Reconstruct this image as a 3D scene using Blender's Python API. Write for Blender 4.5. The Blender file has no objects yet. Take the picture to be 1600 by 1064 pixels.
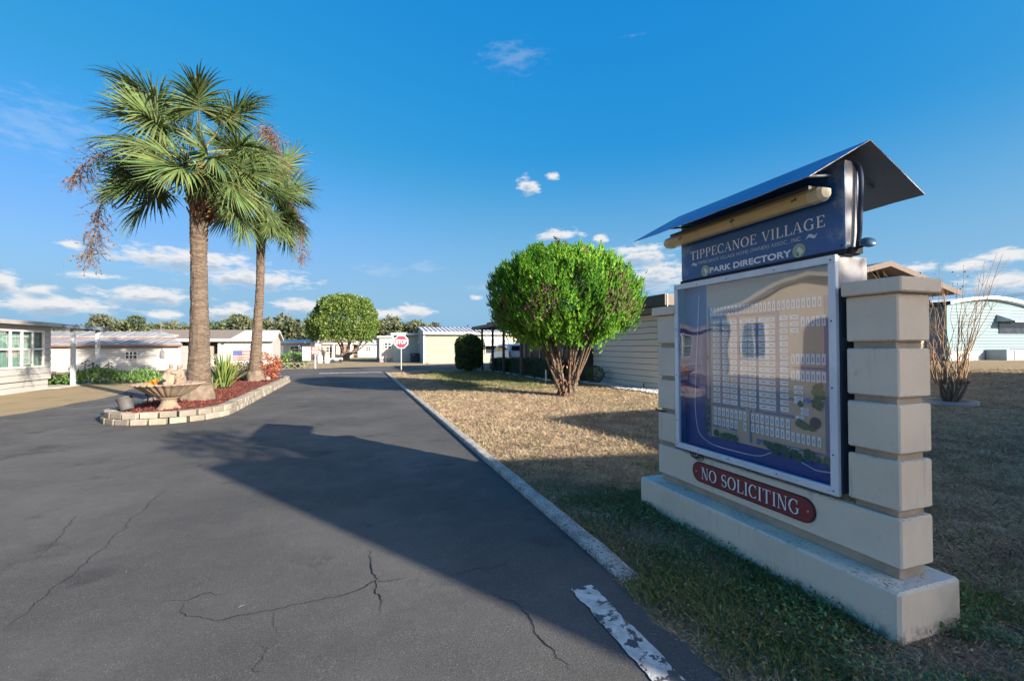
import bpy, math, random
import numpy as np
from mathutils import Vector, Matrix, noise as mnoise

R = math.radians
random.seed(7)
rng = np.random.default_rng(11)
SC = bpy.context.scene
COL = SC.collection

# ------------------------------------------------------------------ camera
CAM_H = 1.33
cam_d = bpy.data.cameras.new('camera')
cam = bpy.data.objects.new('camera', cam_d)
COL.objects.link(cam)
cam_d.sensor_width = 36.0
cam_d.lens = 36.0 * 710.9 / 1600.0
cam_d.clip_start = 0.05
cam_d.clip_end = 6000
_p, _r, _y = 0.0118, -0.0058, 0.3321
Fv = Vector((math.sin(_y) * math.cos(_p), math.cos(_y) * math.cos(_p), math.sin(_p)))
Rv = Vector((math.cos(_y), -math.sin(_y), 0))
Uv = Rv.cross(Fv)
Rv, Uv = Rv * math.cos(_r) + Uv * math.sin(_r), Uv * math.cos(_r) - Rv * math.sin(_r)
m = Matrix.Identity(4)
for i in range(3):
    m[i][0], m[i][1], m[i][2] = Rv[i], Uv[i], -Fv[i]
m.translation = Vector((0, 0, CAM_H))
cam.matrix_world = m
SC.camera = cam

# ------------------------------------------------------------------ light
SUN_EL = R(18.5)
SUN_AZ = math.atan2(0.56, -0.83)          # compass angle of the sun, from +Y towards +X
to_sun = Vector((math.sin(SUN_AZ) * math.cos(SUN_EL), math.cos(SUN_AZ) * math.cos(SUN_EL), math.sin(SUN_EL)))
sun_d = bpy.data.lights.new('sun', 'SUN')
sun_d.energy = 5.0
sun_d.angle = R(0.5)
sun_d.color = (1.0, 0.87, 0.70)
sun = bpy.data.objects.new('sun', sun_d)
COL.objects.link(sun)
sun.rotation_euler = to_sun.to_track_quat('Z', 'Y').to_euler()
sun.location = (20, -30, 20)

SC.view_settings.view_transform = 'Standard'
SC.view_settings.look = 'None'
SC.view_settings.gamma = 1.0
SC.view_settings.use_curve_mapping = False
SC.view_settings.exposure = EXPOSURE = 1.6

# ------------------------------------------------------------------ sky with clouds
world = bpy.data.worlds.new('World')
SC.world = world
world.use_nodes = True
NT = world.node_tree
NT.nodes.clear()


def nd(t, typ, **kw):
    n = t.nodes.new(typ)
    for k, v in kw.items():
        setattr(n, k, v)
    return n


def lk(t, a, b):
    t.links.new(a, b)


def mth(t, op, a, b=None, c=None, clamp=False):
    n = t.nodes.new('ShaderNodeMath')
    n.operation = op
    n.use_clamp = clamp
    for i, v in enumerate((a, b, c)):
        if v is None:
            continue
        if isinstance(v, (int, float)):
            n.inputs[i].default_value = v
        else:
            t.links.new(v, n.inputs[i])
    return n.outputs[0]


def mapr(t, v, a, b, c=0.0, d=1.0, smooth=True):
    n = t.nodes.new('ShaderNodeMapRange')
    n.interpolation_type = 'SMOOTHSTEP' if smooth else 'LINEAR'
    t.links.new(v, n.inputs[0])
    for i, x in enumerate((a, b, c, d)):
        n.inputs[i + 1].default_value = x
    return n.outputs[0]


def mixc(t, f, a, b, blend='MIX'):
    n = t.nodes.new('ShaderNodeMix')
    n.data_type = 'RGBA'
    n.blend_type = blend
    for idx, v in ((0, f), (6, a), (7, b)):
        if isinstance(v, (int, float)):
            n.inputs[idx].default_value = v
        elif isinstance(v, tuple):
            n.inputs[idx].default_value = v if len(v) == 4 else v + (1,)
        else:
            t.links.new(v, n.inputs[idx])
    return n.outputs[2]


sky = nd(NT, 'ShaderNodeTexSky', sky_type='NISHITA', sun_disc=False)
sky.sun_elevation = SUN_EL
sky.sun_rotation = SUN_AZ
sky.altitude = 0
sky.air_density = 1.0
sky.dust_density = 3.6
sky.ozone_density = 2.2
tc = nd(NT, 'ShaderNodeTexCoord')
sep = nd(NT, 'ShaderNodeSeparateXYZ')
lk(NT, tc.outputs['Generated'], sep.inputs[0])
sx, sy, sz = sep.outputs
az = mth(NT, 'ARCTAN2', sx, sy)
el = mth(NT, 'ARCSINE', sz)
comb = nd(NT, 'ShaderNodeCombineXYZ')
lk(NT, az, comb.inputs[0])
lk(NT, el, comb.inputs[1])
P0 = comb.outputs[0]
ncoord = nd(NT, 'ShaderNodeVectorMath', operation='MULTIPLY')
lk(NT, P0, ncoord.inputs[0])
ncoord.inputs[1].default_value = (1.0, 2.8, 1.0)
cn = nd(NT, 'ShaderNodeTexNoise')
cn.inputs['Scale'].default_value = 27.0
cn.inputs['Detail'].default_value = 6.0
cn.inputs['Roughness'].default_value = 0.62
lk(NT, ncoord.outputs[0], cn.inputs['Vector'])
CN = mth(NT, 'SUBTRACT', cn.outputs['Fac'], 0.5)
CLOUDS = [(-0.291, 0.157, 0.0978, 0.0168, 1), (-0.186, 0.13, 0.0936, 0.0157, 1), (-0.348, 0.09, 0.0665, 0.013, 1), (-0.456, 0.067, 0.0773, 0.0138, 1),
          (-0.51, 0.098, 0.0163, 0.0149, 1), (-0.468, 0.091, 0.0205, 0.0078, 0.9), (-0.438, 0.163, 0.0182, 0.0059, 0.7), (-0.331, 0.058, 0.0455, 0.0089, 0.6),
          (-0.222, 0.067, 0.0407, 0.0131, 1), (-0.105, 0.081, 0.0439, 0.0127, 1), (0.065, 0.068, 0.0471, 0.0122, 0.9), (0.122, 0.076, 0.0363, 0.0123, 1),
          (0.369, 0.337, 0.022, 0.0157, 1), (0.422, 0.356, 0.0168, 0.0062, 0.7), (0.439, 0.238, 0.0502, 0.0093, 1), (0.524, 0.227, 0.0177, 0.0079, 0.9),
          (0.608, 0.187, 0.0587, 0.0184, 1), (0.636, 0.143, 0.0641, 0.0264, 1), (1.159, 0.129, 0.0291, 0.0103, 1), (1.118, 0.12, 0.0458, 0.0088, 0.8),
          (1.152, 0.09, 0.046, 0.0143, 1), (0.255, 0.107, 0.0168, 0.0069, 0.5), (0.145, 0.169, 0.0218, 0.0108, 0.35), (0.336, 0.568, 0.0425, 0.0142, 0.28),
          (-0.475, 0.33, 0.0679, 0.0229, 0.3), (1.059, 0.124, 0.0473, 0.0083, 0.6), (-0.409, 0.118, 0.0461, 0.0062, 0.5), (0.007, 0.056, 0.0505, 0.0093, 0.6)]
# the same fair-weather clouds go on round the rest of the horizon
for k in range(12):
    a = -0.75 - k * 0.28 + rng.uniform(-.06, .06)
    CLOUDS.append((round(a, 3), round(float(rng.uniform(.06, .2)), 3), round(float(rng.uniform(.05, .1)), 3), round(float(rng.uniform(.012, .024)), 4), 1))


def cloud_field(coord, items):
    best = None
    for (a, e, w, h, k) in items:
        a = ((a + math.pi) % (2 * math.pi)) - math.pi
        v = nd(NT, 'ShaderNodeVectorMath', operation='MULTIPLY_ADD')
        lk(NT, coord, v.inputs[0])
        s = 1.4
        v.inputs[1].default_value = (1 / (w * s), 1 / (h * s * 1.15), 0)
        v.inputs[2].default_value = (-a / (w * s), -e / (h * s * 1.15), 0)
        l = nd(NT, 'ShaderNodeVectorMath', operation='LENGTH')
        lk(NT, v.outputs[0], l.inputs[0])
        f = mth(NT, 'MULTIPLY_ADD', l.outputs['Value'], -1.0, 0.55 + 0.45 * k)
        best = f if best is None else mth(NT, 'MAXIMUM', best, f)
    return best


up = nd(NT, 'ShaderNodeVectorMath', operation='ADD')
lk(NT, P0, up.inputs[0])
up.inputs[1].default_value = (0.004, 0.012, 0)
f0 = mth(NT, 'MULTIPLY_ADD', CN, 2.1, cloud_field(P0, [c for c in CLOUDS if c[4] > .4]))
f1 = mth(NT, 'MULTIPLY_ADD', CN, 2.1, cloud_field(up.outputs[0], [c for c in CLOUDS if c[4] > .4]))
wisp = mth(NT, 'MULTIPLY_ADD', CN, 3.0, cloud_field(P0, [(a, e, w * 1.5, h * 1.5, 1) for (a, e, w, h, k) in CLOUDS if k <= .4] + [(.60, .585, .03, .003, .8), (.05, .16, .05, .012, 1), (.3, .13, .06, .01, 1)]))
dens = mth(NT, 'MAXIMUM', mapr(NT, f0, 0.08, 0.70), mth(NT, 'MULTIPLY', mapr(NT, wisp, 0.05, 1.3), 0.17))
above = mapr(NT, f1, 0.35, 1.0)
SKY_STRENGTH = 0.12
K = 0.293       # scene units -> picture units
# deepen the blue: per-channel contrast of the physical sky
ssep = nd(NT, 'ShaderNodeSeparateColor')
lk(NT, sky.outputs[0], ssep.inputs[0])
scomb = nd(NT, 'ShaderNodeCombineColor')
for ch, (gain, power) in enumerate(((0.30, 2.1), (0.375, 0.55), (0.60, 0.17))):
    v = mth(NT, 'MULTIPLY', ssep.outputs[ch], K)
    low = mth(NT, 'MULTIPLY', mth(NT, 'POWER', mth(NT, 'MINIMUM', v, 1.0), power), gain)
    glow = mth(NT, 'MULTIPLY', mth(NT, 'SUBTRACT', mth(NT, 'MAXIMUM', v, 1.0), 1.0), 0.65)
    lk(NT, mth(NT, 'MULTIPLY', mth(NT, 'ADD', low, glow), 1 / K), scomb.inputs[ch])
# pale air low over the horizon, the same all the way round
hz = mapr(NT, mth(NT, 'ABSOLUTE', el), 0.42, 0.0, 0.0, 0.72)
skybase = mixc(NT, hz, scomb.outputs[0], (1.02, 1.66, 2.2))
ccol = mixc(NT, above, (2.5, 2.46, 2.45), (1.15, 1.48, 1.9))
skycol = mixc(NT, mth(NT, 'MULTIPLY', dens, 0.92), skybase, ccol)
bg = nd(NT, 'ShaderNodeBackground')
bg.inputs['Strength'].default_value = SKY_STRENGTH
lk(NT, skycol, bg.inputs['Color'])
wo = nd(NT, 'ShaderNodeOutputWorld')
lk(NT, bg.outputs[0], wo.inputs['Surface'])

# ------------------------------------------------------------------ materials
MATS = {}


def new_mat(name):
    mt = bpy.data.materials.new(name)
    mt.use_nodes = True
    t = mt.node_tree
    b = t.nodes['Principled BSDF']
    return mt, t, b


def pmat(name, c1, c2=None, scale=6.0, detail=4.0, rough=0.6, bump=0.0, bscale=None, metal=0.0, spec=0.5, lo=0.35, hi=0.65,
         island=None, stain=None, coord='Object', stretch=None, c3=None, s3=60.0, translucent=0.0):
    """Noise-varied principled surface. island = how far each loose piece may vary in value; stain = (colour, scale, lo, hi)."""
    if name in MATS:
        return MATS[name]
    mt, t, b = new_mat(name)
    c2 = c2 or tuple(x * 0.8 for x in c1)
    co = nd(t, 'ShaderNodeTexCoord').outputs[coord]
    if stretch:
        mp = nd(t, 'ShaderNodeVectorMath', operation='MULTIPLY')
        lk(t, co, mp.inputs[0])
        mp.inputs[1].default_value = stretch
        co = mp.outputs[0]
    n = nd(t, 'ShaderNodeTexNoise')
    n.inputs['Scale'].default_value = scale
    n.inputs['Detail'].default_value = detail
    n.inputs['Roughness'].default_value = 0.6
    lk(t, co, n.inputs['Vector'])
    col = mixc(t, mapr(t, n.outputs['Fac'], lo, hi), c1 + (1,), c2 + (1,))
    if c3:
        n3 = nd(t, 'ShaderNodeTexNoise')
        n3.inputs['Scale'].default_value = s3
        n3.inputs['Detail'].default_value = 3
        lk(t, co, n3.inputs['Vector'])
        col = mixc(t, mapr(t, n3.outputs['Fac'], 0.45, 0.75), col, c3 + (1,))
    if stain:
        sc_, s_, a_, b_ = stain
        n2 = nd(t, 'ShaderNodeTexNoise')
        n2.inputs['Scale'].default_value = s_
        n2.inputs['Detail'].default_value = 8
        n2.inputs['Roughness'].default_value = 0.7
        lk(t, co, n2.inputs['Vector'])
        col = mixc(t, mapr(t, n2.outputs['Fac'], a_, b_), col, sc_ + (1,))
    if island:
        gi = nd(t, 'ShaderNodeNewGeometry')
        oi = nd(t, 'ShaderNodeObjectInfo')
        h2 = nd(t, 'ShaderNodeHueSaturation')
        s = mth(t, 'ADD', gi.outputs['Random Per Island'], oi.outputs['Random'])
        s = mth(t, 'FRACT', s)
        lk(t, mapr(t, s, 0, 1, 1 - island, 1 + island, False), h2.inputs['Value'])
        lk(t, mapr(t, mth(t, 'FRACT', mth(t, 'MULTIPLY', s, 7.3)), 0, 1, 0.5 - 0.03 * island / .3, 0.5 + 0.03 * island / .3, False), h2.inputs['Hue'])
        lk(t, col, h2.inputs['Color'])
        col = h2.outputs[0]
    lk(t, col, b.inputs['Base Color'])
    b.inputs['Roughness'].default_value = rough
    b.inputs['Metallic'].default_value = metal
    b.inputs['Specular IOR Level'].default_value = spec
    if bump:
        nb = nd(t, 'ShaderNodeTexNoise')
        nb.inputs['Scale'].default_value = bscale or scale * 8
        nb.inputs['Detail'].default_value = 5
        lk(t, co, nb.inputs['Vector'])
        bp = nd(t, 'ShaderNodeBump')
        bp.inputs['Strength'].default_value = min(1.0, bump)
        bp.inputs['Distance'].default_value = 0.01
        lk(t, nb.outputs['Fac'], bp.inputs['Height'])
        lk(t, bp.outputs[0], b.inputs['Normal'])
    if translucent:
        tr = nd(t, 'ShaderNodeBsdfTranslucent')
        lk(t, col, tr.inputs['Color'])
        mx = nd(t, 'ShaderNodeMixShader')
        mx.inputs[0].default_value = translucent
        lk(t, b.outputs[0], mx.inputs[1])
        lk(t, tr.outputs[0], mx.inputs[2])
        lk(t, mx.outputs[0], t.nodes['Material Output'].inputs['Surface'])
    MATS[name] = mt
    return mt


def glass_mat(name, tint=(0.9, 0.95, 0.97), ior=1.6, wav=0.0, wscale=3.0):
    """Thin clear sheet: see-through, with a Fresnel reflection."""
    if name in MATS:
        return MATS[name]
    mt, t, b = new_mat(name)
    t.nodes.remove(b)
    tr = nd(t, 'ShaderNodeBsdfTransparent')
    tr.inputs['Color'].default_value = tint + (1,)
    gl = nd(t, 'ShaderNodeBsdfGlossy')
    gl.inputs['Roughness'].default_value = 0.02
    fr = nd(t, 'ShaderNodeFresnel')
    geo = nd(t, 'ShaderNodeNewGeometry')      # same reflection from either side of the sheet
    lk(t, mapr(t, geo.outputs['Backfacing'], 0, 1, ior, 1 / ior, False), fr.inputs['IOR'])
    if wav:
        co = nd(t, 'ShaderNodeTexCoord').outputs['Object']
        n = nd(t, 'ShaderNodeTexNoise')
        n.inputs['Scale'].default_value = wscale
        n.inputs['Detail'].default_value = 1
        lk(t, co, n.inputs['Vector'])
        bp = nd(t, 'ShaderNodeBump')
        bp.inputs['Strength'].default_value = wav
        bp.inputs['Distance'].default_value = 0.05
        lk(t, n.outputs['Fac'], bp.inputs['Height'])
        lk(t, bp.outputs[0], gl.inputs['Normal'])
    mx = nd(t, 'ShaderNodeMixShader')
    lk(t, fr.outputs[0], mx.inputs[0])
    lk(t, tr.outputs[0], mx.inputs[1])
    lk(t, gl.outputs[0], mx.inputs[2])
    lk(t, mx.outputs[0], t.nodes['Material Output'].inputs['Surface'])
    MATS[name] = mt
    return mt


def flat(name, c, rough=0.5, metal=0.0, spec=0.5, var=0.12, scale=9.0, bump=0.0):
    return pmat(name, c, tuple(x * (1 - var) for x in c), scale=scale, rough=rough, metal=metal, spec=spec, bump=bump)


# ------------------------------------------------------------------ mesh building
ROOT_LOC = {}


class MB:
    """Collects shapes in world coordinates and links them as ONE mesh object."""

    def __init__(self):
        self.v, self.f, self.mi, self.sm = [], [], [], []

    def add(self, verts, faces, mi=0, smooth=False):
        o = len(self.v)
        self.v.extend([tuple(x) for x in verts])
        for q in faces:
            self.f.append(tuple(i + o for i in q))
            self.mi.append(mi)
            self.sm.append(smooth)
        return self

    def box(self, x0, x1, y0, y1, z0, z1, mi=0, bev=0.0, M=None):
        if bev <= 0:
            vs = [(x, y, z) for z in (z0, z1) for y in (y0, y1) for x in (x0, x1)]
            fs = [(0, 2, 3, 1), (4, 5, 7, 6), (0, 1, 5, 4), (2, 6, 7, 3), (0, 4, 6, 2), (1, 3, 7, 5)]
        else:
            cx, cy, cz = (x0 + x1) / 2, (y0 + y1) / 2, (z0 + z1) / 2
            hx, hy, hz = abs(x1 - x0) / 2, abs(y1 - y0) / 2, abs(z1 - z0) / 2
            b = min(bev, hx * .9, hy * .9, hz * .9)
            vs, idx = [], {}
            for sx_ in (-1, 1):
                for sy_ in (-1, 1):
                    for sz_ in (-1, 1):
                        for ax in range(3):
                            h = [hx - b, hy - b, hz - b]
                            h[ax] += b
                            idx[(sx_, sy_, sz_, ax)] = len(vs)
                            vs.append((cx + sx_ * h[0], cy + sy_ * h[1], cz + sz_ * h[2]))
            fs = []
            S = (-1, 1)
            for ax in range(3):
                u, w = [(1, 2), (2, 0), (0, 1)][ax]
                for s in S:
                    loop = []
                    for (a, c) in ((-1, -1), (1, -1), (1, 1), (-1, 1)):
                        k = [0, 0, 0]
                        k[ax], k[u], k[w] = s, a, c
                        loop.append(idx[(k[0], k[1], k[2], ax)])
                    fs.append(tuple(loop if s > 0 else loop[::-1]))
            for ax in range(3):          # edges along ax
                u, w = [(1, 2), (2, 0), (0, 1)][ax]
                for a in S:
                    for c in S:
                        def id_(s, face):
                            k = [0, 0, 0]
                            k[ax], k[u], k[w] = s, a, c
                            return idx[(k[0], k[1], k[2], face)]
                        q = (id_(-1, u), id_(1, u), id_(1, w), id_(-1, w))
                        fs.append(q if a * c < 0 else q[::-1])
            for a in S:
                for b_ in S:
                    for c in S:
                        q = (idx[(a, b_, c, 0)], idx[(a, b_, c, 1)], idx[(a, b_, c, 2)])
                        fs.append(q if a * b_ * c > 0 else q[::-1])
        if M is not None:
            vs = [tuple(M @ Vector(v)) for v in vs]
        return self.add(vs, fs, mi)

    def tube(self, path, rad, n=8, mi=0, caps=True, smooth=True):
        path = [Vector(p) for p in path]
        if isinstance(rad, (int, float)):
            rad = [rad] * len(path)
        t0 = (path[1] - path[0]).normalized()
        ref = Vector((0, 0, 1)) if abs(t0.z) < .9 else Vector((1, 0, 0))
        nx = t0.cross(ref).normalized()
        vs = []
        for i, p in enumerate(path):
            a = path[max(i - 1, 0)]
            b = path[min(i + 1, len(path) - 1)]
            t = (b - a).normalized()
            nx = (nx - t * nx.dot(t)).normalized()
            ny = t.cross(nx)
            for k in range(n):
                an = 2 * math.pi * k / n
                vs.append(p + (nx * math.cos(an) + ny * math.sin(an)) * rad[i])
        fs = []
        for i in range(len(path) - 1):
            for k in range(n):
                k2 = (k + 1) % n
                fs.append((i * n + k, i * n + k2, (i + 1) * n + k2, (i + 1) * n + k))
        self.add(vs, fs, mi, smooth)
        if caps:
            o = len(path) - 1
            self.add([vs[k] for k in range(n)], [tuple(range(n))[::-1]], mi)
            self.add([vs[o * n + k] for k in range(n)], [tuple(range(n))], mi)
        return self

    def lathe(self, cx, cy, prof, n=24, mi=0, fn=None, smooth=True, cap=True):
        vs = []
        for (r, z) in prof:
            for k in range(n):
                a = 2 * math.pi * k / n
                rr = r if fn is None else fn(r, z, a)
                vs.append((cx + rr * math.cos(a), cy + rr * math.sin(a), z))
        fs = []
        for i in range(len(prof) - 1):
            for k in range(n):
                k2 = (k + 1) % n
                fs.append((i * n + k, i * n + k2, (i + 1) * n + k2, (i + 1) * n + k))
        self.add(vs, fs, mi, smooth)
        if cap:
            o = (len(prof) - 1) * n
            self.add(vs[:n], [tuple(range(n))[::-1]], mi)
            self.add(vs[o:], [tuple(range(n))], mi)
        return self

    def prism(self, poly, h, M, mi=0):
        """poly: 2-D outline (counter-clockwise), extruded by h along local z, placed by matrix M."""
        n = len(poly)
        vs = [tuple(M @ Vector((x, y, 0))) for x, y in poly] + [tuple(M @ Vector((x, y, h))) for x, y in poly]
        fs = [tuple(range(n))[::-1], tuple(range(n, 2 * n))]
        for i in range(n):
            j = (i + 1) % n
            fs.append((i, j, n + j, n + i))
        return self.add(vs, fs, mi)

    def quad(self, a, b, c, d, mi=0):
        return self.add([a, b, c, d], [(0, 1, 2, 3)], mi)

    def ellipsoid(self, c, r, n=12, m=8, mi=0, fn=None):
        vs, fs = [], []
        for i in range(m + 1):
            th = math.pi * i / m
            for k in range(n):
                a = 2 * math.pi * k / n
                d = Vector((math.sin(th) * math.cos(a), math.sin(th) * math.sin(a), math.cos(th)))
                s = fn(d) if fn else 1.0
                vs.append((c[0] + d.x * r[0] * s, c[1] + d.y * r[1] * s, c[2] + d.z * r[2] * s))
        for i in range(m):
            for k in range(n):
                k2 = (k + 1) % n
                fs.append((i * n + k, (i + 1) * n + k, (i + 1) * n + k2, i * n + k2))
        return self.add(vs, fs, mi, True)

    def build(self, name, mats, parent=None, loc=None):
        if not isinstance(mats, (list, tuple)):
            mats = [mats]
        L = Vector(loc) if loc is not None else (ROOT_LOC[parent.name] if parent is not None else Vector((0, 0, 0)))
        me = bpy.data.meshes.new(name)
        me.from_pydata([(v[0] - L.x, v[1] - L.y, v[2] - L.z) for v in self.v], [], self.f)
        for mt in mats:
            me.materials.append(mt)
        me.polygons.foreach_set('material_index', self.mi)
        me.polygons.foreach_set('use_smooth', self.sm)
        me.update()
        o = bpy.data.objects.new(name, me)
        COL.objects.link(o)
        if parent is not None:
            o.parent = parent
            if loc is not None:
                o.location = L - ROOT_LOC[parent.name]
        else:
            o.location = L
        ROOT_LOC[o.name] = L
        return o


def np_mesh(name, V, quads, mats, parent=None, loc=None, mi=None, smooth=False):
    """V (n,3) numpy, quads (k,4) numpy -> one mesh object, fast."""
    L = np.array(loc if loc is not None else (ROOT_LOC[parent.name] if parent is not None else (0, 0, 0)), float)
    me = bpy.data.meshes.new(name)
    n, k, w = len(V), len(quads), quads.shape[1]
    me.vertices.add(n)
    me.vertices.foreach_set('co', (V - L).astype(np.float32).ravel())
    me.loops.add(k * w)
    me.loops.foreach_set('vertex_index', quads.astype(np.int32).ravel())
    me.polygons.add(k)
    me.polygons.foreach_set('loop_start', np.arange(0, k * w, w, dtype=np.int32))
    if not isinstance(mats, (list, tuple)):
        mats = [mats]
    for mt in mats:
        me.materials.append(mt)
    if mi is not None:
        me.polygons.foreach_set('material_index', np.asarray(mi, np.int32))
    me.polygons.foreach_set('use_smooth', np.full(k, smooth))
    me.update(calc_edges=True)
    me.validate()
    o = bpy.data.objects.new(name, me)
    COL.objects.link(o)
    if parent is not None:
        o.parent = parent
        if loc is not None:
            o.location = Vector(L) - ROOT_LOC[parent.name]
    else:
        o.location = Vector(L)
    ROOT_LOC[o.name] = Vector(L)
    return o


def thing(name, label, cat, loc, group=None):
    o = bpy.data.objects.new(name, None)
    o.empty_display_size = 0.2
    COL.objects.link(o)
    o.location = loc
    ROOT_LOC[o.name] = Vector(loc)
    o['label'] = label
    o['category'] = cat
    o['kind'] = 'thing'
    if group:
        o['group'] = group
    return o


def tag(o, label, cat, group=None, kind='thing'):
    o['label'] = label
    o['category'] = cat
    o['kind'] = kind
    if group:
        o['group'] = group
    return o


def structure(o):
    o['kind'] = 'structure'
    return o


def stuff(o, label=None, cat=None):
    o['kind'] = 'stuff'
    if label:
        o['label'] = label
        o['category'] = cat
    return o


def copy_part(src, parent, loc, rot=None, scale=None):
    """A child that shares src's mesh; loc in the parent's space."""
    o = src.copy()
    COL.objects.link(o)
    o.parent = parent
    o.location = loc
    if rot is not None:
        o.rotation_euler = rot
    if scale is not None:
        o.scale = scale
    return o


def copy_tree(src, loc, rotz=0.0, scale=None, label=None):
    c = src.copy()
    COL.objects.link(c)
    c.location = loc
    c.rotation_euler = (0, 0, rotz)
    if scale is not None:
        c.scale = scale
    if label:
        c['label'] = label
    for ch in src.children:
        d = ch.copy()
        COL.objects.link(d)
        d.parent = c
        for g in ch.children:
            e = g.copy()
            COL.objects.link(e)
            e.parent = d
    return c


def unit(v):
    return v / np.maximum(np.linalg.norm(v, axis=-1, keepdims=True), 1e-9)


def leaf_quads(P, A, S, length, width):
    """Diamond leaves: P base points, A axis, S side direction (unit arrays), per-leaf length and width. Returns V, quads."""
    n = len(P)
    length = np.broadcast_to(length, (n,))[:, None]
    width = np.broadcast_to(width, (n,))[:, None]
    mid = P + A * length * 0.45
    V = np.stack([P, mid - S * width * 0.5, P + A * length, mid + S * width * 0.5], 1).reshape(-1, 3)
    Q = np.arange(n * 4).reshape(n, 4)
    return V, Q


def rand_dirs(n):
    return unit(rng.normal(size=(n, 3)))


def lump(P, f, seed=0.0):
    """Cheap smooth 3-D lumpiness in about -1..1."""
    x, y, z = P[:, 0] * f + seed, P[:, 1] * f + seed * 1.7, P[:, 2] * f - seed
    return (np.sin(x * 1.3 + np.sin(y * 1.7 + z)) + np.sin(y * 1.9 + np.sin(z * 1.1 - x)) + np.sin(z * 1.5 + np.sin(x * 2.1 + y * .7))) / 3


# terrain: the ground climbs gently to the east of the directory sign
def ground_z(x, y):
    s = np.clip((np.asarray(x, float) - 9.0) / 16.0, 0, 1)
    g = s * s * (3 - 2 * s) * 0.42
    far = np.clip((np.asarray(y, float) - 20.0) / 5.0, 0, 1)
    return g * (1 - far)


# ------------------------------------------------------------------ lettering
def font_mesh(mb, text, height, M, mi=0, sx=1.0, ext=0.0012, spacing=1.0, bold=0.0, width=None):
    """Sans lettering from the built-in face; cap height in metres; centred at the origin of M (x right, y up, z out)."""
    cu = bpy.data.curves.new('lettering', 'FONT')
    cu.body = text
    cu.size = 1.0
    cu.space_character = spacing
    cu.offset = bold
    cu.align_x = 'CENTER'
    cu.resolution_u = 3
    o = bpy.data.objects.new('lettering_tmp', cu)
    COL.objects.link(o)
    dg = bpy.context.evaluated_depsgraph_get()
    me = o.evaluated_get(dg).to_mesh()
    vs = [v.co.copy() for v in me.vertices]
    fs = [tuple(p.vertices) for p in me.polygons]
    o.evaluated_get(dg).to_mesh_clear()
    bpy.data.objects.remove(o)
    bpy.data.curves.remove(cu)
    if not vs:
        return
    ys = [v.y for v in vs]
    xs = [v.x for v in vs]
    y0, y1 = min(ys), max(ys)
    k = height / (y1 - y0)
    kx = k * sx
    if width:
        kx = width / (max(xs) - min(xs))
    cxm = (max(xs) + min(xs)) / 2
    top = [tuple(M @ Vector(((v.x - cxm) * kx, (v.y - (y0 + y1) / 2) * k, ext))) for v in vs]
    mb.add(top, fs, mi)


def arc(cx, cy, rx, ry, a0, a1, n):
    return [(cx + rx * math.cos(R(a0 + (a1 - a0) * i / n)), cy + ry * math.sin(R(a0 + (a1 - a0) * i / n))) for i in range(n + 1)]


def stroke(path, wf):
    """Polyline -> list of quads with varying half-width wf(i/n, tangent)."""
    out = []
    L, Rr = [], []
    for i, p in enumerate(path):
        a = path[max(i - 1, 0)]
        b = path[min(i + 1, len(path) - 1)]
        tx, ty = b[0] - a[0], b[1] - a[1]
        l = math.hypot(tx, ty) or 1
        tx, ty = tx / l, ty / l
        w = wf(i / (len(path) - 1), (tx, ty))
        L.append((p[0] - ty * w, p[1] + tx * w))
        Rr.append((p[0] + ty * w, p[1] - tx * w))
    for i in range(len(path) - 1):
        out.append([Rr[i], Rr[i + 1], L[i + 1], L[i]])
    return out


def rect(x0, x1, y0, y1):
    return [(x0, y0), (x1, y0), (x1, y1), (x0, y1)]


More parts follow.
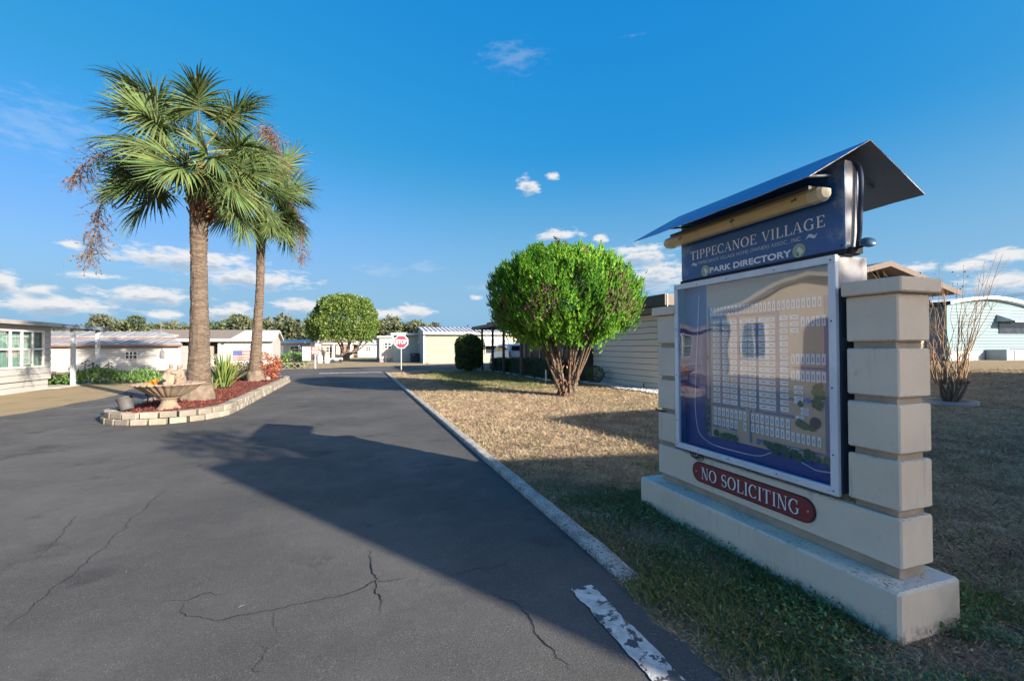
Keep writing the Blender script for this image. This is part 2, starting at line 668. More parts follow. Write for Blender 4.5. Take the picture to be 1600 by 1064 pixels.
def serif_glyph(c):
    """Roman capital, cap height 1: (list of polygons, advance)."""
    T, H, SF, st = 0.145, 0.05, 0.07, 0.045

    def stem(x, w=T, top=True, bot=True):
        g = [rect(x - w / 2, x + w / 2, 0, 1)]
        if bot:
            g.append(rect(x - w / 2 - SF, x + w / 2 + SF, 0, st))
        if top:
            g.append(rect(x - w / 2 - SF, x + w / 2 + SF, 1 - st, 1))
        return g

    def rnd(t, tg):          # thick where the stroke runs upright, thin where it runs flat
        return (0.028 + 0.05 * abs(tg[1]) ** 1.3)

    if c == 'I':
        return stem(0.2), 0.40
    if c == 'T':
        g = stem(0.4, top=False)
        g += [rect(0.04, 0.76, 1 - 0.055, 1), [(0.04, 0.76), (0.075, 0.76), (0.11, 1), (0.04, 1)], [(0.725, 0.76), (0.76, 0.76), (0.76, 1), (0.69, 1)]]
        return g, 0.80
    if c == 'L':
        g = stem(0.2)
        g += [rect(0.2, 0.68, 0, 0.055), [(0.6, 0), (0.7, 0), (0.7, 0.27), (0.665, 0.27)]]
        return g, 0.72
    if c == 'E':
        g = stem(0.2)
        g += [rect(0.2, 0.68, 0, 0.055), rect(0.2, 0.64, 0.945, 1), rect(0.2, 0.5, 0.49, 0.54), [(0.6, 0), (0.7, 0), (0.7, 0.25), (0.665, 0.25)],
              [(0.62, 0.76), (0.655, 0.76), (0.655, 1), (0.56, 1)], rect(0.48, 0.515, 0.4, 0.63)]
        return g, 0.74
    if c == 'P':
        g = stem(0.2)
        g += stroke([(0.25, 0.97)] + arc(0.4, 0.72, 0.24, 0.25, 90, -90, 12) + [(0.25, 0.47)], rnd)
        return g, 0.74
    if c == 'O':
        return stroke(arc(0.47, 0.5, 0.37, 0.475, 0, 360, 28), rnd), 0.94
    if c in 'CG':
        g = stroke(arc(0.47, 0.5, 0.37, 0.475, 48, 312, 24), rnd)
        g += [[(0.70, 0.72), (0.75, 0.68), (0.75, 1.0), (0.715, 1.0)]]
        if c == 'C':
            g += [[(0.69, 0.14), (0.72, 0.12), (0.76, 0.24), (0.74, 0.26)]]
            return g, 0.84
        g += [rect(0.67, 0.80, 0.03, 0.43), rect(0.58, 0.87, 0.40, 0.445)]
        return g, 0.94
    if c == 'S':
        pth = arc(0.35, 0.735, 0.22, 0.235, 30, 270, 14)[:-1] + arc(0.35, 0.26, 0.235, 0.24, 90, -150, 14)

        def w(t, tg):
            return 0.03 + 0.055 * math.exp(-((t - 0.5) / 0.2) ** 2) + 0.012 * abs(tg[1])
        g = stroke(pth, w)
        g += [[(0.53, 0.7), (0.565, 0.7), (0.565, 1.0), (0.54, 1.0)], [(0.105, 0), (0.13, 0), (0.14, 0.3), (0.105, 0.3)]]
        return g, 0.68
    if c == 'A':
        g = [[(0.06, 0.02), (0.115, 0.02), (0.43, 1), (0.38, 1)], [(0.38, 1), (0.62, 0.02), (0.79, 0.02), (0.46, 1)], rect(0.2, 0.66, 0.32, 0.37),
             rect(0.0, 0.22, 0, st), rect(0.53, 0.86, 0, st)]
        return g, 0.86
    if c == 'V':
        g = [[(0.05, 0.98), (0.385, 0), (0.46, 0), (0.22, 0.98)], [(0.385, 0), (0.44, 0), (0.77, 0.98), (0.71, 0.98)],
             rect(-0.02, 0.3, 1 - st, 1), rect(0.62, 0.85, 1 - st, 1)]
        return g, 0.84
    if c == 'N':
        g = [rect(0.13, 0.19, 0, 1), rect(0.71, 0.77, 0, 1), [(0.1, 1), (0.63, 0.0), (0.77, 0.0), (0.27, 1)],
             rect(0.03, 0.29, 0, st), rect(0.0, 0.2, 1 - st, 1), rect(0.61, 0.87, 1 - st, 1)]
        return g, 0.90
    return [], 0.45


def serif_text(mb, text, height, M, width, mi=0):
    x, polys = 0.0, []
    for c in text:
        g, adv = serif_glyph(c)
        polys += [[(px + x, py) for px, py in q] for q in g]
        x += adv + (0.05 if c != ' ' else 0)
    x -= 0.05
    k = width / x
    for i, q in enumerate(polys):
        z = 0.0008 + (i % 12) * 0.00012
        a = sum(q[j][0] * q[(j + 1) % len(q)][1] - q[(j + 1) % len(q)][0] * q[j][1] for j in range(len(q)))
        if a < 0:
            q = q[::-1]
        mb.add([tuple(M @ Vector(((px - x / 2) * k, (py - .5) * height, z))) for px, py in q], [tuple(range(len(q)))], mi)


def face_west(x, y, z):
    """Matrix for writing on a face that looks towards -X: text runs towards -Y, up is +Z."""
    return Matrix(((0, 0, -1, x), (-1, 0, 0, y), (0, 1, 0, z), (0, 0, 0, 1)))


def face_south(x, y, z):
    """Matrix for writing on a face that looks towards -Y: text runs towards +X."""
    return Matrix(((1, 0, 0, x), (0, 0, -1, y), (0, 1, 0, z), (0, 0, 0, 1)))

# ================================================================== GROUND AND ROADS
def grass_mat():
    mt, t, b = new_mat('dry_lawn')
    co = nd(t, 'ShaderNodeTexCoord').outputs['Object']

    def nz(s, d=5, r=0.6):
        n = nd(t, 'ShaderNodeTexNoise')
        n.inputs['Scale'].default_value = s
        n.inputs['Detail'].default_value = d
        n.inputs['Roughness'].default_value = r
        lk(t, co, n.inputs['Vector'])
        return n.outputs['Fac']
    col = mixc(t, mapr(t, nz(85, 4, .7), .35, .68), (0.335, 0.26, 0.165, 1), (0.225, 0.172, 0.11, 1))
    col = mixc(t, mapr(t, nz(1.1, 6), .47, .70), col, (0.185, 0.20, 0.09, 1))
    col = mixc(t, mapr(t, nz(0.35, 3), .48, .70), col, (0.32, 0.225, 0.145, 1))
    col = mixc(t, mth(t, 'MULTIPLY', mapr(t, nz(130, 2), .52, .7), .6), col, (0.46, 0.385, 0.28, 1))
    lk(t, col, b.inputs['Base Color'])
    b.inputs['Roughness'].default_value = 0.95
    b.inputs['Specular IOR Level'].default_value = 0.1
    bp = nd(t, 'ShaderNodeBump')
    bp.inputs['Strength'].default_value = 0.9
    bp.inputs['Distance'].default_value = 0.03
    lk(t, nz(70, 5, .75), bp.inputs['Height'])
    lk(t, bp.outputs[0], b.inputs['Normal'])
    return mt


def asphalt_mat(name, worn):
    mt, t, b = new_mat(name)
    co = nd(t, 'ShaderNodeTexCoord').outputs['Object']

    def nz(s, d=5, r=0.6, st=None):
        n = nd(t, 'ShaderNodeTexNoise')
        n.inputs['Scale'].default_value = s
        n.inputs['Detail'].default_value = d
        n.inputs['Roughness'].default_value = r
        c = co
        if st:
            v = nd(t, 'ShaderNodeVectorMath', operation='MULTIPLY')
            lk(t, co, v.inputs[0])
            v.inputs[1].default_value = st
            c = v.outputs[0]
        lk(t, c, n.inputs['Vector'])
        return n.outputs['Fac']
    col = mixc(t, mapr(t, nz(0.5, 5), .35, .7), (0.068, 0.068, 0.068, 1), (0.108, 0.106, 0.104, 1))
    col = mixc(t, mth(t, 'MULTIPLY', mapr(t, nz(0.28, 7, .68), .52, .75), worn), col, (0.15, 0.147, 0.144, 1))     # dust
    col = mixc(t, mth(t, 'MULTIPLY', mapr(t, nz(1.2, 6, .7, (1.6, .22, 1)), .52, .75), .45), col, (0.082, 0.080, 0.080, 1))   # wheel wear along the road
    col = mixc(t, mapr(t, nz(2.2, 8, .75), .58, .72), col, (0.042, 0.042, 0.043, 1))
    col = mixc(t, mth(t, 'MULTIPLY', mapr(t, nz(1.1, 3), .60, .70), .5), col, (0.034, 0.033, 0.033, 1))     # old oil stains
    grit = nz(230, 2, .8)
    col = mixc(t, mth(t, 'MULTIPLY', mapr(t, grit, .50, .74), .55), col, (0.16, 0.157, 0.152, 1))
    col = mixc(t, mth(t, 'MULTIPLY', mapr(t, grit, .48, .30), .6), col, (0.018, 0.018, 0.019, 1))
    vo = nd(t, 'ShaderNodeTexVoronoi')
    vo.inputs['Scale'].default_value = 95
    lk(t, co, vo.inputs['Vector'])
    speck = mth(t, 'MULTIPLY', mapr(t, vo.outputs['Distance'], .30, .10), mapr(t, nz(9, 4), .40, .62))
    col = mixc(t, mth(t, 'MULTIPLY', speck, .65), col, (0.27, 0.26, 0.25, 1))
    lk(t, col, b.inputs['Base Color'])
    lk(t, mapr(t, nz(3, 4), .3, .7, .62, .85), b.inputs['Roughness'])
    b.inputs['Specular IOR Level'].default_value = 0.06
    bp = nd(t, 'ShaderNodeBump')
    bp.inputs['Strength'].default_value = 0.45
    bp.inputs['Distance'].default_value = 0.0035
    lk(t, mth(t, 'ADD', nz(330, 3, .7), mth(t, 'MULTIPLY', vo.outputs['Distance'], .6)), bp.inputs['Height'])
    lk(t, bp.outputs[0], b.inputs['Normal'])
    return mt


M_lawn = grass_mat()
M_road = asphalt_mat('asphalt', 0.85)
gx = np.unique(np.concatenate([np.linspace(-2500, -60, 12), np.linspace(-60, 60, 121), np.linspace(60, 2500, 12)]))
gy = np.unique(np.concatenate([np.linspace(-400, -20, 6), np.linspace(-20, 60, 81), np.linspace(60, 4000, 14)]))
GX, GY = np.meshgrid(gx, gy)
V = np.stack([GX.ravel(), GY.ravel(), ground_z(GX, GY).ravel()], 1)
nx_, ny_ = len(gx), len(gy)
ii, jj = np.meshgrid(np.arange(nx_ - 1), np.arange(ny_ - 1))
i0 = (jj * nx_ + ii).ravel()
Q = np.stack([i0, i0 + 1, i0 + 1 + nx_, i0 + nx_], 1)
structure(np_mesh('ground', V, Q, M_lawn, smooth=True))


def left_edge(y):
    return float(np.interp(y, [-20, 11.7, 14.9, 17, 19.4, 22, 25.35], [-6.75, -6.55, -6.3, -6.6, -7.2, -8.0, -10.2])) + 0.05 * math.sin(y * 2.1) + .03 * math.sin(y * 5.3)


def right_edge(y):
    base = float(np.interp(y, [-20, 1.2, 2.3, 2.5, 23.6, 25.35], [1.30, 1.34, 1.40, 1.405, 1.405, 3.1]))
    return base + (0.025 * math.sin(y * 9) + .015 * math.sin(y * 23) if y < 2.3 else 0)


ys = np.concatenate([np.arange(-20, 0, 1.0), np.arange(0, 3, .06), np.arange(3, 25.3, .35), [25.35]])
V, Q = [], []
for y in ys:
    l, r_ = left_edge(y), right_edge(y)
    for k in range(9):
        V.append((l + (r_ - l) * k / 8, y, 0.006))
for i in range(len(ys) - 1):
    for k in range(8):
        Q.append((i * 9 + k, i * 9 + k + 1, (i + 1) * 9 + k + 1, (i + 1) * 9 + k))
structure(np_mesh('entrance_road', np.array(V), np.array(Q), M_road))
mb = MB()
xs = np.unique(np.concatenate([np.arange(-70, 71, 4.0), np.arange(-6, 12, .5)]))
vs = []
for x in xs:
    vs.append((x, 25.35, 0.006))
    vs.append((x, float(np.interp(x, [-70, -4, -2.3, .2, 4.6, 9, 70], [29.6, 29.8, 30.4, 31.4, 32.3, 34.6, 35.0])) + .06 * math.sin(x * 1.3), 0.006))
mb.add(vs, [(2 * i, 2 * i + 2, 2 * i + 3, 2 * i + 1) for i in range(len(xs) - 1)])
structure(mb.build('cross_road', M_road))

# stop line and the worn painted edge line
M_paint = pmat('worn_white_paint', (0.56, 0.56, 0.54), (0.36, 0.36, 0.35), scale=14, rough=0.7, stain=((0.06, 0.06, 0.062), 11, .515, .55), bump=.3, bscale=120)
M_paint2 = pmat('old_stop_line_paint', (0.62, 0.61, 0.60), (0.45, 0.45, 0.45), scale=5, rough=0.75, stain=((0.12, 0.12, 0.12), 5, .54, .62))
mb = MB()
mb.quad((-1.7, 24.55, .011), (1.35, 24.3, .011), (1.35, 24.62, .011), (-1.7, 24.9, .011))
structure(mb.build('stop_line', M_paint2))
vs = []
yy = np.linspace(-1.5, 2.25, 220)
for y in yy:
    j = .012 * mnoise.noise((y * 9, 1, 0)) + .012 * mnoise.noise((y * 27, 4, 0))
    vs.append((1.105 + j + .02 * (y < -9), y, .011))
    vs.append((1.232 + .012 * mnoise.noise((y * 8, 7, 0)) + .012 * mnoise.noise((y * 31, 9, 0)), y, .011))
mb = MB()
mb.add(vs, [(2 * i, 2 * i + 1, 2 * i + 3, 2 * i + 2) for i in range(len(yy) - 1)])
structure(mb.build('painted_edge_line', M_paint))

# cracks
M_crack = flat('crack_shadow', (0.020, 0.020, 0.021), rough=1.0, spec=0.05)
M_seal = flat('crack_lip', (0.11, 0.108, 0.105), rough=0.9, spec=0.1)
CRACKS = [[(-1.57, 2.81), (-1.56, 2.95), (-1.57, 3.22), (-1.57, 3.48), (-1.58, 3.68), (-1.6, 3.99), (-1.62, 4.26), (-1.66, 4.74), (-1.66, 5.11)], [(-0.99, 2.83), (-0.94, 2.85), (-0.81, 2.83), (-0.78, 2.86), (-0.6, 2.83)], [(-0.84, 2.82), (-0.82, 2.73), (-0.75, 2.64), (-0.62, 2.57), (-0.51, 2.57), (-0.4, 2.57), (-0.29, 2.59), (-0.11, 2.6), (0.03, 2.64), (0.09, 2.69), (0.26, 2.68), (0.35, 2.67)], [(-0.4, 2.57), (-0.38, 2.46), (-0.34, 2.39), (-0.35, 2.35)], [(-0.41, 2.33), (-0.37, 2.26), (-0.37, 2.2), (-0.39, 2.16), (-0.38, 2.12), (-0.34, 2.09), (-0.33, 2.05)], [(0.07, 3.15), (0.1, 3.01), (0.09, 2.86), (0.11, 2.72), (0.1, 2.57), (0.12, 2.45), (0.1, 2.35)], [(0.47, 2.6), (0.61, 2.64), (0.77, 2.62), (0.86, 2.65), (0.93, 2.73)], [(0.66, 2.35), (0.75, 2.28), (0.8, 2.22), (0.8, 2.11), (0.8, 1.98), (0.79, 1.88), (0.8, 1.82), (0.8, 1.77), (0.83, 1.72), (0.84, 1.64)], [(-1.22, 6.12), (-1.29, 6.6), (-1.26, 7.54)], [(-1.9, 3.73), (-1.94, 4.01), (-2.1, 4.56)]]
mbc, mbl = MB(), MB()
for ci, pl in enumerate(CRACKS):
    pts = []
    for (a, b) in zip(pl[:-1], pl[1:]):
        n = max(3, int(math.dist(a, b) / 0.012))
        for k in range(n):
            s = k / n
            pts.append((a[0] + (b[0] - a[0]) * s, a[1] + (b[1] - a[1]) * s))
    pts.append(pl[-1])
    for mbx, off, z, w0 in ((mbc, 0.0, .0102, .0021), (mbl, .003, .0087, .0030)):
        vs = []
        for i, p in enumerate(pts):
            a, b = pts[max(i - 1, 0)], pts[min(i + 1, len(pts) - 1)]
            tx, ty = b[0] - a[0], b[1] - a[1]
            l = math.hypot(tx, ty) or 1
            nx, ny = -ty / l, tx / l
            j = .030 * mnoise.noise((p[0] * 7, p[1] * 7, ci)) + .016 * mnoise.noise((p[0] * 22, p[1] * 22, ci)) + .009 * mnoise.noise((p[0] * 60, p[1] * 60, ci)) + off
            w = w0 * (0.55 + 1.0 * abs(mnoise.noise((p[0] * 5, p[1] * 5, ci + 9)))) * (min(1, i / 14, (len(pts) - 1 - i) / 14) + .05)
            vs.append((p[0] + nx * (j - w), p[1] + ny * (j - w), z))
            vs.append((p[0] + nx * (j + w), p[1] + ny * (j + w), z))
        mbx.add(vs, [(2 * i, 2 * i + 1, 2 * i + 3, 2 * i + 2) for i in range(len(pts) - 1)])
structure(mbc.build('road_cracks', M_crack))
structure(mbl.build('road_crack_lips', M_seal))

# kerb beside the lawn
M_kerb = pmat('old_concrete_kerb', (0.42, 0.395, 0.355), (0.27, 0.255, 0.235), scale=7, rough=.9, stain=((0.07, 0.066, 0.06), 55, .53, .585), bump=.7, bscale=70)
kerb_cut = [2.22, 4.9, 7.95, 11.0, 14.05, 17.1, 20.1, 23.6]
for i, (a, b) in enumerate(zip(kerb_cut[:-1], kerb_cut[1:])):
    mb = MB()
    n = 14
    prof = [(1.405, -0.03), (1.408, .034), (1.416, .047), (1.43, .052), (1.495, .052), (1.515, .046), (1.525, -0.03)]
    vs, fs = [], []
    for k in range(n + 1):
        y = a + .004 + (b - a - .008) * k / n
        fall = 1.0
        if i == 0:
            fall = min(1.0, 0.25 + (y - 2.22) / .45)
        for (x, z) in prof:
            wz = .006 * mnoise.noise((x * 8, y * 2.5, 1)) + .004 * mnoise.noise((x * 20, y * 11, 3))
            vs.append((x + wz * .6 + (.07 * (1 - fall) if x > 1.45 else 0) * .3, y, (z * fall if z > 0 else z) + (wz if z > 0 else 0)))
    m_ = len(prof)
    for k in range(n):
        for q in range(m_ - 1):
            fs.append((k * m_ + q, k * m_ + q + 1, (k + 1) * m_ + q + 1, (k + 1) * m_ + q))
    fs += [tuple(range(m_)), tuple(range(n * m_, n * m_ + m_))[::-1]]
    mb.add(vs, fs)
    structure(mb.build('kerb', M_kerb))

# ================================================================== DIRECTORY SIGN
SG = thing('directory_sign', 'tall beige stucco park directory sign with a glazed map case and blue gabled header', 'sign', (2.48, 2.30, 0))
M_stucco = pmat('beige_stucco', (0.76, 0.635, 0.505), (0.69, 0.575, 0.455), scale=2.2, rough=.92, bump=.22, bscale=240, spec=.2, stain=((0.52, 0.455, 0.39), 5, .60, .78))


def stucco_block_mat():
    """Stucco whose upper faces carry dark mildew specks."""
    mt, t, b = new_mat('weathered_stucco')
    co = nd(t, 'ShaderNodeTexCoord').outputs['Object']

    def nz(s, d=5, r=0.6):
        n = nd(t, 'ShaderNodeTexNoise')
        n.inputs['Scale'].default_value = s
        n.inputs['Detail'].default_value = d
        n.inputs['Roughness'].default_value = r
        lk(t, co, n.inputs['Vector'])
        return n.outputs['Fac']
    col = mixc(t, mapr(t, nz(2.2), .35, .65), (0.76, 0.63, 0.495, 1), (0.69, 0.57, 0.445, 1))
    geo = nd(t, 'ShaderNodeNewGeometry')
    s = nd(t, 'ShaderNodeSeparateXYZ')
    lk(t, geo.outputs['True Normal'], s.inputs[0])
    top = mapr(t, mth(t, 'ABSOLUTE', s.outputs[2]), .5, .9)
    spots = mth(t, 'MULTIPLY', mapr(t, nz(60, 6, .75), .525, .575), mapr(t, nz(3.5, 3), .36, .56))
    col = mixc(t, mth(t, 'MULTIPLY', mth(t, 'MULTIPLY', top, spots), .9), col, (0.035, 0.033, 0.03, 1))
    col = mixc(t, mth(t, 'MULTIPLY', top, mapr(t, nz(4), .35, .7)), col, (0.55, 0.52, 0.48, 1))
    grime = mth(t, 'MULTIPLY', mapr(t, nz(8, 8, .75), .60, .74), .45)
    col = mixc(t, grime, col, (0.38, 0.33, 0.28, 1))
    sp = nd(t, 'ShaderNodeSeparateXYZ')
    lk(t, co, sp.inputs[0])
    splash = mth(t, 'MULTIPLY', mapr(t, sp.outputs[2], .10, .0), mapr(t, nz(26, 7, .75), .44, .62))       # soil thrown up by rain
    col = mixc(t, mth(t, 'MULTIPLY', splash, .75), col, (0.16, 0.115, 0.08, 1))
    st = nd(t, 'ShaderNodeVectorMath', operation='MULTIPLY')
    lk(t, co, st.inputs[0])
    st.inputs[1].default_value = (1, 1, .12)
    dn = nd(t, 'ShaderNodeTexNoise')
    dn.inputs['Scale'].default_value = 19
    dn.inputs['Detail'].default_value = 6
    lk(t, st.outputs[0], dn.inputs['Vector'])
    col = mixc(t, mth(t, 'MULTIPLY', mapr(t, dn.outputs['Fac'], .60, .76), .38), col, (0.33, 0.29, 0.25, 1))      # drip stains
    lk(t, col, b.inputs['Base Color'])
    b.inputs['Roughness'].default_value = .92
    b.inputs['Specular IOR Level'].default_value = .2
    bp = nd(t, 'ShaderNodeBump')
    bp.inputs['Strength'].default_value = .42
    bp.inputs['Distance'].default_value = .01
    lk(t, nz(170), bp.inputs['Height'])
    lk(t, bp.outputs[0], b.inputs['Normal'])
    return mt


M_stw = stucco_block_mat()
M_joint = pmat('joint_stucco', (0.42, 0.33, 0.25), (0.33, 0.265, 0.205), scale=9, rough=.95, bump=.3, bscale=150)
mb = MB().box(2.266, 2.696, 1.352, 3.282, -.02, .226, bev=.012)
mb.build('plinth', M_stw, SG)
mb = MB().box(2.385, 2.615, 1.412, 3.195, .281, .513, bev=.008)
mb.build('base_course', M_stw, SG)
mb = MB().box(2.41, 2.59, 1.437, 3.17, .228, .279)
mb.build('joint_core', M_joint, SG)
Z = [(.549, .779), (.813, 1.043), (1.077, 1.307), (1.342, 1.568)]
for (ya, yb) in ((1.412, 1.651), (2.975, 3.195)):
    src = None
    for i, (a, b) in enumerate(Z):
        MB().box(2.385, 2.615, ya, yb, a, b, bev=.007).build('pillar_block', M_stw, SG)
    MB().box(2.41, 2.59, ya + .025, yb - .022, .515, 1.565).build('pillar_core', M_joint, SG)
    MB().box(2.353, 2.647, ya - .033, yb + .003 if ya < 2 else yb + .033, 1.57, 1.640, bev=.006).build('pillar_cap', M_stw, SG)

# ---- glazed case
M_frame = pmat('worn_aluminium_frame', (0.66, 0.69, 0.74), (0.56, 0.60, 0.66), scale=4, rough=.5, metal=.15, stain=((0.28, 0.28, 0.3), 22, .62, .72))
M_caseside = pmat('painted_case_side', (0.42, 0.40, 0.40), (0.30, 0.31, 0.34), scale=5, rough=.75, spec=.25, stain=((0.25, 0.23, 0.24), 7, .50, .66), stretch=(1, 1, .35))
M_case_in = pmat('blue_case_lining', (0.03, 0.19, 0.46), (0.02, 0.12, 0.34), scale=5, rough=.5)
M_dark = flat('dark_seam', (0.02, 0.022, 0.026), rough=.9)
FX0, FX1, FY0, FY1, FZ0, FZ1 = 2.362, 2.388, 1.685, 2.953, .538, 1.797
W = .042
mb = MB()
mb.box(FX0, FX1, FY0, FY1, FZ0, FZ0 + W, bev=.003).box(FX0, FX1, FY0, FY1, FZ1 - W, FZ1, bev=.003)
mb.box(FX0 + .0004, FX1, FY0, FY0 + W, FZ0 + W, FZ1 - W, bev=.003).box(FX0 + .0004, FX1, FY1 - W, FY1, FZ0 + W, FZ1 - W, bev=.003)
fr = mb.build('case_frame', M_frame, SG)
for y, z in [(y, z) for y in (1.71, 2.05, 2.42, 2.70, 2.93) for z in (FZ0 + .025, FZ1 - .025)] + [(y, z) for z in (.75, 1.1, 1.45) for y in (1.71, 2.93)]:
    MB().tube([(FX0 - .002, y, z), (FX0 + .002, y, z)], .0045, n=8).build('screw_head', M_dark, fr)
mb = MB()                                   # box behind the frame: sides, top, bottom, back
mb.box(FX1 + .001, 2.60, FY0 + .006, FY0 + .02, FZ0 + .01, FZ1 - .004, mi=0)
mb.box(FX1 + .001, 2.60, FY1 - .02, FY1 - .006, FZ0 + .01, FZ1 - .004, mi=0)
mb.box(FX1 + .001, 2.60, FY0 + .021, FY1 - .021, FZ1 - .018, FZ1 - .004, mi=0)
mb.box(FX1 + .001, 2.60, FY0 + .021, FY1 - .021, FZ0 + .01, FZ0 + .024, mi=0)
mb.box(2.60, 2.61, FY0 + .006, FY1 - .006, FZ0 + .01, FZ1 - .004, mi=0)
case = mb.build('map_case', [M_caseside], SG)
M_seal2 = pmat('blackened_side_strip', (0.035, 0.05, 0.08), (0.11, 0.12, 0.14), scale=9, rough=.7, stretch=(1, 1, .3), lo=.5, hi=.7)
MB().box(FX1 + .002, 2.598, FY0 - .004, FY0 + .0055, FZ0 + .012, 1.62).build('side_strip', M_seal2, case)
mb = MB()
e = .001
mb.quad((FX1 + .003, FY1 - .021, FZ0 + .026), (2.442, FY1 - .021, FZ0 + .026), (2.442, FY1 - .021, FZ1 - .02), (FX1 + .003, FY1 - .021, FZ1 - .02))
mb.quad((FX1 + .003, FY0 + .022, FZ0 + .026), (FX1 + .003, FY0 + .022, FZ1 - .02), (2.442, FY0 + .022, FZ1 - .02), (2.442, FY0 + .022, FZ0 + .026))
mb.quad((FX1 + .003, FY0 + .023, FZ0 + .026), (2.442, FY0 + .023, FZ0 + .026), (2.442, FY1 - .022, FZ0 + .026), (FX1 + .003, FY1 - .022, FZ0 + .026))
mb.quad((FX1 + .003, FY0 + .023, FZ1 - .02), (FX1 + .003, FY1 - .022, FZ1 - .02), (2.442, FY1 - .022, FZ1 - .02), (2.442, FY0 + .023, FZ1 - .02))
mb.build('case_lining', M_case_in, case)
MB().box(2.372, 2.376, FY0 + W - .004, FY1 - W + .004, FZ0 + W - .004, FZ1 - W + .004).build('glass_pane', glass_mat('case_glass', tint=(.98, .99, 1.0), ior=1.72, wav=.05, wscale=2.6), SG)
# ---- the map on the back board
M_bd = flat('map_blue_border', (0.012, 0.06, 0.27), rough=.5)
M_tan = pmat('map_tan_paper', (0.60, 0.44, 0.30), (0.55, 0.41, 0.29), scale=3, rough=.7)
M_mroad = flat('map_road_ink', (0.17, 0.20, 0.33), rough=.7)
M_lot = flat('map_white_ink', (0.88, 0.90, 0.92), rough=.7)
M_lotink = flat('map_lettering_ink', (0.25, 0.28, 0.38), rough=.7)
M_mtree = pmat('map_tree_ink', (0.015, 0.075, 0.045), (0.05, 0.16, 0.08), scale=90, rough=.7)
M_pool = flat('map_pool_ink', (0.04, 0.22, 0.62), rough=.6)
M_navy = flat('map_lake_ink', (0.008, 0.02, 0.07), rough=.6)
BX = 2.442
board = MB().box(BX, BX + .012, FY0 + .024, FY1 - .024, FZ0 + .027, FZ1 - .021).build('map_board', M_bd, SG)


def flatrect(mb, ya, yb, za, zb, x, mi=0):
    mb.quad((x, yb, za), (x, ya, za), (x, ya, zb), (x, yb, zb), mi)


mb = MB()
flatrect(mb, 1.712, 2.69, .672, 1.76, BX - .001)
mb.build('map_paper', M_tan, board)
mb = MB()
for y0, y1, z0, z1 in ((2.652, 2.675, .66, 1.60), (2.543, 2.556, .905, 1.53), (2.388, 2.411, .905, 1.53), (2.238, 2.262, .905, 1.53), (2.086, 2.112, .905, 1.60),
                       (1.99, 2.652, .893, .912), (2.112, 2.64, 1.512, 1.532), (1.775, 1.806, .70, 1.60), (2.295, 2.315, .69, .893),
                       (1.775, 2.26, .71, .727), (2.23, 2.26, .69, .711), (1.80, 2.086, 1.185, 1.20), (1.80, 2.086, 1.0, 1.012), (2.42, 2.64, .745, .757)):
    flatrect(mb, y0, y1, z0, z1, BX - .0018 - .00012 * len(mb.f))
mb.build('map_roads', M_mroad, board)
mb, mk = MB(), MB()


def lot(y, z, w, h):
    flatrect(mb, y - w / 2, y + w / 2, z - h / 2, z + h / 2, BX - .005)
    if w > h:
        flatrect(mk, y - w * .34, y + w * .18, z - h * .10, z + h * .12, BX - .0058)
    else:
        flatrect(mk, y - w * .12, y + w * .14, z - h * .3, z + h * .2, BX - .0058)


for yc in (2.595, 2.51, 2.44, 2.355, 2.287, 2.205, 2.145):
    for k in range(15):
        lot(yc, .935 + k * .0392, .060, .026)
for yc in (2.055, 1.985):
    for k in range(15 if yc > 2.02 else 3):
        lot(yc, .94 + (k if yc > 2.02 else k + 12) * .0392, .056, .026)
for k in range(8):
    lot(2.61 - k * .0372, .857, .025, .056)
    if k != 6:
        lot(2.61 - k * .0372, .787, .025, .056)
    lot(2.287 - k * .0362, .857, .025, .056)
    lot(2.287 - k * .0362, .79, .025, .056)
for k in range(6):
    lot(2.0 - k * .032, .785, .02, .055)
for k in range(7):
    lot(1.995 - k * .031, 1.245, .024, .06)
    lot(1.995 - k * .031, 1.147, .024, .06)
for k in range(5):
    lot(1.93 - k * .031, 1.46, .023, .06)
for k in range(26):
    lot(2.64 - k * .0325, 1.567, .023, .058)
for z in (1.078, 1.05, 1.016, .994):
    lot(1.962, z, .058, .02)
for z in (.955, .932):
    lot(1.925, z, .05, .018)
lot(1.955, .905, .05, .018)
stuff(mb.build('map_lots', M_lot, board))
stuff(mk.build('map_lot_numbers', M_lotink, board))
mb = MB()


def disc(mb, y, z, r, x, mi=0, n=12, wob=0.0):
    vs = [(x, y - r * (1 + wob * math.sin(3 * a + y * 50)) * math.cos(a), z + r * (1 + wob * math.cos(4 * a + z * 70)) * math.sin(a)) for a in [2 * math.pi * k / n for k in range(n)]]
    mb.add(vs, [tuple(range(n))], mi)


trs = [(1.852, 1.085, .022), (1.83, 1.098, .018), (1.862, 1.06, .02), (1.828, 1.062, .024), (1.845, 1.03, .022), (1.815, 1.035, .016), (1.858, 1.005, .023), (1.833, .992, .02), (1.865, .985, .015), (1.84, .975, .017),
       (1.95, .985, .018), (1.955, .872, .028), (1.925, .862, .026), (1.90, .858, .018), (1.885, .85, .014), (1.87, .85, .012)]
trs += [(2.688 - .004 * (k % 2), .71 + k * .042, .02) for k in range(6)] + [(2.69, 1.24, .02)]
trs += [(2.60, .702, .026), (2.545, .69, .022), (2.52, .70, .02), (2.49, .695, .028), (2.462, .70, .02), (2.43, .694, .024)]
trs += [(2.19, .71, .018), (2.16, .70, .024), (2.11, .71, .02), (2.08, .70, .026), (2.05, .702, .022), (2.04, .675, .024), (1.99, .69, .026), (1.965, .672, .028), (1.90, .70, .036), (1.845, .69, .018), (1.79, .69, .028), (2.12, .672, .022)]
for k, (y, z, r) in enumerate(trs):
    disc(mb, y, z, r, BX - .0065 - .0001 * k, 0, 12, .12)
disc(mb, 1.862, .889, .033, BX - .006, 1, 20)
flatrect(mb, 1.897, 1.918, .992, 1.024, BX - .006, 2)
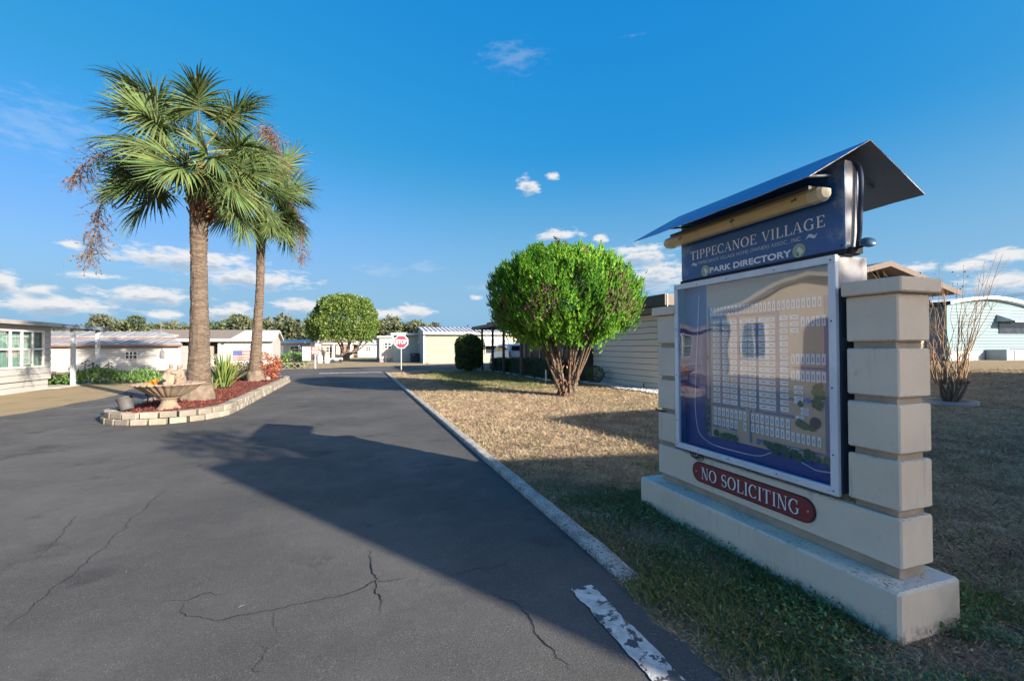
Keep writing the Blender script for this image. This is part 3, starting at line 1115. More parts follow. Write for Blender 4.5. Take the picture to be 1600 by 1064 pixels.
stuff(mb.build('map_trees', [M_mtree, M_navy, M_pool], board))
mb = MB()
for txt, y, z, h, w in (('TAMMY RUN', 2.30, .902, .007, .08), ('CANOE WAY', 2.03, 1.192, .007, .09), ('QUINCY LANE', 2.52, .751, .007, .1), ('GARDEN DRIVE', 2.02, .7185, .007, .13)):
    M = face_west(BX - .006, y, z)
    for k in range(len(txt)):
        if txt[k] != ' ':
            yy_ = y + w / 2 - w * k / len(txt)
            flatrect(mb, yy_ - w / len(txt) * .35, yy_ + w / len(txt) * .35, z - h * .4, z + h * .4, BX - .006)
stuff(mb.build('map_street_names', M_lot, board))
# loose white cord behind the glass
cord = [(2.76, 1.70), (2.78, 1.419), (2.80, 1.15), (2.814, .895), (2.80, .75), (2.771, .669), (2.70, .628), (2.608, .609), (2.42, .608), (2.247, .618), (2.15, .66), (2.079, .694), (2.03, .69), (1.966, .657), (1.90, .635), (1.85, .625), (1.735, .64)]


def spline(pts, n=6):
    out = []
    P = [pts[0]] + list(pts) + [pts[-1]]
    for i in range(1, len(P) - 2):
        p0, p1, p2, p3 = (Vector(P[k]) for k in (i - 1, i, i + 1, i + 2))
        for k in range(n):
            t = k / n
            out.append(0.5 * ((2 * p1) + (-p0 + p2) * t + (2 * p0 - 5 * p1 + 4 * p2 - p3) * t * t + (-p0 + 3 * p1 - 3 * p2 + p3) * t ** 3))
    out.append(Vector(pts[-1]))
    return out


MB().tube(spline([(2.437, y, z) for y, z in cord]), .0035, n=6).build('white_cord', flat('white_cord', (.7, .72, .76)), SG)
# tangle of wire below the frame
mb = MB()
for k in range(4):
    a = k * 1.3
    mb.tube(spline([(2.372, 2.80 - .02 * k, .535), (2.362, 2.78 - .015 * k, .515 - .006 * k), (2.36, 2.76 - .03 * k, .50 + .008 * math.sin(a)), (2.37, 2.72 - .02 * k, .512), (2.376, 2.70 - .01 * k, .532)], 4), .0028, n=5)
mb.build('loose_wire', M_dark, SG)
# twig caught in the joint
MB().tube([(2.37, 3.20, .795), (2.36, 3.17, .792), (2.375, 3.13, .788), (2.38, 3.09, .792)], .006, n=5).tube([(2.36, 3.17, .792), (2.35, 3.18, .815)], .004, n=5).build('caught_twig', M_dark, SG)

# ---- plaque
M_red = pmat('maroon_plaque', (0.22, 0.028, 0.035), (0.18, 0.022, 0.03), scale=6, rough=.5)
M_white = flat('sign_white', (0.78, 0.78, 0.76), rough=.6, var=.06)
M_edge = flat('plaque_edge', (0.05, 0.012, 0.015), rough=.6)


def pill(w, h, n=12):
    r_ = h / 2
    return arc(w / 2 - r_, 0, r_, r_, -90, 90, n) + arc(-(w / 2 - r_), 0, r_, r_, 90, 270, n)


mb = MB()
mb.prism(pill(.955, .143), .010, face_west(2.3845, 2.30, .404), 1)
mb.prism(pill(.940, .129), .0112, face_west(2.3845, 2.30, .404), 0)
plq = mb.build('no_soliciting_plaque', [M_red, M_edge], SG)
mb, mb2 = MB(), MB()
serif_text(mb, 'NO SOLICITING', .084, face_west(2.3723, 2.297, .404), .775)
serif_text(mb2, 'NO SOLICITING', .084, face_west(2.37325, 2.293, .4005), .775)
mb.build('lettering', M_white, plq)
mb2.build('lettering_shadow_line', M_edge, plq)
for y in (2.735, 1.862):
    MB().tube([(2.3735, y, .404), (2.370, y, .404)], .006, n=8).build('screw_head', flat('screw_metal', (.6, .6, .6), metal=.8, rough=.35), plq)

# ---- header
def header_mat():
    mt, t, b = new_mat('weathered_blue_header')
    co = nd(t, 'ShaderNodeTexCoord').outputs['Object']
    n = nd(t, 'ShaderNodeTexNoise')
    n.inputs['Scale'].default_value = 7
    n.inputs['Detail'].default_value = 8
    n.inputs['Roughness'].default_value = .75
    lk(t, co, n.inputs['Vector'])
    s = nd(t, 'ShaderNodeSeparateXYZ')
    lk(t, co, s.inputs[0])
    # chalky bloom has spread from the two ends of the panel
    ends = mapr(t, mth(t, 'ABSOLUTE', s.outputs[1]), .42, .66)
    bloom = mapr(t, mth(t, 'ADD', n.outputs['Fac'], mth(t, 'MULTIPLY', ends, .35)), .68, .92)
    col = mixc(t, bloom, (0.010, 0.095, 0.30, 1), (0.20, 0.28, 0.38, 1))
    lk(t, col, b.inputs['Base Color'])
    b.inputs['Roughness'].default_value = .42
    return mt


M_hdr = header_mat()
HX0, HX1, HY0, HY1, HZ0, HZ1 = 2.434, 2.537, 1.680, 2.946, 1.832, 2.30
mb = MB()
mb.box(HX0, HX0 + .008, HY0, HY1, HZ0, HZ1 - .02)
hd = mb.build('header_board', M_hdr, SG)
MB().box(HX0 + .009, HX1 - .009, HY0 + .004, HY0 + .05, FZ1 + .002, HZ1).build('header_post', M_caseside, SG)
MB().box(HX0 + .009, HX1 - .009, HY1 - .05, HY1 - .004, FZ1 + .002, HZ1).build('header_post', M_caseside, SG)
MB().box(HX0 + .009, HX1 - .009, HY0 + .051, HY1 - .051, HZ0 + .002, HZ1 - .12).build('header_core', M_dark, SG)
MB().box(HX1 - .008, HX1, HY0, HY1, HZ0, HZ1 - .02).build('header_rear_board', M_hdr, SG)
M_lt = flat('header_lettering', (0.92, 0.93, 0.94), rough=.6, var=.15)
M_lt2 = flat('header_small_lettering', (0.62, 0.70, 0.78), rough=.6, var=.15)
mb = MB()
serif_text(mb, 'TIPPECANOE VILLAGE', .064, face_west(HX0 - .0005, 2.315, 2.006), 1.06)
mb.build('lettering', M_lt, hd)
mb = MB()
font_mesh(mb, 'PARK DIRECTORY', .042, face_west(HX0 - .0005, 2.318, 1.868), width=.655, bold=.03)
mb.build('lettering', M_lt, hd)
mb = MB()
font_mesh(mb, 'TIPPECANOE VILLAGE HOME OWNERS ASSOC., INC.', .027, face_west(HX0 - .0005, 2.345, 1.937), width=.84)
mb.build('small_lettering', M_lt2, hd)
for yc, sgn in ((2.80, 1), (1.865, 1)):           # flourish at either end of the small line
    mb = MB()
    pts = [(yc + .035, 1.925), (yc + .02, 1.942), (yc, 1.938), (yc - .018, 1.93), (yc - .032, 1.947)]
    sp = spline([(0, y, z) for y, z in pts], 5)
    for i in range(len(sp) - 1):
        w = .009 * math.sin(math.pi * (i + .5) / (len(sp) - 1)) + .0015
        mb.quad((HX0 - .0015, sp[i].y, sp[i].z - w), (HX0 - .0015, sp[i + 1].y, sp[i + 1].z - w), (HX0 - .0015, sp[i + 1].y, sp[i + 1].z + w), (HX0 - .0015, sp[i].y, sp[i].z + w))
    mb.build('flourish', M_lt2, hd)
for yc in (2.692, 1.945):                          # round seals with a figure and a pale green rim
    mb = MB()
    disc(mb, yc, 1.872, .040, HX0 - .001, 0, 24)
    disc(mb, yc, 1.872, .033, HX0 - .0016, 1, 24)
    disc(mb, yc - .004, 1.868, .021, HX0 - .0022, 2, 14, .25)
    disc(mb, yc + .008, 1.858, .012, HX0 - .0028, 1, 10, .2)
    disc(mb, yc - .006, 1.884, .007, HX0 - .0030, 2, 8)
    mb.build('seal', [flat('seal_rim', (.46, .52, .20)), flat('seal_field', (.28, .40, .36)), flat('seal_figure', (.75, .78, .68))], hd)
for y in (1.70, 1.95, 2.3, 2.6, 2.92):
    MB().tube([(HX0 + .001, y, HZ0 + .018), (HX0 - .003, y, HZ0 + .018)], .005, n=8).build('screw_head', M_dark, hd)
MB().box(HX0 - .01, HX1 + .004, HY0 - .004, HY1 + .004, FZ1 + .004, HZ0 - .004).build('dark_seam', M_dark, SG)

# ---- gabled sheet roof
M_roof = pmat('blue_sheet_metal', (0.045, 0.16, 0.36), (0.03, 0.12, 0.30), scale=3, rough=.42, metal=.2, stain=((.12, .22, .38), 5, .58, .75), stretch=(1, 1, 1))
M_roofu = flat('roof_underside', (0.17, 0.19, 0.21), rough=.5, metal=.3)
RY0, RY1, RE, RP, RM, RX0, RX1 = 1.585, 3.04, 2.132, 2.367, 2.487, 2.06, 2.91


def sheet(a, b, nm):
    """Thin folded sheet between ridge a=(x,z) and eave b=(x,z)."""
    mb = MB()
    d = Vector((b[0] - a[0], 0, b[1] - a[1])).normalized()
    n = Vector((-d.z, 0, d.x))
    if n.z < 0:
        n = -n
    n = n * .004
    N = 10
    vs = []
    for k in range(N + 1):
        y = RY0 + (RY1 - RY0) * k / N
        sag = -.006 * math.sin(math.pi * k / N) + .002 * math.sin(k * 2.1)
        for (p, s) in ((a, 0), (b, 1)):
            zz = p[1] + sag * s
            vs.append((p[0], y, zz))
            vs.append((p[0] + n.x, y, zz + n.z))
    fs_t, fs_b, fs_e = [], [], []
    for k in range(N):
        o, q = 4 * k, 4 * k + 4
        fs_b.append((o, o + 2, q + 2, q))
        fs_t.append((o + 1, q + 1, q + 3, o + 3))
        fs_e.append((o + 2, o + 3, q + 3, q + 2))
        fs_e.append((o, q, q + 1, o + 1))
    fs_e += [(0, 1, 3, 2), (4 * N, 4 * N + 2, 4 * N + 3, 4 * N + 1)]
    o0 = len(mb.v)
    mb.add(vs, fs_t, 0)
    mb.f += [tuple(i + o0 for i in f) for f in fs_b + fs_e]
    mb.mi += [1] * len(fs_b) + [2] * len(fs_e)
    mb.sm += [False] * (len(fs_b) + len(fs_e))
    return mb.build(nm, [M_roof, M_roofu, M_caseside], SG)


sheet((RM - .0005, RP), (RX0, RE), 'roof_sheet')
sheet((RM + .0005, RP), (RX1, RE), 'roof_sheet')
for s in (-1, 1):
    for y in (1.75, 2.87):
        MB().tube([(RM + s * .05, y, HZ1 - .06), (RM + s * .28, y, RE + .075)], .008, n=6).build('roof_bracket', M_roofu, SG)

# ---- fluorescent light fixture under the eave
M_lens = pmat('yellowed_lens', (0.66, 0.54, 0.29), (0.60, 0.47, 0.23), scale=2, rough=.22, spec=.5)
M_cap = flat('lens_end_cap', (0.66, 0.60, 0.42), rough=.4)
M_body = flat('fixture_body', (0.13, 0.12, 0.11), rough=.6)


def fixture_section(y, s=1.0):
    pr = [(2.325, 2.165), (2.312, 2.145), (2.315, 2.118), (2.335, 2.095), (2.375, 2.092), (2.40, 2.105), (2.412, 2.13), (2.41, 2.165)]
    c = Vector((2.36, 0, 2.14))
    return [((p[0] - c.x) * s + c.x, y, (p[1] - c.z) * s + c.z) for p in pr]


def loft(mb, secs, mi=0):
    n = len(secs[0])
    vs = [v for s in secs for v in s]
    fs = []
    for i in range(len(secs) - 1):
        for k in range(n):
            k2 = (k + 1) % n
            fs.append((i * n + k, i * n + k2, (i + 1) * n + k2, (i + 1) * n + k))
    fs += [tuple(range(n))[::-1], tuple(range((len(secs) - 1) * n, len(secs) * n))]
    mb.add(vs, fs, mi)


mb = MB()
loft(mb, [fixture_section(1.805, 1), fixture_section(2.31, 1)], 0)
loft(mb, [fixture_section(2.312, .96), fixture_section(2.318, .96)], 0)
loft(mb, [fixture_section(2.32, 1), fixture_section(2.62, 1)], 0)
loft(mb, [fixture_section(2.622, .96), fixture_section(2.628, .96)], 0)
loft(mb, [fixture_section(2.63, 1), fixture_section(2.945, 1)], 0)
fx = mb.build('light_fixture', [M_lens], SG)
mb = MB()
loft(mb, [fixture_section(1.725, .72), fixture_section(1.745, 1.0), fixture_section(1.803, 1.05)])
mb.build('end_cap', M_cap, fx)
mb = MB()
loft(mb, [fixture_section(2.947, 1.05), fixture_section(3.0, 1.0), fixture_section(3.025, .7)])
mb.build('end_cap', M_cap, fx)
mb = MB().box(2.33, 2.405, 1.80, 2.95, 2.166, 2.19)
for y in (1.9, 2.62):
    mb.box(2.40, HX0 - .001, y, y + .04, 2.15, 2.185)
for y in (1.86, 2.30, 2.80):
    mb.box(2.3095, 2.3125, y, y + .012, 2.125, 2.14).box(2.3095, 2.3125, y + .02, y + .03, 2.122, 2.136)
mb.build('fixture_back', M_body, fx)
mb = MB()
for k in range(5):
    mb.ellipsoid((2.35 + .015 * math.sin(k * 2), 2.04 + k * .035, 2.20 + .008 * math.cos(k * 3)), (.015, .02, .012), 6, 4)
mb.build('wasp_nest', M_dark, fx)

# ---- conduit and photocell on the near end
M_pvc = flat('blue_conduit', (0.035, 0.05, 0.085), rough=.8, spec=.15)
mb = MB().tube(spline([(2.50, HY0 - .018, 1.84), (2.512, HY0 - .02, 1.93), (2.522, HY0 - .02, 2.08), (2.528, HY0 - .02, 2.20), (2.522, HY0 - .012, 2.27), (2.50, HY0 + .01, 2.305)], 6), .0115, n=10)
mb.build('conduit', M_pvc, SG)
mb = MB()
Mx = Matrix.Translation((2.500, HY0 - .065, 1.842)) @ Matrix.Rotation(R(38), 4, 'X') @ Matrix.Rotation(R(-28), 4, 'Y')
prof = [(.004, .0), (.030, .004), (.036, .012), (.034, .02), (.0, .026)]
n = 16
vs = []
for (r_, z) in prof:
    vs += [tuple(Mx @ Vector((r_ * math.cos(2 * math.pi * k / n), r_ * math.sin(2 * math.pi * k / n), z))) for k in range(n)]
fs = [(i * n + k, i * n + (k + 1) % n, (i + 1) * n + (k + 1) % n, (i + 1) * n + k) for i in range(len(prof) - 1) for k in range(n)]
mb.add(vs, fs, 0, True)
mb.tube([(2.495, HY0 - .003, 1.832), (2.498, HY0 - .06, 1.842)], .008, n=8, mi=1)
mb.box(2.442, 2.52, HY0 - .03, HY0 - .004, 1.803, 1.835, mi=1)
mb.build('photocell', [flat('photocell_blue', (.03, .07, .13), rough=.35), M_dark], SG)

# ================================================================== PLANTED ISLAND
IS = thing('planter_island', 'long rounded planter island edged with two courses of pale wall blocks between the two lanes', 'planter', (-3.34, 14.6, 0))
IX, IR, IY0, IY1 = -3.34, 1.02, 10.5, 19.0


def island_outline(step):
    """Points with heading along the rounded outline, walked at a given step."""
    pts = []
    dense = []
    for k in range(60):
        a = math.pi + math.pi * k / 60
        dense.append((IX + IR * math.cos(a), IY0 + 1.08 * math.sin(a)))
    for k in range(120):
        dense.append((IX + IR, IY0 + (IY1 - IY0) * k / 120))
    for k in range(60):
        a = math.pi * k / 60
        dense.append((IX + IR * math.cos(a), IY1 + 1.0 * math.sin(a)))
    for k in range(120):
        dense.append((IX - IR, IY1 - (IY1 - IY0) * k / 120))
    dense.append(dense[0])
    acc, need = 0.0, 0.0
    for a, b in zip(dense[:-1], dense[1:]):
        l = math.dist(a, b)
        while need <= acc + l:
            s = (need - acc) / l
            pts.append((a[0] + (b[0] - a[0]) * s, a[1] + (b[1] - a[1]) * s, math.atan2(b[1] - a[1], b[0] - a[0])))
            need += step
        acc += l
    return pts


M_block = pmat('pale_wall_block', (0.26, 0.235, 0.195), (0.185, 0.17, 0.142), scale=4, rough=.92, bump=.8, bscale=38, island=.24, stain=((0.10, 0.09, 0.078), 9, .58, .74))
bl = [MB().box(-.143, .143, -.09, .09, 0, .104, bev=.008) for _ in range(3)]
protos = []
for k, b in enumerate(bl):
    b.v = [(v[0] + .004 * mnoise.noise((v[0] * 9, v[1] * 9, v[2] * 9 + k * 5)), v[1] + .006 * mnoise.noise((v[0] * 9, v[2] * 9, k * 3 + 2)), v[2] + .003 * mnoise.noise((v[0] * 12, k, v[1] * 9))) for v in b.v]
STEP = .294
n_block = 0
first = {}
for c in range(2):
    O_ = island_outline(STEP)
    for i, (x, y, a) in enumerate(O_[:-1]):
        if c == 1:
            x2, y2, a2 = O_[i + 1]
            da = (a2 - a + math.pi) % (2 * math.pi) - math.pi
            x, y, a = (x + x2) / 2, (y + y2) / 2, a + da / 2
        v = int(rng.integers(3))
        zz = .002 + c * .108
        inset = .095 + (.012 if c else 0) + .007 * rng.normal()
        px, py = x - math.sin(a) * inset, y + math.cos(a) * inset
        L = Vector((px, py, zz)) - ROOT_LOC[IS.name]
        if v not in first:
            o = bl[v].build('wall_block', M_block, IS, loc=(0, 0, 0))
            first[v] = o
        else:
            o = copy_part(first[v], IS, L)
        o.location = L
        o.rotation_euler = (.02 * rng.normal(), .012 * rng.normal(), a + .025 * rng.normal())
        sc = .86 if abs(math.sin(a)) < .8 else 1.0
        o.scale = (sc * (1 + .02 * rng.normal()), 1, 1 + .02 * rng.normal())
        n_block += 1


def mulch_z(x, y):
    dx = np.clip(1 - (np.abs(np.asarray(x) - IX) / .84) ** 2, 0, 1)
    return .165 + .05 * dx + .02 * np.sin(np.asarray(y) * 2.3 + np.asarray(x) * 3)


M_mulchbed = pmat('mulch_bed', (0.13, 0.035, 0.025), (0.06, 0.02, 0.015), scale=30, rough=.95, bump=.9, bscale=60)
M_mulch = pmat('red_mulch', (0.16, 0.040, 0.030), (0.08, 0.024, 0.018), scale=25, rough=.9, island=.45, spec=.2)
V, Q = [], []
yy = np.linspace(IY0 - .95, IY1 + .9, 70)
for y in yy:
    hw = .86
    if y < IY0:
        hw = .86 * math.sqrt(max(0, 1 - ((IY0 - y) / .95) ** 2))
    if y > IY1:
        hw = .86 * math.sqrt(max(0, 1 - ((y - IY1) / .9) ** 2))
    for k in range(11):
        x = IX + hw * (k / 5 - 1)
        V.append((x, y, float(mulch_z(x, y))))
for i in range(len(yy) - 1):
    for k in range(10):
        Q.append((i * 11 + k, i * 11 + k + 1, (i + 1) * 11 + k + 1, (i + 1) * 11 + k))
np_mesh('mulch_bed', np.array(V), np.array(Q), M_mulchbed, IS, smooth=True)
n = 7000
u = rng.uniform(-1, 1, n)
y = IY0 - .9 + (IY1 - IY0 + 1.75) * rng.beta(1, 1.6, n)
hw = np.where(y < IY0, .86 * np.sqrt(np.clip(1 - ((IY0 - y) / .95) ** 2, 0, 1)), np.where(y > IY1, .86 * np.sqrt(np.clip(1 - ((y - IY1) / .9) ** 2, 0, 1)), .86))
x = IX + hw * u * .985
P = np.stack([x, y, mulch_z(x, y) + .004], 1)
A = rand_dirs(n)
A[:, 2] = np.abs(A[:, 2]) * .5
A = unit(A)
S = unit(np.cross(A, rand_dirs(n)))
V, Q = leaf_quads(P, A, S, rng.uniform(.025, .07, n), rng.uniform(.012, .025, n))
mu = np_mesh('mulch_chips', V, Q, M_mulch)
stuff(mu, 'red wood mulch covering the planter island', 'mulch')

# ------------------------------------------------------------------ palms
M_ptrunk = pmat('palm_bark', (0.125, 0.095, 0.072), (0.078, 0.058, 0.044), scale=3.0, rough=.95, bump=.8, bscale=30, stretch=(1, 1, 5), stain=((0.19, 0.155, 0.125), 5, .55, .75), c3=(0.04, 0.029, 0.022), s3=11)
M_boot = pmat('palm_boot', (0.22, 0.115, 0.06), (0.14, 0.07, 0.036), scale=8, rough=.95, bump=.6, bscale=60, island=.3)
M_flare = pmat('palm_root_flare', (0.17, 0.135, 0.105), (0.11, 0.085, 0.067), scale=8, rough=1, bump=1, bscale=40, stain=((0.20, 0.13, 0.085), 6, .55, .7))
M_frond = pmat('palm_leaf', (0.105, 0.155, 0.048), (0.06, 0.098, 0.036), scale=3, rough=.58, spec=.3, island=.38, translucent=.2)
M_petiole = flat('palm_petiole', (0.17, 0.17, 0.06), rough=.5)
M_deadf = pmat('dead_flower_stalk', (0.15, 0.095, 0.07), (0.085, 0.06, 0.052), scale=5, rough=.95, island=.3)
M_fruit = flat('palm_fruit', (0.035, 0.03, 0.03), rough=.6)


def frond_mesh(name, seed, elev, Lp, Ll, N=60):
    """Costapalmate fan leaf growing along +X from the origin at the given elevation, bending under its weight."""
    r_ = np.random.default_rng(seed)
    d = Vector((math.cos(elev), 0, math.sin(elev)))
    p = Vector((0, 0, 0))
    pts, dirs = [p.copy()], [d.copy()]
    for k in range(10):                        # petiole (7) and costa (3)
        bend = .035 if k < 7 else .16
        d = (d + Vector((0, 0, -bend * (1.1 - .6 * abs(d.z))))).normalized()
        p = p + d * (Lp / 7 if k < 7 else Ll * .16)
        pts.append(p.copy())
        dirs.append(d.copy())
    mb = MB()
    mb.tube(pts, [.018 - .0012 * i for i in range(11)], n=5, mi=1)
    side = Vector((0, 1, 0))
    for i in range(N):
        s = (i + .5) / N * 2 - 1                 # -1..1 across the fan
        ang = s * R(128)
        t = 7 + 3.0 * max(0.0, 1 - abs(s) * 1.5)
        k = min(int(t), 9)
        f = t - k
        base = pts[k].lerp(pts[k + 1], f)
        dd = dirs[k].lerp(dirs[k + 1], f).normalized()
        nrm = dd.cross(side).normalized()
        if nrm.z < 0:
            nrm = -nrm
        lift = .18 * abs(s) + .10 * r_.normal()
        v = (dd * math.cos(ang) + side * math.sin(ang) + nrm * lift).normalized()
        L = Ll * (0.80 + .25 * math.cos(ang * .55)) * r_.uniform(.86, 1.08)
        w = .020 * Ll / .9
        q = base.copy()
        wd = (v.cross(nrm)).normalized()
        vs, seg = [], 5
        droop = r_.uniform(.10, .40)
        for j in range(seg + 1):
            u = j / seg
            ww = w * (0.55 + 1.5 * u * (1 - u) * 1.6) * (1 - u ** 3 * .93)
            if u > .97:
                ww = .002
            vs += [q - wd * ww + nrm * ww * .5, q.copy(), q + wd * ww + nrm * ww * .5]
            v = (v + Vector((0, 0, -droop * (.25 + 1.6 * u * u)))).normalized()
            q = q + v * (L / seg)
        fs = []
        for j in range(seg):
            o = 3 * j
            fs += [(o, o + 1, o + 4, o + 3), (o + 1, o + 2, o + 5, o + 4)]
        mb.add(vs, fs, 0)
    return mb


def make_palm(name, label, base, top, rb, rt, Lp, Ll, fronds, seed, stalks):
    r_ = np.random.default_rng(seed)
    bx, by, bz = base
    tx, ty, tz = top
    PT = thing(name, label, 'palm tree', base)
    n, m_ = 26, int((tz - bz) / .035)
    vs, fs = [], []
    ph = r_.uniform(0, 6, 5)
    for i in range(m_ + 1):
        s = i / m_
        z = bz - .05 + (tz - bz + .05) * s
        cx = bx + (tx - bx) * s + .03 * math.sin(s * 5 + ph[0])
        cy = by + (ty - by) * s
        rad = rt + (rb - rt) * math.exp(-s * 7) + .02 * math.sin(s * 6 + 1)
        if s > .90:
            rad *= 1 + .55 * (s - .90) / .10
        for k in range(n):
            a = 2 * math.pi * k / n
            zz = z + .04 * math.sin(a + ph[1]) + .02 * math.sin(2 * a + ph[2]) + .03 * mnoise.noise((math.cos(a) * 2, math.sin(a) * 2, z * 1.5 + seed))
            saw = (zz / .10) % 1.0
            ring = .011 * (saw - .5) + (-.014 if saw > .88 else 0)
            g = ring + .014 * mnoise.noise((math.cos(a) * 3, math.sin(a) * 3, z * 7)) + .006 * mnoise.noise((math.cos(a) * 9, math.sin(a) * 9, z * 22))
            vs.append((cx + (rad + g) * math.cos(a), cy + (rad + g) * math.sin(a), z))
    for i in range(m_):
        for k in range(n):
            k2 = (k + 1) % n
            fs.append((i * n + k, i * n + k2, (i + 1) * n + k2, (i + 1) * n + k))
    mb = MB()
    mb.add(vs, fs, 0, False)
    mb.build('trunk', M_ptrunk, PT)
    # flared foot
    mb = MB()
    mb.lathe(bx, by, [(rb * 1.55, bz - .1), (rb * 1.5, bz + .02), (rb * 1.36, bz + .14), (rb * 1.2, bz + .24), (rb * .95, bz + .31)], n=48,
             fn=lambda r0, z, a: r0 * (1 + .16 * mnoise.noise((math.cos(a) * 2, math.sin(a) * 2, z * 5 + seed)) + .10 * mnoise.noise((math.cos(a) * 8, math.sin(a) * 8, z * 14))))
    mb.build('root_flare', M_flare, PT)
    # old leaf boots under the crown
    mb = MB()
    nb = 30
    for k in range(nb):
        a = k * 2.4
        z = tz - .75 + .85 * k / nb
        rr = rt * (1.0 + .35 * k / nb)
        M = Matrix.Translation((tx + rr * math.cos(a), ty + rr * math.sin(a), z)) @ Matrix.Rotation(a, 4, 'Z') @ Matrix.Rotation(R(28 + 10 * r_.normal()), 4, 'Y')
        mb.box(-.012, .02, -.045, .045, -.06, .14 + .1 * r_.random(), bev=.006, M=M)
    mb.build('leaf_boots', M_boot, PT)
    # crown: a bud stem and the fronds
    cz = tz + .62 * Lp
    MB().tube([(tx, ty, tz - .1), (tx, ty, tz + .3), (tx, ty, cz)], [rt * 1.25, rt * .8, rt * .35], n=10).build('crown_stem', M_boot, PT)
    classes = {}
    for kcl, e in enumerate((78, 55, 30, 6, -22)):
        for sd in range(2):
            classes[(kcl, sd)] = frond_mesh('frond', seed * 10 + kcl * 2 + sd, R(e), Lp * (1.0 - .12 * (kcl == 0)), Ll)
    made = {}
    for i, (kcl, azd, dz) in enumerate(fronds):
        key = (kcl, i % 2)
        loc = Vector((tx, ty, tz + .18 + (.62 * Lp - .2) * (1 - kcl / 4.5) + dz + (.28 if kcl < 2 else 0)))
        if key not in made:
            mbf = classes[key]
            o = mbf.build('frond', [M_frond, M_petiole], PT, loc=(0, 0, 0))
            made[key] = o
        else:
            o = copy_part(made[key], PT, (0, 0, 0))
        o.location = loc - ROOT_LOC[PT.name]
        o.rotation_euler = (R(34 * r_.normal()), R(9 * r_.normal()), R(azd + 8 * r_.normal()))
        s = r_.uniform(.9, 1.08)
        o.scale = (s, s, s)
    # dead flower stalks hanging from the crown
    for pts, spread, fruit in stalks:
        sp = spline([Vector((tx, ty, tz + .35)) + Vector(q) for q in pts], 8)
        mb = MB()
        nn = len(sp)
        mb.tube(sp, [.016 * (1 - .75 * i / (nn - 1)) + .002 for i in range(nn)], n=5)
        Vt, Qt = [], []
        for i in range(nn // 3, nn):
            for b in range(11):
                d = Vector(r_.normal(size=3))
                d = (d.normalized() * .8 + Vector((0, 0, -.35))).normalized()
                q = sp[i].copy()
                Lb = spread * r_.uniform(.4, 1.0)
                path = [q.copy()]
                for j in range(5):
                    d = (d + Vector((0, 0, -.22)) + Vector(r_.normal(size=3)) * .16).normalized()
                    q = q + d * Lb / 5
                    path.append(q.copy())
                    if j > 0:
                        for c in range(2):
                            e_ = (d + Vector(r_.normal(size=3)) * .9).normalized()
                            q2 = q + e_ * Lb * r_.uniform(.12, .32)
                            w = Vector(r_.normal(size=3)).normalized() * .006
                            mb.add([q - w, q + w, q2], [(0, 1, 2)])
                            if fruit and r_.random() < fruit:
                                mb.ellipsoid(q2, (.013, .013, .013), 5, 4, 1)
                for j in range(5):
                    w = Vector(r_.normal(size=3)).normalized() * .008
                    mb.add([path[j] - w, path[j] + w, path[j + 1] + w, path[j + 1] - w], [(0, 1, 2, 3)])
        mb.build('flower_stalk', [M_deadf, M_fruit], PT)
    return PT


# azimuth: 0 = east (+X), 90 = away from the camera, 180 = west
F1 = [(0, 20, .1), (0, 140, .1), (1, 175, .1), (1, 115, 0), (1, 60, 0.05), (1, 10, 0), (1, 235, .1), (1, 300, 0.05), (1, 205, .15), (1, 330, .1),
      (2, 190, 0), (2, 286, 0), (3, 300, .05), (3, 262, 0), (3, 240, .1), (4, 290, .25), (4, 255, .2), (2, 320, 0), (2, 150, 0), (2, 100, 0), (2, 40, 0), (2, 350, 0), (2, 215, 0.05),
      (3, 175, 0), (3, 200, .05), (3, 20, 0), (3, 335, 0), (3, 75, 0), (3, 275, 0), (3, 315, .05), (4, 188, .05), (4, 345, 0), (4, 225, 0), (4, 15, 0), (4, 160, .1)]
F2 = [(0, 60, .1), (0, 200, .1), (0, 320, .1), (1, 0, 0), (1, 50, 0), (1, 95, 0), (1, 140, 0), (1, 185, 0), (1, 230, 0), (1, 280, 0), (1, 325, 0),
      (2, 20, 0), (2, 70, 0), (2, 120, 0), (2, 165, 0), (2, 210, 0), (2, 345, 0), (2, 250, 0), (2, 295, 0), (4, 265, .1), (4, 310, .05), (3, 285, .1),
      (3, 0, 0), (3, 45, 0), (3, 170, 0), (3, 215, 0), (3, 260, 0), (3, 310, 0), (4, 350, 0), (4, 20, 0), (4, 185, 0), (4, 235, 0), (4, 285, 0), (4, 330, 0), (4, 150, .1)]
make_palm('palm_tree', 'thick trunked fan palm beside the stone fountain on the planter island', (-3.30, 11.75, .24), (-3.22, 11.75, 4.85), .235, .178, .94, .80, F1, 3,
          [([(0, 0, 0), (-.75, -.1, .38), (-1.45, -.15, -.15), (-1.75, -.15, -1.0), (-1.92, -.12, -2.0)], .46, .10),
           ([(0, 0, 0), (-.9, .25, .55), (-1.9, .35, .35), (-2.45, .35, -.25)], .45, 0)])
make_palm('palm_tree', 'slimmer fan palm farther along the planter island behind the strap leaved lily', (-3.20, 17.45, .24), (-3.02, 17.45, 5.75), .185, .145, 0.92, 0.90, F2, 5,
          [([(0, 0, 0), (.5, -.35, .5), (1.0, -.5, .1), (1.25, -.5, -.8), (1.33, -.5, -1.75)], .44, .03),
           ([(0, 0, 0), (.4, -.9, 1.7), (.35, -1.5, 2.1), (.65, -1.7, 1.75), (.9, -1.75, .9)], .55, 0)])

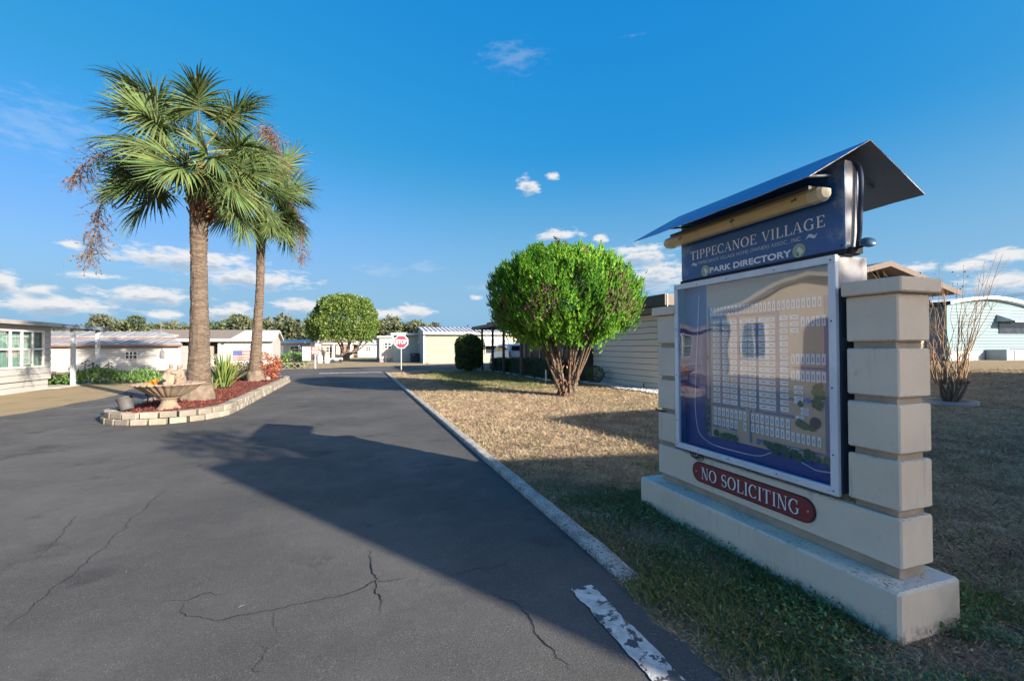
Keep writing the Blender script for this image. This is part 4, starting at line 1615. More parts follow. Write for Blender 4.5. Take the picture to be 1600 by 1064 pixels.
# ------------------------------------------------------------------ fountain, statuette, flowers
M_cast = pmat('cast_stone', (0.235, 0.18, 0.135), (0.165, 0.133, 0.106), scale=5, rough=.9, bump=.4, bscale=60, stain=((0.12, 0.112, 0.10), 6, .52, .72), c3=(0.27, 0.165, 0.115), s3=4)
fx_, fy_ = -3.22, 9.92
FT = thing('fountain', 'scalloped cast stone fountain basin on a fluted foot at the island end', 'fountain', (fx_, fy_, .2))
mb = MB()
mb.lathe(fx_, fy_, [(.19, .17), (.185, .235), (.15, .265), (.118, .33), (.116, .37), (.14, .405), (.175, .42), (.18, .435)], n=48, fn=lambda r0, z, a: r0 * (1 + .07 * (abs(math.cos(8 * a)) - .5)))
mb.build('pedestal', M_cast, FT)
mb = MB()
mb.lathe(fx_, fy_, [(.14, .432), (.19, .442), (.26, .478), (.345, .535), (.43, .60), (.49, .645), (.525, .662), (.54, .67), (.535, .690), (.515, .694), (.48, .672), (.36, .615), (.15, .58), (.0, .575)],
         n=176, fn=lambda r0, z, a: r0 * (1 + (.10 if r0 > .17 else .0) * (abs(math.cos(14 * a)) - .6)), cap=False)
mb.build('basin', M_cast, FT)
ST = None
mb = MB()
cx, cy, z0 = fx_ + .08, fy_ + .03, .585
mb.ellipsoid((cx, cy, z0 + .02), (.20, .17, .06), 12, 6)
mb.ellipsoid((cx - .06, cy, z0 + .14), (.105, .11, .16), 12, 8)
mb.ellipsoid((cx + .08, cy, z0 + .14), (.105, .11, .16), 12, 8)
mb.ellipsoid((cx - .075, cy - .01, z0 + .28), (.075, .075, .09), 12, 8)
mb.ellipsoid((cx + .075, cy, z0 + .27), (.085, .08, .09), 12, 8)
mb.ellipsoid((cx - .055, cy - .01, z0 + .405), (.036, .042, .05), 12, 8)
mb.ellipsoid((cx + .075, cy - .02, z0 + .385), (.04, .045, .045), 12, 8)
mb.ellipsoid((cx + .105, cy - .02, z0 + .405), (.03, .03, .03), 10, 6)
for s in (-1, 1):
    mb.tube([(cx + s * .12, cy - .02, z0 + .31), (cx + s * .15, cy - .09, z0 + .2), (cx + s * .06, cy - .12, z0 + .15)], [.034, .03, .026], n=8)
    mb.tube([(cx + s * .06, cy - .06, z0 + .09), (cx + s * .10, cy - .17, z0 + .10), (cx + s * .09, cy - .17, z0 + .02)], [.05, .045, .035], n=8)
mb.tube([(cx - .06, cy - .05, z0 + .30), (cx, cy - .08, z0 + .29), (cx + .06, cy - .05, z0 + .30)], [.03, .03, .03], n=8)
ST = mb.build('statuette', M_cast, loc=(cx, cy, z0))
rm = ST.modifiers.new('join', 'REMESH')
rm.mode = 'VOXEL'
rm.voxel_size = .011
rm.use_smooth_shade = True
sm_ = ST.modifiers.new('soften', 'SMOOTH')
sm_.iterations = 3
tag(ST, 'weathered stone statuette of two small seated figures inside the fountain basin', 'statue')
n = 120
P = np.array([fx_ - .19, fy_ - .16, .66]) + rng.normal(size=(n, 3)) * np.array([.042, .042, .04])
A = unit(rand_dirs(n) + np.array([0, -.2, .4]))
S = unit(np.cross(A, rand_dirs(n)))
V, Q = leaf_quads(P, A, S, rng.uniform(.04, .08, n), rng.uniform(.02, .04, n))
M_org = pmat('orange_petal', (0.72, 0.27, 0.03), (0.50, 0.15, 0.02), scale=30, rough=.6, island=.3, translucent=.2)
tag(np_mesh('orange_flowers', V, Q, M_org, loc=(fx_ - .19, fy_ - .16, .6)), 'bright orange clump of flowers lying in the fountain basin', 'flowers')

# tilted grey bucket and landscape spotlight
M_bucket = pmat('grey_bucket', (0.095, 0.095, 0.098), (0.065, 0.065, 0.068), scale=7, rough=.7, metal=.2)
bx, by, bz = -3.86, 9.98, .20
Mb = Matrix.Translation((bx, by, bz + .02)) @ Matrix.Rotation(R(-17), 4, 'Y') @ Matrix.Rotation(R(-8), 4, 'X')
mb = MB()
prof = [(.0, .0), (.095, .0), (.10, .02), (.118, .215), (.128, .22), (.128, .235), (.112, .235), (.095, .03), (.0, .025)]
n = 24
vs = [tuple(Mb @ Vector((r0 * math.cos(2 * math.pi * k / n), r0 * math.sin(2 * math.pi * k / n), z))) for (r0, z) in prof for k in range(n)]
mb.add(vs, [(i * n + k, i * n + (k + 1) % n, (i + 1) * n + (k + 1) % n, (i + 1) * n + k) for i in range(len(prof) - 1) for k in range(n)], 0, True)
tag(mb.build('bucket', M_bucket, loc=(bx, by, bz)), 'tilted grey bucket on the mulch at the near tip of the island', 'bucket')
bx, by, bz = -3.78, 10.75, .21
SPT = thing('spotlight', 'black box spotlight on two stakes between the bucket and the fountain', 'lamp', (bx, by, bz))
M_blk = flat('black_metal', (.018, .02, .024), rough=.5)
mb = MB().box(bx - .09, bx + .085, by - .05, by + .04, bz + .19, bz + .30, bev=.008)
mb.build('lamp_housing', M_blk, SPT)
MB().tube([(bx - .055, by, bz - .03), (bx - .055, by, bz + .2)], .013, n=8).build('stake', M_blk, SPT)
MB().tube([(bx + .03, by, bz - .03), (bx + .03, by, bz + .2)], .008, n=8).build('stake', M_blk, SPT)


# ------------------------------------------------------------------ strap-leaved lily, small plants, copper shrubs
def strap_plant(name, label, base, n, L, w, mat, seed, spread=1.0, group=None):
    r_ = np.random.default_rng(seed)
    mb = MB()
    for i in range(n):
        a = i * 2.4 + r_.normal() * .2
        el = R(r_.uniform(28, 86)) if i > 3 else R(84)
        d = Vector((math.cos(a) * math.cos(el), math.sin(a) * math.cos(el), math.sin(el)))
        q = Vector(base) + Vector((math.cos(a), math.sin(a), 0)) * r_.uniform(0, .14) * spread
        side = Vector((-math.sin(a), math.cos(a), 0))
        LL = L * r_.uniform(.65, 1.1)
        vs, seg = [], 6
        bend = r_.uniform(.04, .22)
        for j in range(seg + 1):
            u = j / seg
            ww = w * (.7 + .5 * math.sin(math.pi * u)) * (1 - u ** 4) + .002
            up_ = side.cross(d).normalized()
            vs += [q - side * ww + up_ * ww * .35, q.copy(), q + side * ww + up_ * ww * .35]
            d = (d + Vector((0, 0, -bend * u * 1.4))).normalized()
            q = q + d * LL / seg
        mb.add(vs, [f for j in range(seg) for f in ((3 * j, 3 * j + 1, 3 * j + 4, 3 * j + 3), (3 * j + 1, 3 * j + 2, 3 * j + 5, 3 * j + 4))])
    return tag(mb.build(name, mat, loc=base), label, 'plant', group)


M_lily = pmat('lily_leaf', (0.15, 0.22, 0.055), (0.085, 0.14, 0.04), scale=3, rough=.45, island=.35, translucent=.15)
strap_plant('lily_plant', 'clump of long green strap leaves between the two palms on the island', (-3.43, 14.5, .25), 70, .95, 0.023, M_lily, 4)
strap_plant('lily_plant', 'low pale green tuft at the foot of the thick palm', (-3.5, 13.5, .25), 34, .36, .014, pmat('tuft_leaf', (0.20, 0.20, 0.09), (0.15, 0.17, 0.06), scale=4, rough=.6, island=.4), 8)


def leaf_ball(name, c, r, n, size, mats, seed, up_bias=.3, mix=None, shell=.55, loc=None, parent=None, lumps=.18, lf=3.0, aspect=.5, clip=None):
    """Leaves spread through an ellipsoid, most of them near its uneven surface."""
    r_ = np.random.default_rng(seed)
    D = unit(r_.normal(size=(n, 3)))
    rad = shell + (1 - shell) * r_.random(n) ** .5
    rad = rad * (1 + lumps * lump(D, lf, seed))
    P = D * rad[:, None] * np.array(r) + np.array(c)
    if clip is not None:
        P[:, 2] = np.maximum(P[:, 2], clip + .02 * r_.random(n))
    A = unit(D * .8 + r_.normal(size=(n, 3)) * .7 + np.array([0, 0, up_bias]))
    S = unit(np.cross(A, r_.normal(size=(n, 3))))
    V, Q = leaf_quads(P, A, S, size * r_.uniform(.6, 1.3, n), size * aspect * r_.uniform(.7, 1.2, n))
    mi = None
    if mix is not None:
        mi = mix(P, r_)
    return np_mesh(name, V, Q, mats, parent=parent, loc=loc, mi=mi)


M_cop = pmat('copper_leaf', (0.34, 0.085, 0.03), (0.22, 0.06, 0.03), scale=5, rough=.6, island=.4, translucent=.15)
M_pink = pmat('pinkish_leaf', (0.42, 0.26, 0.22), (0.28, 0.14, 0.11), scale=5, rough=.6, island=.4, translucent=.15)
M_stem = flat('woody_stem', (.14, .10, .075), rough=.95)


def shrub(name, label, c, r, n, size, mats, seed, mix=None, stems=7, cat='shrub', group=None, **kw):
    T = thing(name, label, cat, (c[0], c[1], c[2] - r[2]), group)
    mb = MB()
    r_ = np.random.default_rng(seed)
    for k in range(stems):
        d = r_.normal(size=2) * .45
        mb.tube([(c[0] + d[0] * .1, c[1] + d[1] * .1, c[2] - r[2] - .03), (c[0] + d[0] * r[0] * .6, c[1] + d[1] * r[1] * .6, c[2]), (c[0] + d[0] * r[0], c[1] + d[1] * r[1], c[2] + r[2] * .5)], [.012, .008, .004], n=5)
    mb.build('stems', M_stem, T)
    leaf_ball('foliage', c, r, n, size, mats, seed, mix=mix, parent=T, **kw)
    return T


shrub('copper_shrub', 'copper leaved shrub with pinkish top beyond the slimmer palm', (-2.95, 17.9, .68), (.50, .5, .46), 1500, .09, [M_cop, M_pink], 21,
      mix=lambda P, r_: (P[:, 2] + .12 * r_.normal(size=len(P)) > .88).astype(int), lumps=.3)
shrub('copper_shrub', 'small rusty red shrub behind the slimmer palm trunk', (-3.75, 18.3, .5), (.42, .4, .30), 600, .08, [M_cop], 22, lumps=.3)
o = MB().ellipsoid((-2.75, 17.0, .29), (.09, .08, .07), 9, 6, fn=lambda d: 1 + .2 * mnoise.noise(d * 2)).build('stone', M_cast, loc=(-2.75, 17.0, .22))
tag(o, 'small pale stone on the mulch in front of the copper shrub', 'stone')

# ================================================================== BUILDINGS (positions worked out from image pixels, held as plain numbers)
M_wsid = pmat('white_siding', (0.355, 0.35, 0.342), (0.315, 0.312, 0.305), scale=2, rough=.55, stain=((0.29, 0.275, 0.255), 2.5, .60, .8))
M_wtrim = flat('white_trim', (0.58, 0.58, 0.57), rough=.5, var=.06)
M_beige = pmat('beige_plank', (0.74, 0.66, 0.55), (0.68, 0.61, 0.51), scale=2, rough=.6, stain=((0.40, 0.36, 0.30), 3, .6, .8))
M_brown = pmat('dark_brown_fascia', (0.085, 0.062, 0.05), (0.06, 0.045, 0.038), scale=3, rough=.6)
M_brown2 = pmat('brown_fascia', (0.19, 0.115, 0.085), (0.15, 0.09, 0.07), scale=3, rough=.6)
M_tin = pmat('weathered_tin_roof', (0.40, 0.40, 0.41), (0.27, 0.265, 0.27), scale=1.2, rough=.55, metal=.1, stain=((0.20, 0.185, 0.18), 1.2, .55, .7), stretch=(2.2, .5, 1))
M_rib = flat('tin_roof_rib', (0.20, 0.20, 0.225), rough=.5, metal=.3)
M_glassd = pmat('dark_window_glass', (0.035, 0.045, 0.05), (0.02, 0.025, 0.03), scale=2, rough=.06, spec=.8)
M_curt = pmat('pale_curtain', (0.20, 0.29, 0.235), (0.11, 0.18, 0.14), scale=16, rough=.9, stretch=(1, 1, .1))
M_conc = pmat('concrete', (0.44, 0.41, 0.37), (0.34, 0.32, 0.29), scale=3, rough=.95, bump=.3)


def lap(mb, p0, p1, z0, z1, pitch, out, mi=0, proud=.014):
    """Overlapping boards on a wall from p0 to p1 (xy); out = outward xy normal."""
    n = max(1, round((z1 - z0) / pitch))
    h = (z1 - z0) / n
    for k in range(n):
        a, b = z0 + k * h, z0 + (k + 1) * h
        o1 = (out[0] * proud, out[1] * proud)
        A, B = (p0[0] + o1[0], p0[1] + o1[1]), (p1[0] + o1[0], p1[1] + o1[1])
        g = min(.03, h * .2)
        mb.quad((A[0], A[1], a + g), (B[0], B[1], a + g), (p1[0], p1[1], b), (p0[0], p0[1], b), mi)
        o2 = (-out[0] * .012, -out[1] * .012)
        C, D = (p0[0] + o2[0], p0[1] + o2[1]), (p1[0] + o2[0], p1[1] + o2[1])
        mb.quad((C[0], C[1], a + g), (D[0], D[1], a + g), (B[0], B[1], a + g), (A[0], A[1], a + g), mi)
        mb.quad((C[0], C[1], a), (D[0], D[1], a), (D[0], D[1], a + g), (C[0], C[1], a + g), mi)
        mb.quad((p0[0], p0[1], a), (p1[0], p1[1], a), (D[0], D[1], a), (C[0], C[1], a), mi)
    return mb


def window(parent, M, w, h, cols, rows, frame_mat, pane_mat, fw=.05, mull=.03, name='window', curtain=None):
    """Frame with its panes; M: local x across, y up, z out of the wall."""
    mb = MB()
    mb.box(-w / 2, w / 2, -h / 2, -h / 2 + fw, 0, .05, M=M).box(-w / 2, w / 2, h / 2 - fw, h / 2, 0, .05, M=M)
    mb.box(-w / 2, -w / 2 + fw, -h / 2 + fw, h / 2 - fw, 0, .049, M=M).box(w / 2 - fw, w / 2, -h / 2 + fw, h / 2 - fw, 0, .049, M=M)
    iw, ih = w - 2 * fw, h - 2 * fw
    for c in range(1, cols):
        x = -iw / 2 + iw * c / cols
        mb.box(x - mull / 2, x + mull / 2, -ih / 2, ih / 2, .004, .045, M=M)
    for r_ in range(1, rows):
        y = -ih / 2 + ih * r_ / rows
        mb.box(-iw / 2, iw / 2, y - mull / 2, y + mull / 2, .005, .040, M=M)
    f = mb.build(name, frame_mat, parent)
    for c in range(cols):
        for r_ in range(rows):
            xa, xb = -iw / 2 + iw * c / cols + mull / 2, -iw / 2 + iw * (c + 1) / cols - mull / 2
            ya, yb = -ih / 2 + ih * r_ / rows + mull / 2, -ih / 2 + ih * (r_ + 1) / rows - mull / 2
            pm = pane_mat[(c + r_ * cols) % len(pane_mat)] if isinstance(pane_mat, list) else pane_mat
            MB().box(xa, xb, ya, yb, .012, .018, M=M).build('pane', pm, f)
    return f


def east_M(x, y, z):
    """Wall facing +X: local x runs towards +Y."""
    return Matrix(((0, 0, 1, x), (1, 0, 0, y), (0, 1, 0, z), (0, 0, 0, 1)))


def planks_x(parent, x, ya, yb, z0, z1, n, mat, proud, holes=()):
    """Separate boards on a wall at constant x (proud = outward offset, sign gives the side)."""
    h = (z1 - z0) / n
    src = {}
    for k in range(n):
        a = z0 + k * h
        segs = [(ya, yb)]
        for (hy0, hy1, hz0, hz1) in holes:
            if a + h > hz0 + .02 and a < hz1 - .02:
                segs = [s for (s0, s1) in segs for s in ((s0, min(s1, hy0)), (max(s0, hy1), s1)) if s[1] - s[0] > .02]
        for (s0, s1) in segs:
            L = s1 - s0
            if 'p' not in src:
                mb = MB()
                vs = [(x, 0, 0), (x + proud * 1.8, 0, 0), (x + proud * .9, 0, h - .016), (x, 0, h - .016)]
                vs += [(a_, 1.0, c_) for a_, b_, c_ in vs]
                mb.add(vs, [(0, 1, 2, 3), (7, 6, 5, 4), (0, 4, 5, 1), (1, 5, 6, 2), (2, 6, 7, 3), (3, 7, 4, 0)])
                o = mb.build('plank', mat, parent, loc=(0, 0, 0))
                src['p'] = o
            else:
                o = copy_part(src['p'], parent, (0, 0, 0))
            o.location = Vector((.002 * rng.normal() * .4, s0, a)) - ROOT_LOC[parent.name]
            o.scale = (1, L - .002, 1)


# ---- white house on the west side of the lane
LH = thing('white_house', 'low white sided mobile home with a four pane window and a patio roof on posts', 'house', (-9.55, 17.6, 0))
WY0, WY1, WZ0, WZ1 = 16.85, 18.92, .734, 1.90
planks_x(LH, -9.55, 15.9, 19.25, .345, 2.095, 9, M_wsid, .012, holes=((WY0, WY1, WZ0, WZ1),))
planks_x(LH, -9.60, 15.9, 19.20, .0, .345, 2, M_wsid, .010)
mb = MB()
mb.box(-15, -9.60, 15.9, 19.19, .0, .34).box(-15, -9.70, 15.9, 19.24, .341, 2.02)
for (a, b, c, d) in ((15.9, WY0, .341, 2.02), (WY1, 19.24, .341, 2.02), (WY0 + .001, WY1 - .001, .342, WZ0), (WY0 + .001, WY1 - .001, WZ1, 2.019)):
    mb.box(-9.699, -9.552, a, b, c, d)
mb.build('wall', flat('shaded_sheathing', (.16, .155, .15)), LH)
f = window(LH, east_M(-9.575, (WY0 + WY1) / 2, (WZ0 + WZ1) / 2), WY1 - WY0, WZ1 - WZ0, 4, 2, M_wtrim, glass_mat('window_glass', ior=1.7), fw=.055, mull=.05)
mb = MB()
nn = 150
vs = []
for i in range(nn + 1):
    y = WY0 + .05 + (WY1 - WY0 - .1) * i / nn
    xx = -9.655 + .016 * math.sin(i * .95) + .006 * math.sin(i * 2.3)
    vs += [(xx, y, WZ0 + .03), (xx, y, WZ1 - .03)]
mb.add(vs, [(2 * i, 2 * i + 2, 2 * i + 3, 2 * i + 1) for i in range(nn)], 0, True)
mb.build('curtain', M_curt, LH)
mb = MB().box(-15.2, -9.3, 15.6, 19.32, 2.06, 2.075)
vs = [(-9.3, 15.6, 2.16), (-9.3, 19.32, 2.16), (-12.3, 19.32, 2.42), (-12.3, 15.6, 2.42), (-15.2, 15.6, 2.16), (-15.2, 19.32, 2.16)]
mb.add(vs, [(0, 1, 2, 3), (3, 2, 5, 4)])
mb.box(-9.33, -9.28, 15.6, 19.32, 2.045, 2.165)
roof = mb.build('roof', [M_tin], LH)
mb = MB().box(-13.2, -9.27, 19.33, 22.25, 2.085, 2.125)
mb.box(-9.31, -9.255, 19.33, 22.25, 2.03, 2.15)
pr = mb.build('patio_roof', pmat('blue_grey_patio_roof', (0.20, 0.25, 0.33), (0.15, 0.19, 0.26), scale=2, rough=.5, metal=.2), LH)
for y in np.arange(19.5, 22.25, .3):
    MB().box(-13.2, -9.32, y - .02, y + .02, 2.127, 2.15).build('roof_rib', M_rib, pr) if y < 19.6 else copy_part(pr.children[0], pr, (0, y - 19.5, 0))
M_post = flat('grey_blue_post', (0.42, 0.46, 0.52), rough=.5)
for (x, y) in ((-9.45, 20.32), (-9.45, 21.95), (-12.9, 20.3), (-12.9, 21.95)):
    MB().box(x - .055, x + .055, y - .055, y + .055, .03, 2.084).build('post', M_post, LH)
MB().tube([(-9.30, 22.2, 2.03), (-9.30, 22.2, 2.0), (-9.44, 22.0, 1.90), (-9.455, 21.99, 1.85)], .03, n=8).build('downspout', M_post, LH)
MB().box(-13.2, -9.35, 19.3, 22.2, -.02, .03).build('patio_slab', M_conc, LH)

FB = thing('flower_box', 'low brown flower box with small red flowers beside the white mobile home', 'planter', (-10.9, 21.3, .03))
MB().box(-11.5, -10.3, 21.1, 21.45, .03, .36, bev=.01).build('box', M_brown2, FB)
leaf_ball('flowers', (-10.9, 21.27, .42), (.55, .15, .1), 260, .06, [pmat('red_petal', (.42, .05, .04), (.3, .04, .04), scale=20), M_lily], 31, mix=lambda P, r_: (r_.random(len(P)) > .4).astype(int), parent=FB)
LP = thing('lamp_post', 'white lamp post between the patio post and the white metal roofed building', 'lamp', (-14.75, 28.0, 0))
MB().tube([(-14.75, 28.0, 0), (-14.75, 28.0, 1.72)], .055, n=10).build('pole', M_wtrim, LP)
MB().lathe(-14.75, 28.0, [(.05, 1.72), (.11, 1.75), (.13, 1.9), (.08, 2.0), (.0, 2.03)], n=12).build('lantern', M_wtrim, LP)
n = 2600
Dx = rng.uniform(-1, 1, n)
cx_, cy_ = -9.0 + 1.75 * Dx, 21.35 + .95 * rng.uniform(-1, 1, n) + .12 * Dx
hz = .42 * np.clip(1 - (np.abs(Dx)) ** 4, .1, 1) * (1 + .25 * np.sin(cx_ * 3.1 + cy_ * 2))
P = np.stack([cx_, cy_, hz * rng.random(n) ** .6], 1)
A = unit(rng.normal(size=(n, 3)) * .6 + np.array([.1, -.2, .8]))
S = unit(np.cross(A, rng.normal(size=(n, 3))))
V, Q = leaf_quads(P, A, S, rng.uniform(.12, .24, n), rng.uniform(.03, .06, n))
M_fern = pmat('fern_leaf', (0.13, 0.23, 0.055), (0.07, 0.14, 0.035), scale=1.5, rough=.55, island=.4, translucent=.15)
stuff(np_mesh('ferns', V, Q, M_fern, loc=(-9, 21.3, 0)), 'low bed of bright green ferns in front of the patio posts', 'plants')
dk = MB()
for k in range(6):
    x0, y0 = -9.75 + .16 * k, 21.75 + .1 * math.sin(k * 2)
    dk.tube([(x0, y0, 0), (x0 + .05 * math.sin(k), y0, .5), (x0 + .1 * math.sin(k * 2), y0, .75 + .1 * math.cos(k))], .009, n=5)
    for j in range(4):
        a = j * 1.7 + k
        q = Vector((x0 + .1 * math.sin(k * 2), y0, .75 + .1 * math.cos(k) - .05 * j))
        dk.add([q, q + Vector((.07 * math.cos(a), .07 * math.sin(a), .05)), q + Vector((.17 * math.cos(a), .17 * math.sin(a), -.02)), q + Vector((.07 * math.cos(a + .9), .07 * math.sin(a + .9), .0))], [(0, 1, 2, 3)])
tag(dk.build('dark_plant', pmat('dark_leaf', (.03, .035, .03), (.02, .025, .02), rough=.5), loc=(-9.4, 21.75, 0)), 'dark leaved plant on thin stalks rising out of the fern bed', 'plant')


# ---- white building with two tier tin roof
def rib_roof(T, xa, xb, ya, za, yb, zb, pitch, mat=None, rib=None, th=.03, name='roof', xb2=None):
    """Ribbed metal slope from the eave (ya,za) up to (yb,zb), between xa and xb."""
    mb = MB()
    xt = xb if xb2 is None else xb2
    mb.add([(xa, ya, za), (xb, ya, za), (xt, yb, zb), (xa, yb, zb), (xa, ya, za - th), (xb, ya, za - th), (xt, yb, zb - th), (xa, yb, zb - th)],
           [(0, 1, 2, 3), (7, 6, 5, 4), (0, 4, 5, 1), (1, 5, 6, 2), (2, 6, 7, 3), (3, 7, 4, 0)])
    rf = mb.build(name, mat or M_tin, T)
    n = int((xb - xa) / pitch)
    src = None
    for k in range(n + 1):
        x = xa + .03 + (xt - xa - .06) * k / n
        if src is None:
            x0 = x
            h = .045
            mb = MB().add([(x - .03, ya, za + .001), (x + .03, ya, za + .001), (x + .03, yb, zb + .001), (x - .03, yb, zb + .001), (x - .02, ya, za + h), (x + .02, ya, za + h), (x + .02, yb, zb + h), (x - .02, yb, zb + h)],
                          [(4, 5, 6, 7), (0, 1, 5, 4), (1, 2, 6, 5), (2, 3, 7, 6), (3, 0, 4, 7)])
            src = mb.build('roof_rib', rib or mat or M_tin, rf)
        else:
            copy_part(src, rf, (x - x0, 0, 0))
    return rf


SH = thing('metal_roof_building', 'long white building with a brown edged two tier metal roof and one small window', 'building', (-14, 33, 0))
mb = MB().box(-26, -9.92, 32.33, 40, -.05, 1.44)
lap(mb, (-26, 32.32), (-9.92, 32.32), 0, 1.42, .14, (0, -1))
lap(mb, (-9.91, 32.32), (-9.91, 40), 0, 1.42, .14, (1, 0))
mb.build('wall', M_wsid, SH)
MB().box(-26.2, -9.74, 32.02, 32.12, 1.43, 1.56).build('fascia', M_brown2, SH)
rib_roof(SH, -26.2, -9.75, 32.0, 1.575, 34.2, 1.925, .42, xb2=-10.75, rib=M_rib)
MB().box(-26.2, -10.72, 34.21, 34.3, 1.90, 2.03).build('fascia', M_brown2, SH)
rib_roof(SH, -26.2, -10.75, 34.2, 2.04, 36.4, 2.42, .42, xb2=-12.1, rib=M_rib)
MB().box(-26.0, -12.3, 36.2, 39.8, 1.44, 2.3).build('upper_wall', M_wsid, SH)
MB().box(-10.9, -10.7, 32.22, 32.30, .75, 1.15, bev=.01).build('meter_box', M_rib, SH)
MB().tube([(-10.8, 32.26, 1.15), (-10.8, 32.26, 1.42)], .02, n=6).build('meter_pipe', M_rib, SH)
for x in (-15.2, -17.5):
    MB().box(x, x + .35, 32.24, 32.30, .12, .27).build('vent', M_rib, SH)
window(SH, face_south(-12.33, 32.30, .915), .60, .46, 3, 2, M_wtrim, M_glassd, fw=.03, mull=.035)
MB().box(-9.99, -9.90, 32.24, 32.31, 0, 1.43).build('downspout', M_wtrim, SH)
MB().tube([(-12.0, 35.6, 2.1), (-12.0, 35.6, 2.95)], .02, n=6).tube([(-12.35, 35.6, 2.9), (-11.6, 35.6, 2.95)], .012, n=5).tube([(-12.3, 35.3, 2.9), (-12.3, 35.9, 2.9)], .01, n=5).tube([(-11.8, 35.4, 2.93), (-11.8, 35.8, 2.93)], .01, n=5).build('antenna', M_rib, SH)

# ---- house with the flag
FH = thing('porch_house', 'white house with a brown shingle roof and a recessed porch behind the thick palm', 'house', (-11, 41, 0))
M_shing = pmat('brown_shingles', (0.20, 0.165, 0.14), (0.145, 0.12, 0.105), scale=12, rough=.95, bump=.4)
mb = MB().box(-14.5, -9.56, 41.0, 45.0, 0, 1.9)
mb.build('wall', M_wsid, FH)
mb = MB()
mb.add([(-15, 38.3, 1.95), (-8.4, 38.3, 1.95), (-8.0, 43.0, 2.78), (-15, 43.0, 2.78), (-15, 47, 1.95), (-8.0, 47, 1.95), (-15, 38.3, 1.9), (-8.4, 38.3, 1.9)], [(0, 1, 2, 3), (3, 2, 5, 4), (6, 7, 1, 0), (1, 5, 2)])
mb.build('roof', M_shing, FH)
MB().box(-15, -5.75, 38.18, 38.28, 1.78, 1.96).build('fascia', M_wtrim, FH)
MB().box(-14.9, -9.57, 38.3, 41, 1.74, 1.78).build('porch_ceiling', M_wsid, FH)
for x in (-14.2, -12.0):
    MB().box(x - .05, x + .05, 38.35, 38.45, 0, 1.74).build('post', M_wtrim, FH)
for x in (-10.35, -11.6):
    window(FH, face_south(x, 40.99, 1.15), .8, .7, 2, 2, M_wtrim, M_glassd, fw=.05, mull=.04)
MB().box(-14.4, -9.57, 38.4, 40.9, -.02, .05).build('porch_floor', M_conc, FH)
GB = thing('gabled_house', 'white panelled house with a pale gabled roof carrying the flag', 'house', (-7.5, 40.5, 0))
mb = MB()
mb.box(-9.54, -5.92, 38.62, 42.4, 0, 1.78)
mb.add([(-5.92, 38.62, 1.781), (-5.92, 42.4, 1.781), (-5.92, 40.5, 2.56), (-6.6, 40.5, 2.56), (-6.6, 38.62, 1.781), (-6.6, 42.4, 1.781)], [(0, 1, 2), (0, 2, 3, 4), (1, 5, 3, 2)])
for k in range(17):
    x = -9.50 + k * .22
    mb.box(x - .012, x + .012, 38.605, 38.619, 0, 1.77)
mb.build('wall', M_wsid, GB)
mb = MB()
mb.add([(-8.7, 38.15, 1.93), (-5.70, 38.15, 1.93), (-5.70, 40.5, 2.68), (-8.1, 40.5, 2.68), (-8.1, 42.7, 1.93), (-5.70, 42.7, 1.93)], [(0, 1, 2, 3), (3, 2, 5, 4)])
mb.build('roof', pmat('pale_roof', (.50, .50, .52), (.42, .42, .45), scale=3, rough=.7), GB)
mb = MB()
for (ya, za, yb, zb) in ((38.15, 1.93, 40.5, 2.68), (42.7, 1.93, 40.5, 2.68)):
    mb.add([(-5.69, ya, za), (-5.69, yb, zb), (-5.69, yb, zb - .12), (-5.69, ya, za - .12), (-5.74, ya, za - .001), (-5.74, yb, zb - .001), (-5.74, yb, zb - .121), (-5.74, ya, za - .121)],
           [(0, 1, 2, 3), (7, 6, 5, 4), (3, 2, 6, 7)])
mb.build('fascia', M_wtrim, GB)
MB().box(-6.55, -6.35, 38.55, 38.604, 0, 1.6).build('corner_board', pmat('grey_trim', (.5, .5, .52), rough=.6), GB)
MB().ellipsoid((-9.2, 38.56, 1.6), (.09, .07, .06), 8, 5).build('wall_lamp', M_dark, GB)
# flag: canton, stars and stripes in cloth panels
fx0, fx1, fz0, fz1, fy = -8.53, -7.16, .40, 1.10, 38.57
M_fr, M_fw, M_fb = flat('flag_red', (.22, .01, .02), rough=.8), flat('flag_white', (.34, .33, .325), rough=.8), flat('flag_blue', (.04, .06, .20), rough=.8)
mb = MB()
NX = 24
cw = fx0 + (fx1 - fx0) * .42


def fwave(x):
    return fy + .02 * math.sin((x - fx0) * 7)


for s in range(13):
    a, b = fz1 - (fz1 - fz0) * s / 13, fz1 - (fz1 - fz0) * (s + 1) / 13
    for i in range(NX):
        xa, xb = fx0 + (fx1 - fx0) * i / NX, fx0 + (fx1 - fx0) * (i + 1) / NX
        if s < 7 and xb <= cw + .03:
            mi = 2
        else:
            mi = s % 2
        mb.quad((xa, fwave(xa), b), (xb, fwave(xb), b), (xb, fwave(xb), a), (xa, fwave(xa), a), mi)
for r_ in range(9):
    for c in range(6 if r_ % 2 == 0 else 5):
        x = fx0 + .05 + (c + (.5 if r_ % 2 else 0)) * .087
        z = fz1 - .035 - r_ * .038
        pts = []
        for k in range(10):
            rr = .015 if k % 2 == 0 else .006
            pts.append((x + rr * math.sin(k * math.pi / 5), fwave(x) - .004, z + rr * math.cos(k * math.pi / 5)))
        mb.add(pts, [tuple(range(10))], 1)
tag(mb.build('flag', [M_fr, M_fw, M_fb], loc=(fx0, fy, fz0)), 'American stars and stripes flag hung on the white panelled wall', 'flag')


